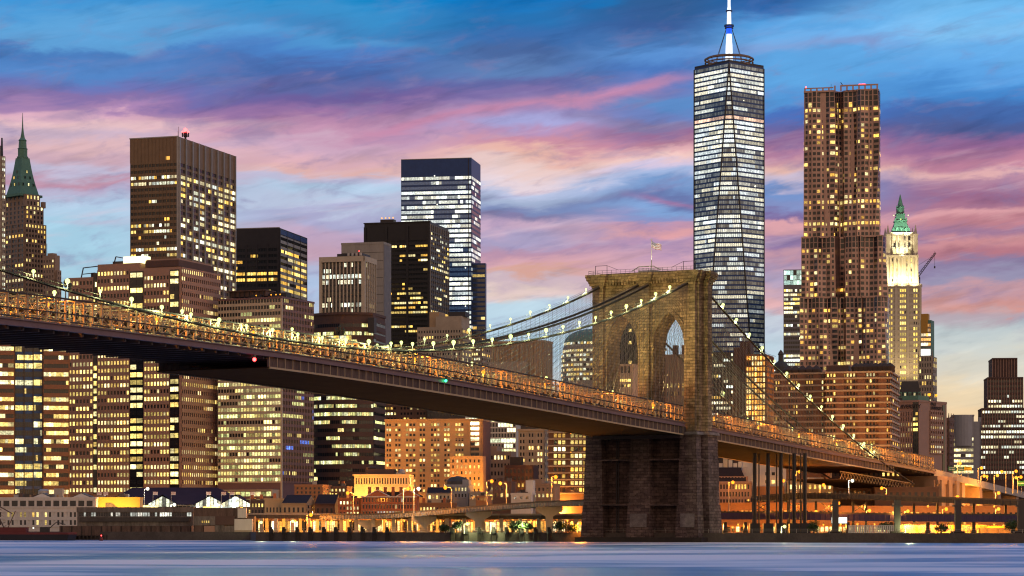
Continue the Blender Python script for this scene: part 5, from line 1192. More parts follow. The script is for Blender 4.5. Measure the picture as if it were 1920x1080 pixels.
# sheeted work platform hung below the deck
wp = thing('work_platform', None, None); wp.parent = bridge
for a, b_ in ((-240, -10.5), (10.5, 190)):
    q = MB(); q.sweep([(-15.3,-3.5),(15.3,-3.5),(15.3,-3.3),(-15.3,-3.3)], rng(a, b_, 8), zf); q.build('sheeting', 'tarp', wp)
    for s in (-1, 1):
        q = MB(); xs = sorted((s*15.1, s*15.4)); q.sweep([(xs[0],-3.7),(xs[1],-3.7),(xs[1],-3.3),(xs[0],-3.3)], rng(a, b_, 8), zf); [q.tube((s*15.25, y, zf(y)-3.5), (s*15.25, y, zf(y)-1), .09, 4) for y in rng(a, b_, 3.2)]; q.build('edge_rail', 'bridge_buff', wp)
        q = MB(); xs = sorted((s*14.6, s*14.75)); q.sweep([(xs[0],-3.3),(xs[1],-3.3),(xs[1],-1.2),(xs[0],-1.2)], rng(a, b_, 8), zf); q.build('side_sheet', 'rusty_metal', wp)
q = MB(); q.box(-14.8, 14.8, -11.5, -9.2, zf(-10)-4.6, zf(-10)-3.6); q.build('bearing_girder', 'bridge_dark', bridge)
q = MB(); q.box(13, 15, -12.5, -7.7, zf(-10)-3.2, zf(-10)-1.2); q.build('bearing_girder', 'bridge_dark', bridge)
# cables
CU = (15.0, 1.7, -1.7, -15.0)
saddle_y = 5.5
for u in CU:
    for a, b_ in ((-430, 0), (0, 215 if abs(u) > 10 else 200)):
        q = MB(); q.path([(u, y, zc(y)) for y in rng(a, b_, 6)], .32, 6); q.build('main_cable', 'cable_steel', bridge)
sus = []
for u in CU:
    for y in rng(-425, 190, 2.9):
        z0, z1 = zf(y) + (5.2 if y < 150 else 3), zc(y)
        if z1 - z0 < .8 or abs(y) < 7: continue
        sus.append((z1-z0, MB().tube((u, y, z0), (u, y, z1), .046, 3)))
sus.sort(key=lambda q: -q[0]); many('suspender', [q[1] for q in sus], 'wire_steel', bridge)
sty = []
for u in CU:
    for s in (-1, 1):
        for k in range(24):
            y = s*(12 + k*5.0)
            sty.append((k, MB().tube((u, s*5, 80.5), (u, y, zf(y)+ (5 if k < 24 else 1)), .042, 3)))
sty.sort(key=lambda q: -q[0]); many('diagonal_stay', [q[1] for q in sty], 'wire_steel', bridge)
hr = MB()
for u in CU:
    for dx in (-.6, .6):
        hr.path([(u+dx, y, zc(y)+1.1) for y in rng(-425, 0, 14)], .035, 3); hr.path([(u+dx, y, zc(y)+1.1) for y in rng(0, 190, 14)], .035, 3)
hr.build('cable_handrail', 'cable_steel', bridge)
# approach span pier and masonry anchorage on the city side
an = MB(); yA = 242
an.box(-16, 16, yA, yA+26, 0, 24.6); an.box(-16.6, 16.6, yA-.6, yA+26.6, 21.5, 23.0)
for x in (-13, -4, 4, 13): an.box(x-2, x+2, yA-1.6, yA, 0, 23)
for y in (yA+3, yA+13, yA+23): an.box(16, 17.4, y-2, y+2, 0, 23)
an.build('anchorage', 'granite_tan', bridge)
ap = MB(); ap.sweep([(-13,-1.2),(13,-1.2),(13,0),(-13,0)], rng(yA, 478, 8), zf); ap.sweep([(13.0,-1.6),(13.6,-1.6),(13.6,1.2),(13.0,1.2)], rng(yA, 478, 8), zf); ap.build('approach_ramp', 'concrete', bridge)
for y in (yA+45, yA+70, yA+98, yA+126, yA+154, yA+182, yA+210): q = MB(); q.box(-13, 13, y-2, y+2, 0, zf(y)-1.2); q.build('approach_pier', 'granite_tan', bridge)
# lower outrigger girder under the city end of the side span
q = MB(); q.sweep([(-12,-8.2),(8,-8.2),(8,-7.9),(-12,-7.9)], rng(150, 236, 8), zf); q.build('lower_sheeting', 'tarp', wp)
q = MB()
for i, y in enumerate(rng(150, 232, 3.4)): q.tube((8.2, y, zf(y)-7.9), (8.2, y+3.4, zf(y)-5.2), .12, 4); q.tube((8.2, y+3.4, zf(y)-7.9), (8.2, y, zf(y)-5.2), .12, 4)
q.tube((8.2, 150, zf(150)-5.2), (8.2, 236, zf(236)-5.2), .25, 4); q.build('outrigger_lattice', 'bridge_buff', wp)
# scaffold columns that carry the platform on the shore side
for px in (1415, 1440, 1464, 1489, 1509):
    D = 815; q = MB(); X_ = wx(px, D)
    q.tube((0, 0, 3.4), (0, 0, wz(858, D) - QZ + 1.5), .68, 10); q.box(-1.7, 1.7, -1.7, 1.7, 0, 3.4)
    q.build('steel_column', 'black_steel', None, (X_, D, QZ)); o = bpy.data.objects['steel_column' if px == 1415 else [n_ for n_ in bpy.data.objects.keys() if n_.startswith('steel_column')][-1]]
    tag(o, 'thick black steel prop standing under the bridge side span', 'column', 'steel props under the side span')
for px in (1423, 1456, 1480, 1501):
    D = 822; q = MB(); q.tube((0,0,0), (0,0,wz(858,D)-QZ+1.5), .24, 6); q.tube((0,0,0), (0,0,1), .5, 6)
    o = q.build('drain_pipe', 'black_steel', None, (wx(px, D), D, QZ)); tag(o, 'thin black pipe hanging between the steel props under the side span', 'pipe', 'pipes under the side span')
# flag on the tower
fl = thing('flagpole', 'white flagpole with a pale striped flag blown sideways on top of the bridge tower', 'flag', BW(0, 0, 84.0))
q = MB(); q.tube((0,0,0), (0,0,10.4), .17, 8, .1); q.ball((0,0,10.5), .25); q.lathe([(.9,0),(.5,.6),(.2,1.4)], 8); q.build('pole', 'white_metal', fl)
def flag_pt(i, j): f, g = i/10, j/8; return (.1 + 3.0*f, .5*math.sin(f*6+.4), 10.2 - 2.0*g - 1.5*f - .25*math.sin(f*5))
for nm, mt, sel in (('flag_stripe', 'flag_cloth', lambda i, j: not (i < 4 and j < 4) and j % 2 == 0), ('flag_stripe', 'flag_red', lambda i, j: not (i < 4 and j < 4) and j % 2 == 1), ('flag_canton', 'flag_blue', lambda i, j: i < 4 and j < 4)):
    q = MB()
    for i in range(10):
        for j in range(8):
            if sel(i, j):
                A = [flag_pt(i,j+1), flag_pt(i+1,j+1), flag_pt(i+1,j), flag_pt(i,j)]
                q.face(A); q.face([(x, y+.05, z) for x, y, z in reversed(A)])
    q.build(nm, mt, fl)
d_ = bpy.data.lights.new('flag_spot', 'SPOT'); d_.energy = 2600; d_.color = (1, .95, .85); d_.spot_size = math.radians(50); o = bpy.data.objects.new('flag_spot', d_); COL.objects.link(o); o.parent = fl; o.location = (1.5, -5, 1); o.rotation_euler = (Vector((1, 0, 8)) - Vector((1.5, -5, 1))).to_track_quat('-Z', 'Y').to_euler()
# ---- lamps on the bridge
def lamp_proto(name, label, cat, group, lm, r, stem_h, e, arm=0, poly=(8, 6)):
    o = thing(name, label, cat, group=group); q = MB()
    if stem_h: q.tube((0,0,-stem_h), (0,0,0), .09, 5); 
    if arm: q.tube((0,0,0), (arm,0,.3), .07, 4)
    q.tube((0,0,-.15) if not arm else (arm,0,.3), (0,0,.1) if not arm else (arm,0,.35), .22, 6)
    q.build('stem', 'lamp_iron', o); q = MB(); q.ball((arm, 0, .05 + r), r, *poly); q.build('globe', lm, o); bulb_light(o, lm, (arm, -.75, -.2), e); return o
protos = {}
def place(key, p, rz=0):
    o = protos[key][0]
    if protos[key][1]: c = copy_tree(o)
    else: c = o; protos[key][1] = True
    c.location = p; c.rotation_euler = (0, 0, rz); c.scale = (rnd.uniform(.72, 1.15),) * 3; return c
protos['cn'] = [lamp_proto('cable_lamp', 'greenish white globe lamp on the near main cable of the bridge', 'lamp', 'globe lamps along the near main cable', 'lamp_green', .5, 1.2, 1900), False]
protos['cf'] = [lamp_proto('cable_lamp', 'pale globe lamp on the far main cable of the bridge', 'lamp', 'globe lamps along the far main cable', 'lamp_green', .40, 1.2, 900), False]
protos['rd'] = [lamp_proto('road_lamp', 'orange sodium lamp over the roadway of the bridge', 'lamp', 'sodium lamps along the bridge roadway', 'lamp_sodium', .5, 4.0, 5200), False]
protos['pr'] = [lamp_proto('promenade_lamp', 'pale yellow lamp above the central promenade of the bridge', 'lamp', 'lamps along the bridge promenade', 'lamp_green', .40, 3.5, 1800), False]
for y in rng(-332, -20, 10.4): place('cn', BW(15, y, zc(y) + 1.3)); 
for y in rng(-332, -16, 12.5):
    place('cf', BW(-15, y, zc(y) + 1.3))
for y in rng(22, 168, 11.2): place('cn', BW(15, y, zc(y) + 1.3))
for y in rng(30, 160, 32): place('cf', BW(-15, y, zc(y) + 1.3))
for y in list(rng(-420, -22, 36)) + list(rng(26, 330, 36)):
    place('rd', BW(10.3, y, zf(y) + 4.0)); place('rd', BW(-9.0, y + 12, zf(y + 12) + 4.0))
for y in list(rng(-300, -35, 44)) + list(rng(30, 200, 40)): place('pr', BW(3.0, y, zf(y) + 7.6))
for (px, u) in ((123, 0), (637, 0)):
    k = (px-960)/F; y = (k*(BC[1]) - BC[0])/(math.sin(BA) - k*math.cos(BA)); z = zf(y)
    o = thing('lantern_post', 'dark ornate lantern post on the promenade, ' + ('seen against the salmon granite office' if px == 123 else 'in front of the curved brown office'), 'lamp post', BW(0, y, z+4.3))
    q = MB(); q.tube((0,0,0), (0,0,5), .2, 6, .12); q.lathe([(.3,0),(.3,.5),(.18,.8)], 8); q.build('post', 'lamp_iron', o)
    for s in (-1, 0, 1): q = MB(); q.lathe([(.1,5+(.6 if s == 0 else 0)),(.4,5.3+(.6 if s == 0 else 0)),(.45,6.2+(.6 if s == 0 else 0)),(.1,6.7+(.6 if s == 0 else 0))], 6, (s*.9, 0)); q.tube((0,0,4.8), (s*.9,0,5.1), .08, 4); q.build('lantern', 'lamp_iron', o)
for px, py, mt, lab in ((477, 674, 'beacon_red', 'small red navigation light under the edge of the bridge platform'), (836, 714, 'beacon_green', 'small green navigation light on the side of the bridge deck')):
    k = (px-960)/F; u = 15.6; X0, Y0_ = BC[0]+u*math.cos(BA), BC[1]-u*math.sin(BA); y = (k*Y0_-X0)/(math.sin(BA)-k*math.cos(BA)); p = BW(u, y, 0)
    o = thing('navigation_light', lab, 'light', (p[0], p[1], wz(py, p[1]))); q = MB(); q.ball((0,0,0), .42 if px == 477 else .3); q.build('lens', mt, o); q = MB(); q.box(-.25, .25, -.1, .3, .3, 1.0); q.build('bracket', 'lamp_iron', o)
# lamps at the foot of the tower arches wash its face
def tower_flood(u, y, z, tu, ty, tz, e, col=(1, .80, .30), ang=75):
    p = BW(u, y, z); o = thing('floodlight', 'floodlight on the bridge deck aimed up at the granite tower', 'light', p, -BA, 'floodlights that wash the bridge tower'); q = MB(); q.box(-.4, .4, -.3, .3, -.3, .3); q.build('housing', 'lamp_iron', o)
    d = bpy.data.lights.new('flood', 'SPOT'); d.energy = e; d.color = col; d.spot_size = math.radians(ang); d.spot_blend = .7; d.shadow_soft_size = .4
    l = bpy.data.objects.new('flood', d); COL.objects.link(l); l.parent = o; l.location = (0, .5, .6); t_ = Vector((tu-u, ty-y, tz-z)); l.rotation_euler = t_.to_track_quat('-Z', 'Y').to_euler()
for u, tu in ((-14, -13), (0, 0), (13, 13)): tower_flood(u, -30, zf(-30)+6, tu, -6, 66, 21000)
# ------------------------------------------------------------------ water, ground, quay
def sheet(name, pts, z, m, kind='structure'):
    b = MB(); b.face([(x, y, z) for x, y in pts]); return tag(b.build(name, m), kind=kind)
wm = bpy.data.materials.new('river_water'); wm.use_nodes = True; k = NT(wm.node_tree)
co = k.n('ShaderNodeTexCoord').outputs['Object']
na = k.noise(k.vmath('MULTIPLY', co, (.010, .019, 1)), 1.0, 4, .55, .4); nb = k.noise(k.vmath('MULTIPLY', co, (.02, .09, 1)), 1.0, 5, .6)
p = k.n('ShaderNodeBsdfPrincipled'); k.put(p.inputs['Base Color'], k.mix(k.smooth(k.math('MULTIPLY_ADD', nb, .14, k.math('MULTIPLY', na, .86)), .44, .575), (.13, .215, .40), (.82, .70, .74))); p.inputs['IOR'].default_value = 1.33  # pale pink reflection streaks painted into the water colour by noise
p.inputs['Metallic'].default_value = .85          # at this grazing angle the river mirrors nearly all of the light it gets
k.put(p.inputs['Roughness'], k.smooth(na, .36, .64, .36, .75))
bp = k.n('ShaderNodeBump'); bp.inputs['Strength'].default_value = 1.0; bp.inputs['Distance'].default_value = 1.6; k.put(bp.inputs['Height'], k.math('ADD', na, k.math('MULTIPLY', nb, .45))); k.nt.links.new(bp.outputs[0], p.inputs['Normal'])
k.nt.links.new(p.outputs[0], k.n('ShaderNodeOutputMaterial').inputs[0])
SH = [(-3000, 1000), (-260, 880), (wx(0, 850), 850), (wx(470, 815), 815), (wx(480, 790), 790), (wx(1090, 757), 757), (wx(1500, 728), 728), (wx(2000, 705), 705), (400, 690), (3000, 640)]
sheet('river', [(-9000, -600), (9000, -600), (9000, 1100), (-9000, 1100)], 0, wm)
gb = MB(); n = len(SH)
poly = SH + [(12000, 16000), (-12000, 16000)]
gb.face([(x, y, QZ) for x, y in poly]); 
for a, b_ in zip(SH, SH[1:]): gb.face([(a[0], a[1], -3), (b_[0], b_[1], -3), (b_[0], b_[1], QZ), (a[0], a[1], QZ)])
tag(gb.build('ground', 'ground_paving'), kind='structure')
def shore(x):
    for a, b_ in zip(SH, SH[1:]):
        if a[0] <= x <= b_[0]: return a[1] + (b_[1]-a[1])*(x-a[0])/(b_[0]-a[0])
    return 700
qw = MB()
for a, b_ in zip(SH[1:-1], SH[2:]):
    qw.prism([(a[0], a[1]-1.0), (b_[0], b_[1]-1.0), (b_[0], b_[1]-.02), (a[0], a[1]-.02)], -3, QZ+.5)
tag(qw.build('quay_wall', 'quay_stone'), 'low dark stone quay wall along the water', 'quay')
# railing on the quay
ql = thing('quay_railing', 'long iron railing along the top of the quay', 'railing', (0, 0, 0)); posts = []; q = MB()
x = wx(480, 790)
while x < 330:
    y = shore(x)-.5; posts.append((abs(x-30), MB().tube((x, y, QZ+.5), (x, y, QZ+1.7), .09, 4))); x2 = x + 3.2
    for h in (1.1, 1.65): q.tube((x, y, QZ+h), (x2, shore(x2)-.5, QZ+h), .05, 4)
    x = x2
q.build('rail', 'concrete', ql); posts.sort(key=lambda a: a[0]); many('post', [b_ for _, b_ in posts], 'concrete', ql)
# timber fender piles standing in the water
fp = None
def piles(pxs, lab, grp, h=4.4, w=1.1):
    pr = None
    for px in pxs:
        X_ = wx(px, 770); y = shore(X_); X_ = wx(px, y-2.4); y = shore(X_) - 2.4
        if pr is None:
            pr = thing('fender_pile', lab, 'pile', (X_, y, 0), 0, grp); q = MB()
            for dx in (-.55, .05, .6): q.tube((dx*w, 0, -3), (dx*w*.8, .3, h*(1 if dx < .5 else .86)), .42*w, 7)
            q.build('timber', 'timber_dark', pr); q = MB(); q.lathe([(1.0*w, h*.55), (1.0*w, h*.7)], 8, (.05, .1)); q.build('binding', 'black_steel', pr)
        else: copy_tree(pr).location = (X_, y, 0)
piles([508, 532, 557, 582, 607, 630, 655, 680, 702, 726, 848, 873, 899, 926, 950, 978, 1004, 1030], 'dark timber fender pile cluster standing in the river before the quay', 'fender piles before the quay', 4.6, .8)

# ------------------------------------------------------------------ elevated highway
def viaduct(name, label, pts, w, th, m, mg, rail=True, group=None):
    """pts: (photo column, depth, deck-top row) along its river edge"""
    P = [(wx(px, D), D, wz(py, D)) for px, D, py in pts]
    Q = []
    for a, b_ in zip(P, P[1:]):
        for i in range(8): Q.append(tuple(a[j]+(b_[j]-a[j])*i/8 for j in range(3)))
    Q.append(P[-1])
    r = thing(name, label, 'viaduct', (0, 0, 0), 0, group)
    def strip(off0, off1, dz0, dz1):
        mb = MB(); rows = []
        for i, p in enumerate(Q):
            a, b_ = Q[max(0, i-1)], Q[min(len(Q)-1, i+1)]; dx, dy = b_[0]-a[0], b_[1]-a[1]; L = math.hypot(dx, dy); nx, ny = -dy/L, dx/L
            rows.append([(p[0]+nx*o, p[1]+ny*o, p[2]+dz) for o, dz in ((off0, dz0), (off1, dz0), (off1, dz1), (off0, dz1))])
        for a, b_ in zip(rows, rows[1:]):
            for i in range(4): j = (i+1) % 4; mb.face([a[i], b_[i], b_[j], a[j]])
        mb.face(rows[0]); mb.face(list(reversed(rows[-1]))); return mb
    strip(.3, w, -.35, 0).build('road_slab', 'asphalt', r)
    eg = strip(0, .3, -th, .02); strip(w, w+.3, -th, .02).build('edge_girder', mg, r)
    strip(w*.5, w*.5+.4, -th+.1, -.36).build('centre_girder', mg, r)
    if rail: strip(.02, .26, .02, .6).build('parapet', m, r); strip(w+.03, w+.27, .02, .6).build('parapet', m, r)
    rb = eg
    for i in range(0, len(Q)-1):
        a, b_ = Q[i], Q[i+1]
        for f in (0, .5): rb.tube((a[0]+(b_[0]-a[0])*f, a[1]+(b_[1]-a[1])*f-.06, a[2]+(b_[2]-a[2])*f-th), (a[0]+(b_[0]-a[0])*f, a[1]+(b_[1]-a[1])*f-.06, a[2]+(b_[2]-a[2])*f), .14, 4)
    rb.build('edge_girder', mg, r)
    return r, Q
def col_part(r, px, D, ytop, w=1.5, d=1.5, head=0, m='concrete'):
    zt = wz(ytop, D); X_ = wx(px, D); q = MB(); q.box(X_-w/2, X_+w/2, D, D+d, QZ, zt)
    q.box(X_-w*.8, X_+w*.8, D-.4, D+d+.4, QZ, QZ+.9)
    if head: q.prism([(X_-w/2, D-.05), (X_+w/2, D-.05), (X_+w/2, D+d), (X_-w/2, D+d)], zt-3.2, zt-1.4, [(X_-head, D-.05), (X_+head, D-.05), (X_+head, D+d), (X_-head, D+d)]); q.box(X_-head, X_+head, D-.05, D+d, zt-1.4, zt)
    q.build('column', m, r)
# low roadway along the shore
r1, q1 = viaduct('elevated_highway', 'low elevated highway on short columns behind the quay railing', [(440, 855, 965), (640, 838, 966), (860, 815, 967), (1110, 790, 966)], 14, 1.3, 'concrete', 'dark_concrete')
for px in (490, 517, 548, 578, 606, 640, 668, 700, 738, 768, 800, 838, 870, 906, 940, 975, 1010, 1050, 1080): col_part(r1, px, 842-(px-490)*.085+2, 972, 1.3, 1.3)
for px in (500, 532, 563, 595, 652, 720, 752, 786, 820, 855, 890): col_part(r1, px, 852-(px-490)*.085+8, 972, 1.0, 1.0)
r2, q2 = viaduct('highway_ramp', 'grey highway ramp rising in a curve on tall hammerhead columns', [(600, 832, 967), (690, 826, 966), (760, 818, 963), (830, 808, 957), (920, 796, 949), (1010, 786, 943), (1098, 778, 940)], 9, 1.25, 'dark_concrete', 'grey_stone')
for px, D, y in ((694, 828, 969), (795, 816, 962), (897, 802, 953), (1030, 788, 944)): col_part(r2, px, D, y+6, 2.4, 2.0, 4.2)
r3, q3 = viaduct('shore_highway', 'dark purple steel highway beside the river to the city side of the bridge tower', [(1335, 862, 962), (1480, 856, 962), (1640, 848, 965), (1800, 840, 966), (1975, 832, 967)], 12, 2.3, 'dark_concrete', 'purple_girder')
for px in (1360, 1398, 1478, 1590, 1672, 1740, 1826, 1900): col_part(r3, px, 861-(px-1345)*.045+2, 979, 1.2, 1.2, 0, 'dark_steel')
r4, q4 = viaduct('upper_highway', 'upper curved highway deck on thin steel legs above the shore highway', [(1408, 890, 934), (1440, 880, 930), (1500, 874, 927), (1600, 870, 928), (1760, 864, 934), (1975, 855, 942)], 10, 1.5, 'dark_concrete', 'dark_steel')
for px in (1412, 1440, 1478, 1502, 1530, 1562, 1600, 1624, 1680, 1714, 1758, 1826, 1886): col_part(r4, px, 880-(px-1400)*.03+2, 944 if px > 1700 else 940, .8, .8, 0, 'dark_steel')
q = MB()
for a, b_ in ((1412, 1440), (1478, 1502), (1540, 1562), (1600, 1624)):
    D = 882; q.tube((wx(a, D), D, wz(943, D)), (wx(b_, D), D, wz(960, D)), .18, 4); q.tube((wx(b_, D), D, wz(943, D)), (wx(a, D), D, wz(960, D)), .18, 4)
q.build('cross_bracing', 'dark_steel', r4)
for px in (1567, 1683, 1797, 1915): # heavy portal columns rising from the water's edge
    D = 726-(px-1567)*.03; X_ = wx(px, D); o = thing('portal_column', 'heavy dark column on a fender block at the river edge, carrying the upper highway', 'column', (X_, D, 0), 0, 'heavy columns at the river edge')
    b_ = MB(); b_.box(-.9, .9, 0, 1.6, 3, wz(938, D)); b_.build('shaft', 'dark_concrete', o); b_ = MB(); b_.box(-2, 2, -.5, 2.2, -3, 3.4); b_.build('fender_block', 'timber_dark', o); b_ = MB(); b_.box(-1.5, 1.5, -.1, 1.7, wz(950, D), wz(947, D)); b_.build('capital', 'dark_concrete', o)

# ------------------------------------------------------------------ waterfront buildings
def simple(name, lab, xl, xc, xr, yt, D, a, mt, rows=None, side=None, roof=None, parapet=True, chim=0, **kw):
    b = Bld(name, lab, xl, xc, xr, D, a, mt); z1 = b.z(yt); b.vol(z1=z1)
    if parapet: b.wall.box(-b.W-.15, .2, -.2, b.R, z1-.35, z1+.35)
    if rows:
        y0, y1, nf, nc = rows; b.facade('F', -b.W+.4, -.4, b.z(y0), b.z(y1), nf, nc, **{**dict(ww=.45, wh=.55, lit=.35, full=.1, pal=WARM, proud=.18), **kw})
    if side:
        y0, y1, nf, nc = side; b.facade('R', .4, b.R-.4, b.z(y0), b.z(y1), nf, nc, **{**dict(ww=.4, wh=.5, lit=.3, full=0, pal=WARM, proud=.18), **kw})
    for i in range(1 + b.r.randrange(4)):
        x_, y_ = -b.W*b.r.uniform(.1, .9), b.R*b.r.uniform(.25, .75); b.part(('rooftop_plant', b.r.choice(['aluminium', 'dark_steel', 'rusty_metal', 'grey_siding']))).box(x_-b.r.uniform(.5, 1.6), x_+.8, y_, y_+1.6, z1, z1+b.r.uniform(.8, 2.0))
    for i in range(chim): b.part(('chimney', 'red_brick')).box(-b.W*(i+.5)/chim-.5, -b.W*(i+.5)/chim+.5, b.R*.4, b.R*.4+1, z1, z1+2.2)
    return b
def gable(b, x0, x1, y0, y1, z0, h, along='x', m='slate_roof', gm=None):
    """ridge along x or y"""
    r = b.part(('roof', m)); e = .3
    if along == 'x':
        ym = (y0+y1)/2; A = [(x0, y0-e, z0), (x1, y0-e, z0), (x1, ym, z0+h), (x0, ym, z0+h)]; B = [(x1, y1+e, z0), (x0, y1+e, z0), (x0, ym, z0+h), (x1, ym, z0+h)]
        ends = [[(x1, y0, z0), (x1, y1, z0), (x1, ym, z0+h-.05)], [(x0, y1, z0), (x0, y0, z0), (x0, ym, z0+h-.05)]]
    else:
        xm = (x0+x1)/2; A = [(x0-e, y1, z0), (x0-e, y0, z0), (xm, y0, z0+h), (xm, y1, z0+h)]; B = [(x1+e, y0, z0), (x1+e, y1, z0), (xm, y1, z0+h), (xm, y0, z0+h)]
        ends = [[(x0, y0, z0), (x1, y0, z0), (xm, y0, z0+h-.05)], [(x1, y1, z0), (x0, y1, z0), (xm, y1, z0+h-.05)]]
    for f in (A, B): r.face([(x, y, z+.12) for x, y, z in f]); r.face([(x, y, z-.05) for x, y, z in reversed(f)])
    for f in ends: (b.wall if gm is None else b.part(gm)).face(f)
# far left: white market hall
b = simple('market_hall', 'long pale market hall with a panelled parapet and two rows of dark windows', -60, 178, 184, 934, 862, 2, 'white_paint')
b.facade('F', -b.W+.4, -.4, b.z(952), b.z(936), 1, 15, ww=.72, wh=.66, sill=.17, lit=0, full=0, proud=.2); [None]
b.facade('F', -b.W+.4, -.4, b.z(988), b.z(958), 2, 30, ww=.5, wh=.6, sill=.25, lit=.14, full=0, pal=WARM, proud=.2, cols=lambda j: j % 3 != 2)
for X_ in (b.x(76), b.x(150)): gable(b, X_-4, X_+4, 2, 9, b.z(934), 1.8, 'y', 'grey_siding')
b.part(('roof_tank', 'aluminium')).lathe([(2.0, b.z(934)), (2.0, b.z(919)), (1.2, b.z(916))], 10, (b.x(82, 14), 14)); b.part(('roof_tank', 'aluminium')).box(b.x(101, 12), b.x(117, 12), 12, 15, b.z(934), b.z(915))
for q in range(8): b.part(('chimney', 'tan_brick')).box(b.x(40+q*17, 8)-.3, b.x(40+q*17, 8)+.3, 8, 8.6, b.z(934), b.z(927))
b.part(('roof_ridge', 'tar_roof')).box(b.x(28, 10), b.x(62, 10), 10, 14, b.z(934), b.z(925)); b.done()
b = simple('amber_hall', 'low hall with a bright floodlit mustard yellow wall beside the market hall', 177, 262, 268, 934, 868, 2, 'mustard_paint', parapet=True)
b.part(('ramp_panel', 'rusty_metal')).face([(b.x(198), -.3, b.z(951)), (b.x(219), -.3, b.z(951)), (b.x(209), -.3, b.z(943)), (b.x(198), -.3, b.z(943))])
for f in (.25, .75):
    d = bpy.data.lights.new('wall_light', 'SPOT'); d.energy = 6500; d.color = (1, .62, .18); d.spot_size = math.radians(130); d.spot_blend = .8; o = bpy.data.objects.new('wall_light', d); COL.objects.link(o); o.parent = b.root; o.location = (-b.W*f, -6, b.z(953)); o.rotation_euler = Vector((0, 6, 1.5)).to_track_quat('-Z', 'Y').to_euler()
b.done()
b = Bld('tin_shed', 'long grey shed on a pier with a strip of small lit panes under its roof', 145, 362, 366, 838, 2, 'grey_siding')
z1 = b.z(952); b.vol(z1=z1); b.wall.box(-b.W-.2, .2, -.3, b.R, b.z(960), z1+.2); b.wall.box(-b.W, 0, -.25, 0, 0, b.z(969))
b.facade('F', -b.W+.5, -.5, b.z(968.5), b.z(960.5), 1, 46, ww=.74, wh=.86, sill=.07, rows={0:.5}, pal=[(.8,.85,.75),(.6,.62,.55),(1,.95,.8)], k=.75, corr=.5, wallbands=False, at=.02)
b.part(('quay_siding', 'rusty_metal')).box(b.x(112, -4), 0, -4.5, -.3, -1, b.z(986))
for q in range(14): X_ = b.x(116, -4.6) + (0-b.x(116, -4.6))*q/13; b.part(('siding_joint', 'timber_dark')).box(X_-.2, X_+.2, -4.66, -4.5, -1, b.z(986.5))
for q in range(34): X_ = b.x(112, -5)+(0-b.x(112, -5))*q/33; b.part(('mooring_pile', 'timber_dark')).tube((X_, -5.2, -5), (X_, -5.2, b.z(1003)), .35, 6)
[b.part(('siding_rib', 'rusty_metal')).box(-b.W + 1 + i*(b.W-2)/40 - .12, -b.W + 1 + i*(b.W-2)/40 + .12, -.4, -.2, b.z(978), b.z(969.5)) for i in range(41)]; b.part(('canopy', 'dark_concrete')).box(-b.W+1, -1, -.8, -.2, b.z(978), b.z(970)); b.done()
b = Bld('patched_shed', 'shed of rusty patched metal sheets and pale panels at the pier end', 363, 476, 480, 826, 3, 'rusty_metal')
b.vol(x0=-b.W, x1=b.x(446), z1=b.z(952)); b.vol(x0=b.x(446), x1=0, y0=1, z1=b.z(968)); 
for (p0, p1, y0, y1, mt) in ((363,404,968,985,'grey_siding'),(366,381,985,1003,'rusty_metal'),(404,420,985,1003,'grey_siding'),(404,440,968,984,'dark_brick'),(421,442,986,1003,'grey_siding'),(446,462,953,971,'white_paint'),(440,474,973,994,'white_paint'),(440,474,994,1004,'limestone'),(383,403,986,1003,'salmon_granite')):
    b.part(('patch_panel', mt)).box(b.x(p0), b.x(p1), -.5-.01*(p0 % 7), .9, b.z(y1), b.z(y0))
b.facade('F', b.x(378), b.x(394), b.z(981), b.z(975), 1, 4, ww=.5, wh=.7, sill=.1, at=-.62, lit=.7, full=1, pal=GOLD, wallbands=False)
for q in range(14): X_ = -b.W+b.W*q/13; b.part(('mooring_pile', 'timber_dark')).tube((X_, -1.2, -5), (X_, -1.2, b.z(1004)), .4, 6)
b.done()
# pavilion with the purple hipped roof
D = 905; b = Bld('pier_pavilion', 'wide pavilion under a dark purple hipped roof with lit glass gables and flags', 196, 456, 470, D, 3, 'white_metal')
z0 = b.z(946); b.vol(z1=z0, x0=-b.W+2, x1=-2, y0=1.5); zr = b.z(913); W = b.W; Rr = b.R + 12
rf = b.part(('roof', 'purple_roof')); e = 1
A = [(-W-e, -e), (e, -e), (e, Rr), (-W-e, Rr)]; xr0, xr1, ym = b.x(245, 10), b.x(404, 10), Rr*.45
rf.face([(*A[0], z0), (*A[1], z0), (xr1, ym, zr), (xr0, ym, zr)]); rf.face([(*A[1], z0), (*A[2], z0), (xr1, ym, zr)]); rf.face([(*A[2], z0), (*A[3], z0), (xr0, ym, zr), (xr1, ym, zr)]); rf.face([(*A[3], z0), (*A[0], z0), (xr0, ym, zr)]); rf.face([(*A[3], z0-.1), (*A[2], z0-.1), (*A[1], z0-.1), (*A[0], z0-.1)])
b.facade('F', -W+3, -3, b.z(956), z0-.2, 1, 30, 'ribbon', ww=.9, wh=.8, sill=.1, at=1.5, rows={0:.7}, pal=WHITE+WARM, k=1.1, corr=.7, wallbands=False)
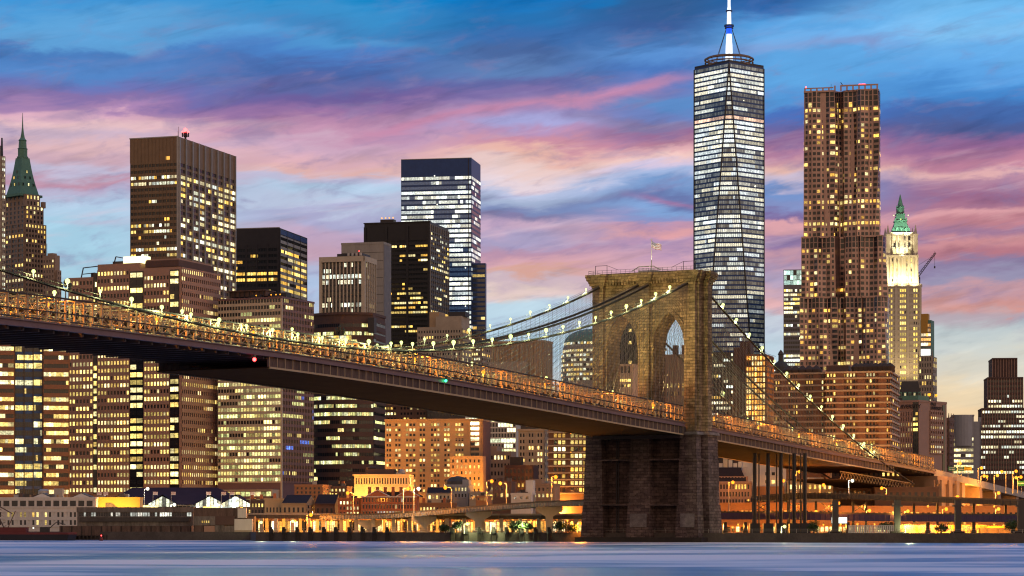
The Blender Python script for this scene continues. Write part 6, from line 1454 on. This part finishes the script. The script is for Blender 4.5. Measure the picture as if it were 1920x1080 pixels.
for px in (305, 394, 442, 224):
    X_ = b.x(px, -1); h = b.z(928) - z0
    g = b.part(('gable', 'purple_roof')); w = 6.0
    for s in (-1, 1): g.face([(X_, -1.6, z0+h+.2), (X_, 8, z0+h+.2), (X_+s*w, 6, z0-.1), (X_+s*w, -1.6, z0-.1)] if s < 0 else [(X_, 8, z0+h+.2), (X_, -1.6, z0+h+.2), (X_+w, -1.6, z0-.1), (X_+w, 6, z0-.1)])
    if px != 224:
        for i in range(8):
            f0, f1 = -1+2*(i+.08)/8, -1+2*(i+.92)/8; zz = lambda f: z0 + (h-.5)*(1-abs(f)*.92)
            b.rib.append(MB().face([(X_+f0*w*.9, -1.3, z0-.8), (X_+f1*w*.9, -1.3, z0-.8), (X_+f1*w*.9, -1.3, zz(f1)), (X_+f0*w*.9, -1.3, zz(f0))], b.glow(WHITE, 1.2) if b.r.random() < .8 else (.1,.1,.08)))
    else: b.part(('gable_front', 'grey_siding')).face([(X_-w, -1.3, z0), (X_+w, -1.3, z0), (X_, -1.3, z0+h)])
b.done(None, 40)
for i, px in enumerate((182, 194, 287, 321, 387, 415, 431, 469)):
    D = 893; o = thing('small_flag', 'small striped flag on a thin pole along the pavilion roof edge', 'flag', (wx(px, D), D, 12.5), 0, 'small flags along the pavilion')
    q = MB(); q.tube((0,0,0), (0,0,wz(922, D)-12.5), .07, 4); q.build('pole', 'white_metal', o); h = wz(922, D)-12.5
    for k_ in range(4): q = MB(); q.box(0.05, 1.7, -.03, .03, h-1.2+.3*k_, h-.92+.3*k_); q.build('flag_stripe', 'flag_red' if k_ % 2 else 'flag_cloth', o)
# work barge with a small crane
o = thing('work_barge', 'dark red work barge with a lattice crane moored by the market hall', 'boat', (wx(40, 822), 822, 0))
q = MB(); q.prism([(-17,-4),(16,-4),(18,0),(16,4),(-17,4)], -.8, 2.0, [(-17.5,-4.4),(17,-4.4),(19,0),(17,4.4),(-17.5,4.4)]); q.build('hull', 'black_steel', o)
q = MB(); q.prism([(-17.4,-4.35),(16.9,-4.35),(18.9,0),(16.9,4.35),(-17.4,4.35)], 2.0, 2.7); q.box(-11, 2, -2.5, 2.5, 2.7, 4.4); q.build('deck_house', 'barge_red', o)
q = MB(); q.path([(-6,0,4.4), (-10,0,13), (-3,0,9)], .22, 4); q.path([(-4.5,0,4.4), (-2,0,10)], .18, 4); q.path([(-10,0,13), (-13,0,6)], .08, 4)
for i in range(6): q.tube((-6-i*.66, .3, 4.4+i*1.43), (-5-i*.3, -.3, 5.2+i*1.0), .08, 4)
q.build('crane', 'rusty_metal', o)
q = MB(); q.path([(8,0,2.7), (12,0,6.2), (15,0,5.4)], .2, 4); q.box(6.5, 9.5, -1.2, 1.2, 2.7, 4.5); q.build('winch', 'dark_steel', o)
q = MB(); q.ball((-14.5, -4.5, 2.9), .3, 6, 4); q.build('deck_lamp', 'lamp_white', o); q = MB(); q.ball((5, -4.5, 4.2), .28, 6, 4); q.build('deck_lamp', 'lamp_white', o)
o = thing('mooring_buoy', 'small red mooring buoy by the foot of the tin shed', 'buoy', (wx(190, 800), 800, 0)); q = MB(); q.lathe([(.3,-.4),(.7,.2),(.5,1),(.15,1.6)], 8); q.build('float', 'barge_red', o); q = MB(); q.ball((0,0,1.7), .2, 6, 4); q.build('light', 'beacon_red', o)

# row of low houses
simple('brick_house', 'dark low brick house with a flat roof beside the patched shed', 463, 497, 500, 938, 905, 6, 'dark_brick', (965, 942, 2, 5), chim=2).done()
simple('grey_house', 'small grey-fronted house with a shopfront row behind the low highway', 496, 531, 534, 936, 900, 6, 'tan_brick', (965, 948, 1, 5), chim=1).done()
b = simple('gabled_house', 'tan house with a big slate roof and gable end facing the ramp', 528, 574, 594, 945, 895, 10, 'tan_brick', (965, 948, 1, 5), (965, 945, 2, 3)); gable(b, -b.W, 0, 0, b.R, b.z(945), b.z(928)-b.z(945), 'x'); b.done()
b = simple('gabled_house', 'dark house with a long slate roof between two street lamps', 590, 628, 636, 946, 900, 10, 'brown_brick', (965, 950, 1, 4)); gable(b, -b.W, 0, 0, b.R+4, b.z(946), b.z(927)-b.z(946), 'x'); b.part(('skylight', 'lit_roof')).box(-b.W*.4, -b.W*.4+1, 2, 2.6, b.z(940), b.z(938.5)); b.done()
simple('lit_brick_house', 'bright orange brick house above the gabled roofs', 552, 604, 622, 910, 935, 8, 'orange_brick', (935, 912, 3, 6), (935, 914, 3, 3), lit=.2).done()
b = simple('brick_row', 'dark brown brick block with a cluttered roof just above the gabled houses', 604, 650, 660, 913, 950, 8, 'brown_brick', (940, 915, 3, 6), chim=2); cooling(b, -b.W+2, 2, b.z(913), 4, 3, 2.5); b.done()
b = simple('arcade_building', 'cream building with a row of arched top windows above the brick warehouses', 664, 766, 775, 891, 985, 6, 'cream_stone', (910, 893, 1, 20), (910, 893, 1, 4), ww=.5, wh=.66, sill=.15, lit=.12)
b.wall.box(-b.W-.5, .5, -.7, 0, b.z(891), b.z(889)); b.part(('roof_house', 'dark_brick')).box(-b.W+4, -b.W+16, 4, 10, b.z(891), b.z(879)); b.part(('water_tank', 'tree_brown')).lathe([(2.0, b.z(884)), (2.1, b.z(876)), (.2, b.z(872))], 10, (-b.W+6, 7)); b.part(('roof_dome', 'grey_panel')).ball((-4, 8, b.z(886)), 1.6); cooling(b, -12, 5, b.z(891), 6, 4, 2); b.done()
b = simple('brick_house', 'three-storey red brick house standing by the double-gabled brick row', 634, 676, 679, 935, 890, 4, 'red_brick', (968, 938, 3, 6), lit=.3, chim=1); b.done()
b = Bld('brick_warehouse', 'long red brick warehouse with two pointed gables trimmed in white and three rows of windows', 677, 781, 786, 885, 4, 'red_brick')
z1 = b.z(931); b.vol(z1=z1)
b.facade('F', -b.W+.4, -.4, b.z(969), b.z(932), 3, 18, ww=.5, wh=.58, sill=.25, lit=.3, full=.0, pal=[(.9,.88,.75),(1,.75,.3)], proud=.15, k=.7)
for px, w in ((708, 4.4), (765, 4.4)):
    X_ = b.x(px); h = b.z(919)-z1; b.wall.face([(X_-w, -.06, z1), (X_+w, -.06, z1), (X_, -.06, z1+h)])
    for s in (-1, 1): b.part(('gable_trim', 'white_paint')).tube((X_+s*w, -.1, z1+.1), (X_, -.1, z1+h+.1), .2, 4)
    gable(b, X_-w, X_+w, 0, 10, z1, h-.1, 'y', 'slate_roof')
for i in range(18): t_ = -b.W+.4+(b.W-.8)*(i+.5)/18; [b.part(('window_sill', 'limestone')).box(t_-.7, t_+.7, -.35, 0, z, z+.18) for z in (b.z(958.8), b.z(946.5), b.z(934.2)+.1)]
b.part(('cornice', 'white_paint')).box(-b.W-.1, .2, -.3, 0, z1-.2, z1+.1)
for i in range(7): b.part(('chimney', 'red_brick')).box(-b.W*(i+.4)/7, -b.W*(i+.4)/7+1.1, 6, 7, z1, z1+3.6)
b.part(('rear_roof', 'tar_roof')).box(-b.W+6, -3, 8, b.R+8, z1, b.z(921)); b.done()
b = simple('slate_house', 'low house with a dark slate hip roof and lit upper windows behind the ramp', 800, 846, 850, 926, 935, 4, 'cream_stone', (938, 927, 1, 6), lit=.6); gable(b, -b.W, 0, 0, b.R, b.z(926), b.z(914)-b.z(926), 'x'); b.done()
b = simple('domed_house', 'pale grey house with a rounded dark roof and stepped side wing', 838, 878, 888, 910, 945, 8, 'grey_panel', (935, 912, 2, 6), lit=.3); b.part(('round_roof', 'tar_roof')).lathe([(5.2, b.z(910)), (4.8, b.z(902)), (3.2, b.z(895)), (.3, b.z(892))], 14, (-b.W*.6, 5.5)); b.wall.box(0, 4, 2, 8, 0, b.z(922)); b.wall.box(-2.5, 0, 1, 8, b.z(910), b.z(899)); b.done()
simple('lit_pavilion', 'low glass-fronted building glowing yellow below the tan apartments', 880, 930, 936, 923, 930, 4, 'limestone', (938, 925, 1, 10), ww=.8, wh=.7, sill=.1, lit=.95, full=1).done()
b = simple('brick_store', 'plain brown brick store with a single lit doorway behind the ramp', 924, 958, 968, 904, 925, 8, 'brown_brick', (935, 910, 2, 3), lit=.1); b.done()
b = simple('stucco_store', 'pale stucco store with painted frontage beside the plain brown store', 958, 996, 1004, 926, 920, 8, 'white_paint', (938, 929, 1, 3), lit=.2); b.wall.box(-b.W+5, 0, 5, 12, 0, b.z(900)); b.done()
b = simple('loft_house', 'brown house with stepped roof terraces next to the bridge pier', 990, 1040, 1050, 908, 940, 10, 'granite_tan', (935, 912, 2, 6), lit=.3); b.wall.box(-b.W, -b.W*.5, 1, 8, b.z(908), b.z(898)); b.done()
b = simple('orange_store', 'low orange-lit store under the rising ramp', 772, 850, 856, 944, 915, 3, 'orange_brick', (965, 948, 1, 12), lit=.4, chim=2); b.done()
b = simple('orange_store', 'squat orange brick box house between the ramp and lit pavilion', 892, 914, 922, 931, 905, 8, 'orange_brick', (940, 932, 1, 3), lit=.3); b.done()
# stalls and shopfronts glowing under the low highway
for i, (p0, p1, yt, lab) in enumerate(((478, 560, 975, 'glowing row of shop stalls under the low highway nearest the patched shed'), (564, 650, 974, 'glowing stalls with striped awnings under the low highway below the gabled houses'), (654, 740, 975, 'glowing stall fronts under the low highway before the brick warehouse'), (744, 842, 974, 'glowing market stalls under the low highway past the brick warehouse'), (846, 960, 976, 'glowing open yard wall under the highway ramp'), (964, 1092, 974, 'glowing amber wall under the ramp beside the bridge pier'))):
    D = 872 - (p0-478)*.085; b = Bld('market_stall', lab, p0, p1, p1+3, D, 3, 'orange_brick', cat='stall'); z1 = b.z(yt-6); b.vol(z1=z1)
    b.facade('F', -b.W+.2, -.2, .3, z1-1.0, 1, 16, ww=.8, wh=.8, sill=.05, rows={0:.85}, pal=[(1,.52,.10),(1,.7,.25),(1,.42,.06),(1,.85,.5)], k=1.25, corr=.3, at=-.02, proud=.3, wallbands=False)
    for q in range(10): b.part(('awning', ['mustard_paint', 'red_brick', 'white_paint'][q % 3])).box(-b.W*(q+.9)/10, -b.W*(q+.12)/10, -1.4, 0, z1-1.3, z1-1.05)
    for q in range(12): b.part(('stall_post', 'dark_steel')).box(-b.W*q/11-.1, -b.W*q/11+.1, -1.4, -1.2, 0, z1-1.1)
    for q in range(5): b.part(('stall_lamp', 'lamp_amber')).ball((-b.W*(q+.5)/5, -1.8, z1-1.7), .2, 6, 4)
    b.done(None, 24)
# ---- to the city side of the tower
b = Bld('corner_block', 'orange-lit corner block with tall paired windows and a grey mansard roof beside the bridge tower', 1330, 1408, 1424, 925, 6, 'salmon_granite')
z1 = b.z(905); b.vol(z1=z1); b.facade('F', -b.W+.4, -.4, b.z(962), b.z(906), 4, 13, ww=.5, wh=.62, sill=.22, lit=.1, full=0, pal=GOLD, proud=.25); b.facade('R', .3, b.R-.3, b.z(962), b.z(906), 4, 4, ww=.5, wh=.62, lit=.1, full=0, pal=GOLD)
b.wall.box(-b.W-.3, .4, -.5, b.R, z1-.3, z1+.5); b.part(('mansard_roof', 'slate_roof')).prism([(-b.W,0),(-1.5,0),(-1.5,b.R),(-b.W,b.R)], z1, b.z(876), [(-b.W,2.5),(-4,2.5),(-4,b.R-2),(-b.W,b.R-2)])
b.part(('upper_storey', 'salmon_granite')).box(-b.W, -1.2, .8, b.R, z1, b.z(893)); b.facade('F', -b.W+1, -1.6, z1+.3, b.z(894), 1, 11, ww=.5, wh=.7, at=.8, lit=.1, full=0, wallbands=False)
for q in range(6): b.part(('roof_house', 'white_paint')).box(b.x(1348+q*9, 4), b.x(1355+q*9, 4), 4, 7, b.z(876), b.z(868 - (q % 3)*3))
b.part(('roof_turret', 'cream_stone')).box(b.x(1356, 3), b.x(1364, 3), 3, 5, b.z(876), b.z(853)); b.done()
b = simple('blank_block', 'pale pink windowless block behind the black steel props', 1392, 1474, 1480, 864, 935, 5, 'white_paint'); b.facade('F', b.x(1432), b.x(1456), b.z(925), b.z(880), 3, 2, ww=.5, wh=.4, lit=.1, full=0, wallbands=False); b.part(('orange_wing', 'orange_brick')).box(b.x(1412), b.x(1470), -3, -.3, 0, b.z(912)); b.done()
b = simple('low_offices', 'low pale office shed behind the upper curved highway', 1476, 1562, 1568, 903, 930, 4, 'limestone', (935, 906, 2, 9), lit=.2); b.part(('roof_house', 'white_paint')).box(b.x(1515), b.x(1545), 2, 8, b.z(903), b.z(895)); b.done()
b = simple('dark_offices', 'dark low block with red and white lit signs under the bridge approach', 1560, 1690, 1696, 880, 945, 4, 'dark_brick', (930, 884, 4, 14), lit=.15); b.part(('red_sign', 'beacon_red')).box(b.x(1578), b.x(1590), -.5, -.3, b.z(909), b.z(906)); b.done()
b = simple('brick_viaduct_block', 'brown masonry block with arched base below the bridge approach', 1640, 1760, 1766, 915, 925, 3, 'dark_brick', (935, 920, 1, 10), lit=.2); b.done()
b = simple('amber_yard_wall', 'long amber-lit yard wall behind the shore highway', 1345, 1560, 1566, 944, 905, 3, 'orange_brick', (975, 948, 1, 26), ww=.5, wh=.4, lit=.15, full=.1, pal=[(1,.5,.1),(1,.42,.06)]); b.done()
b = simple('amber_yard_wall', 'long amber-lit yard wall below the stone bridge anchorage', 1570, 1985, 1992, 950, 900, 3, 'orange_brick', (975, 953, 1, 40), ww=.5, wh=.4, lit=.15, full=.1, pal=[(1,.5,.1),(1,.42,.06)]); b.done()
b = simple('mural_wall', 'low wall painted with colourful blotchy murals beneath the shore highway', 1690, 1850, 1853, 984, 850, 2, 'mural_paint', parapet=False); b.done()
b = simple('container_stack', 'stacked pale and rust shipping containers beyond the mural wall', 1838, 1912, 1915, 990, 846, 2, 'rusty_metal', parapet=False); b.part(('upper_container', 'mustard_paint')).box(b.x(1851), b.x(1893), -.3, 2, b.z(990), b.z(986)); b.done()
b = simple('glowing_yard', 'glowing yard of stalls behind the quay railing beside the bridge tower', 1352, 1690, 1693, 984, 880, 2, 'orange_brick', (998, 985, 1, 40), ww=.7, wh=.7, sill=.1, lit=.35, full=.3, pal=[(1,.55,.12),(1,.75,.3),(.9,.9,.3)], corr=.6, parapet=False); b.done(None, 60)
o = thing('light_box', 'brilliant white lit panel box set in the shore highway side', 'light panel', (wx(1574, 838), 838, wz(981, 838))); q = MB(); q.box(-2.6, 2.6, 0, .6, 0, 2.0); q.build('panel', 'lit_panel', o); q = MB(); q.box(-2.8, 2.8, .6, .8, -.2, 2.2); q.build('frame', 'dark_steel', o)
pr = None
for i in range(26):
    px = 1592 + i*3.6; D = 768
    if pr is None:
        pr = thing('white_post', 'short white concrete post in a close row behind the quay railing', 'bollard', (wx(px, D), D, QZ), 0, 'white posts behind the quay'); q = MB(); q.box(-.2, .2, -.2, .2, 0, 2.6); q.build('shaft', 'white_paint', pr); q = MB(); q.box(-.28, .28, -.28, .28, 2.6, 2.8); q.build('cap', 'white_paint', pr)
    else: copy_tree(pr).location = (wx(px, D), D, QZ)
# road signs over the bridge ramp
for (px0, px1, y0, y1, mt, lab) in ((1778, 1793, 875, 883, 'sign_green', 'green highway sign with white lettering over the bridge approach, beside the stone anchorage'), (1796, 1808, 875, 883, 'sign_green', 'green highway sign mounted against the yellow one over the bridge approach'), (1808, 1822, 875, 882, 'sign_yellow', 'yellow highway sign at the end of the sign row over the bridge approach')):
    D = 952; w = wx(px1, D)-wx(px0, D); h = (y1-y0)/F*D; o = thing('road_sign', lab, 'sign', (wx(px0, D), D, wz(y1, D)))
    q = MB(); q.box(0, w, 0, .12, 0, h); q.build('sign_board', mt, o); q = MB()
    for r_ in (.62, .22):
        x = .3
        while x < w-.5: ww_ = rnd.uniform(.12, .3); q.box(x, x+ww_, -.03, 0, h*r_, h*(r_+.2)); x += ww_ + .14
    q.build('lettering', 'sign_white' if mt == 'sign_green' else 'letter_dark', o); q = MB(); q.tube((w/2, .2, -2.6), (w/2, .2, h), .1, 5); q.build('post', 'aluminium', o)
o = thing('road_sign', 'green highway sign at the frame edge on the descending bridge ramp', 'sign', (wx(1908, 960), 960, wz(911, 960))); q = MB(); q.box(0, 3.2, 0, .12, 0, 1.9); q.build('sign_board', 'sign_green', o); q = MB(); [q.box(.3+i*.5, .6+i*.5, -.03, 0, .8, 1.2) for i in range(5)]; q.build('lettering', 'sign_white', o); q = MB(); q.tube((1.6,.2,-3), (1.6,.2,1.9), .1, 5); q.build('post', 'aluminium', o)

# ------------------------------------------------------------------ street lamps
def street_lamp(name, lab, grp, lm, h, arm, r=.62, power=None):
    o = thing(name, lab, 'street lamp', (0,0,0), 0, grp); q = MB(); q.tube((0,0,0), (0,0,h), .16, 6, .1); q.tube((0,0,h), (arm,0,h+.5), .09, 5); q.lathe([(.3,0),(.25,.8)], 6); q.build('pole', 'aluminium', o)
    q = MB(); q.box(arm-.5, arm+.2, -.2, .2, h+.45, h+.65); hd = q.build('lamp_head', 'lamp_iron', o); q = MB(); q.ball((arm-.2, -.25, h+.1), r, 8, 6); q.build('bulb', lm, hd); bulb_light(o, lm, (arm-.2, -1.3, h-.5), power or (13000 if lm in ('lamp_sodium', 'lamp_amber') else 2800)); return o
SL = {'sod': ('lamp_sodium', 'orange'), 'amb': ('lamp_amber', 'amber'), 'wht': ('lamp_white', 'white'), 'grn': ('lamp_green', 'greenish white')}
def lamps(lst, lab, grp, power=None, r=.62):
    pr = {}
    for (px, py, D, kind, base, arm) in lst:
        zb = wz(base, D); h = wz(py, D) - zb; key = (kind, round(h), arm > 0)
        l = lab.replace('*', SL[kind][1])
        o = street_lamp('street_lamp', l, grp, SL[kind][0], h, arm, r, power); o.location = (wx(px, D) - arm + .2, D, zb)
lamps([(652,925,838,'sod',963,-1.8),(583,966,826,'sod',1001,1.5),(785,917,812,'wht',962,1.8),(765,917,812,'amb',962,1.8),(835,915,806,'sod',957,-1.8),(922,903,796,'sod',948,1.8),(938,907,796,'amb',948,-1.8),(1042,895,785,'sod',942,1.5)], '* street lamp on the river edge of the highway ramp and low highway', 'street lamps on the highway and its ramp')
lamps([(277,917,895,'wht',948,1.5),(327,947,885,'wht',956,1.5),(407,947,885,'wht',956,-1.5)], '* lamp on a thin pole in front of the purple-roofed pavilion', 'lamps before the pavilion')
lamps([(876,983,765,'grn',1001,1.2),(925,983,762,'grn',1001,1.2),(980,983,760,'grn',1001,-1.2),(1088,982,757,'sod',1001,1.2),(490,980,800,'grn',1001,1),(549,978,795,'grn',1001,1),(1471,988,735,'grn',1001,1.2),(1703,987,722,'grn',1001,1.2)], '* promenade lamp on the quay by the railing', 'promenade lamps on the quay', None, .5)
lamps([(1374,905,867,'sod',960,1.6),(1469,902,881,'sod',928,1.5),(1499,885,881,'sod',927,1.5),(1544,910,879,'sod',928,1.5),(1598,902,877,'wht',928,1.5),(1653,916,875,'sod',930,-1.5),(1572,944,851,'sod',965,1.5),(1774,955,843,'sod',968,1.5),(1795,932,869,'sod',940,1.5),(1702,959,847,'amb',967,1.2),(1679,959,847,'amb',967,1.2),(1872,955,841,'amb',968,1.2),(1872,925,865,'amb',940,1.2),(1440,958,859,'amb',966,1.2),(1530,960,855,'amb',966,1.2),(1630,958,851,'amb',967,1.2)], '* street lamp standing by the highway decks past the bridge tower', 'street lamps by the shore and upper highways', 6000)
lamps([(1840,878,955,'sod',905,1.5),(1845,893,950,'amb',915,1.5),(1870,892,950,'amb',925,1.5),(1878,885,960,'sod',925,-1.5),(1905,884,960,'sod',925,1.5),(1914,895,955,'sod',925,1.5),(1800,869,970,'amb',893,1.2),(1905,896,950,'amb',925,1.2)], '* street lamp on the far ramp of the bridge approach', 'street lamps on the bridge approach ramp', 4500)
# unseen lamps added in the lanes to warm the lower storeys
st = []
for px in range(30, 1080, 60): st.append((px, 958, 960 + (px % 7)*6, 'amb', 996, 1.2))
lamps(st, 'added amber lamp behind the waterfront houses that warms the office fronts', 'added lamps in the inland lanes', 40000)
lamps([(px, 952, 1012, 'amb', 992, 1.2) for px in range(1430, 1930, 62)], 'added amber lamp behind the highways that warms the fronts past the bridge tower', 'added lamps in the far lanes', 40000)
# amber lamps hung under the highway decks
pr = None
for px, D, py in [(x, 852-(x-490)*.085, 977) for x in range(486, 1090, 34)] + [(x, 866-(x-1345)*.045, 984) for x in range(1352, 1930, 32)] + [(x, 884-(x-1400)*.03, 950) for x in range(1430, 1930, 62)]:
    if pr is None:
        pr = thing('underdeck_lamp', 'amber lamp hung under an elevated highway deck', 'lamp', (wx(px, D), D, wz(py, D)), 0, 'amber lamps under the highway decks')
        q = MB(); q.box(-.35, .35, -.2, .2, .25, .45); q.tube((0,0,.4), (0,0,1.2), .05, 4); q.build('fitting', 'lamp_iron', pr); q = MB(); q.ball((0,0,0), .3, 6, 4); q.build('bulb', 'lamp_amber', pr); bulb_light(pr, 'lamp_amber', (0, -.6, -.4), 4800)
    else: copy_tree(pr).location = (wx(px, D), D, wz(py, D))

# ------------------------------------------------------------------ trees
def tree(px, D, hpx, wpx, lab, seed, base=None, name='tree'):
    r = random.Random(seed); h = hpx/F*D; w = wpx/F*D/2; zb = QZ if base is None else wz(base, D)
    o = thing(name, lab, 'tree', (wx(px, D), D, zb)); q = MB(); q.tube((0,0,0), (.1,0,h*.45), .16+h*.012, 7, .1)
    tips = []
    for i in range(7):
        a = r.uniform(0, 6.28); p = (w*.6*math.cos(a)*r.uniform(.4,1), w*.6*math.sin(a)*r.uniform(.4,1), h*r.uniform(.5,.85)); q.tube((.05,0,h*r.uniform(.25,.42)), p, .1, 5, .03); tips.append(p)
    q.build('trunk', 'bark', o); c = MB()
    for p in tips + [(0,0,h*.75), (w*.3,0,h*.6), (-w*.4,0,h*.55)]:
        rr = w*r.uniform(.35,.6)
        for _ in range(90):
            d = Vector((r.gauss(0,1), r.gauss(0,1), r.gauss(0,.8))); d = d.normalized() * rr * r.random()**.4; v = Vector(p) + d; s = r.uniform(.16,.36)
            n = Vector((r.gauss(0,1), r.gauss(0,1), r.gauss(.4,1))).normalized(); a = n.orthogonal().normalized()*s; b_ = n.cross(a)
            if v.z < .3: continue
            c.face([v-a, v+b_*.6, v+a, v-b_*.6])
    c.build('crown', 'foliage', o)
for i, (px, D, hp, wp, lab, bs) in enumerate(((856,764,26,22,'bushy green tree on the quay beside the hammerhead column',None),(835,766,16,22,'low green shrub on the quay under the ramp',None),(965,760,24,34,'spreading tree around a greenish quay lamp',None),(990,760,22,26,'rounded green tree next to the lamp-lit spreading one',None),(1048,757,24,30,'tree on the quay under the tallest ramp column',None),(1075,757,18,22,'small tree close beside the foot of the bridge pier',None),
        (455,880,26,50,'dark tree mass beside the purple-roofed pavilion',None),(490,880,24,30,'dark tree behind the patched shed',None),(1010,905,22,40,'dark tree at the foot of the balcony flats',None),(1525,770,20,26,'amber-lit leafless-looking tree under the shore highway',None),(1660,772,20,30,'tree behind the row of white posts',None),(1900,772,24,40,'broad tree at the frame edge under the shore highway',None),(1765,790,16,30,'low tree behind the mural wall',None))):
    tree(px, D, hp, wp, lab, 50+i, bs)
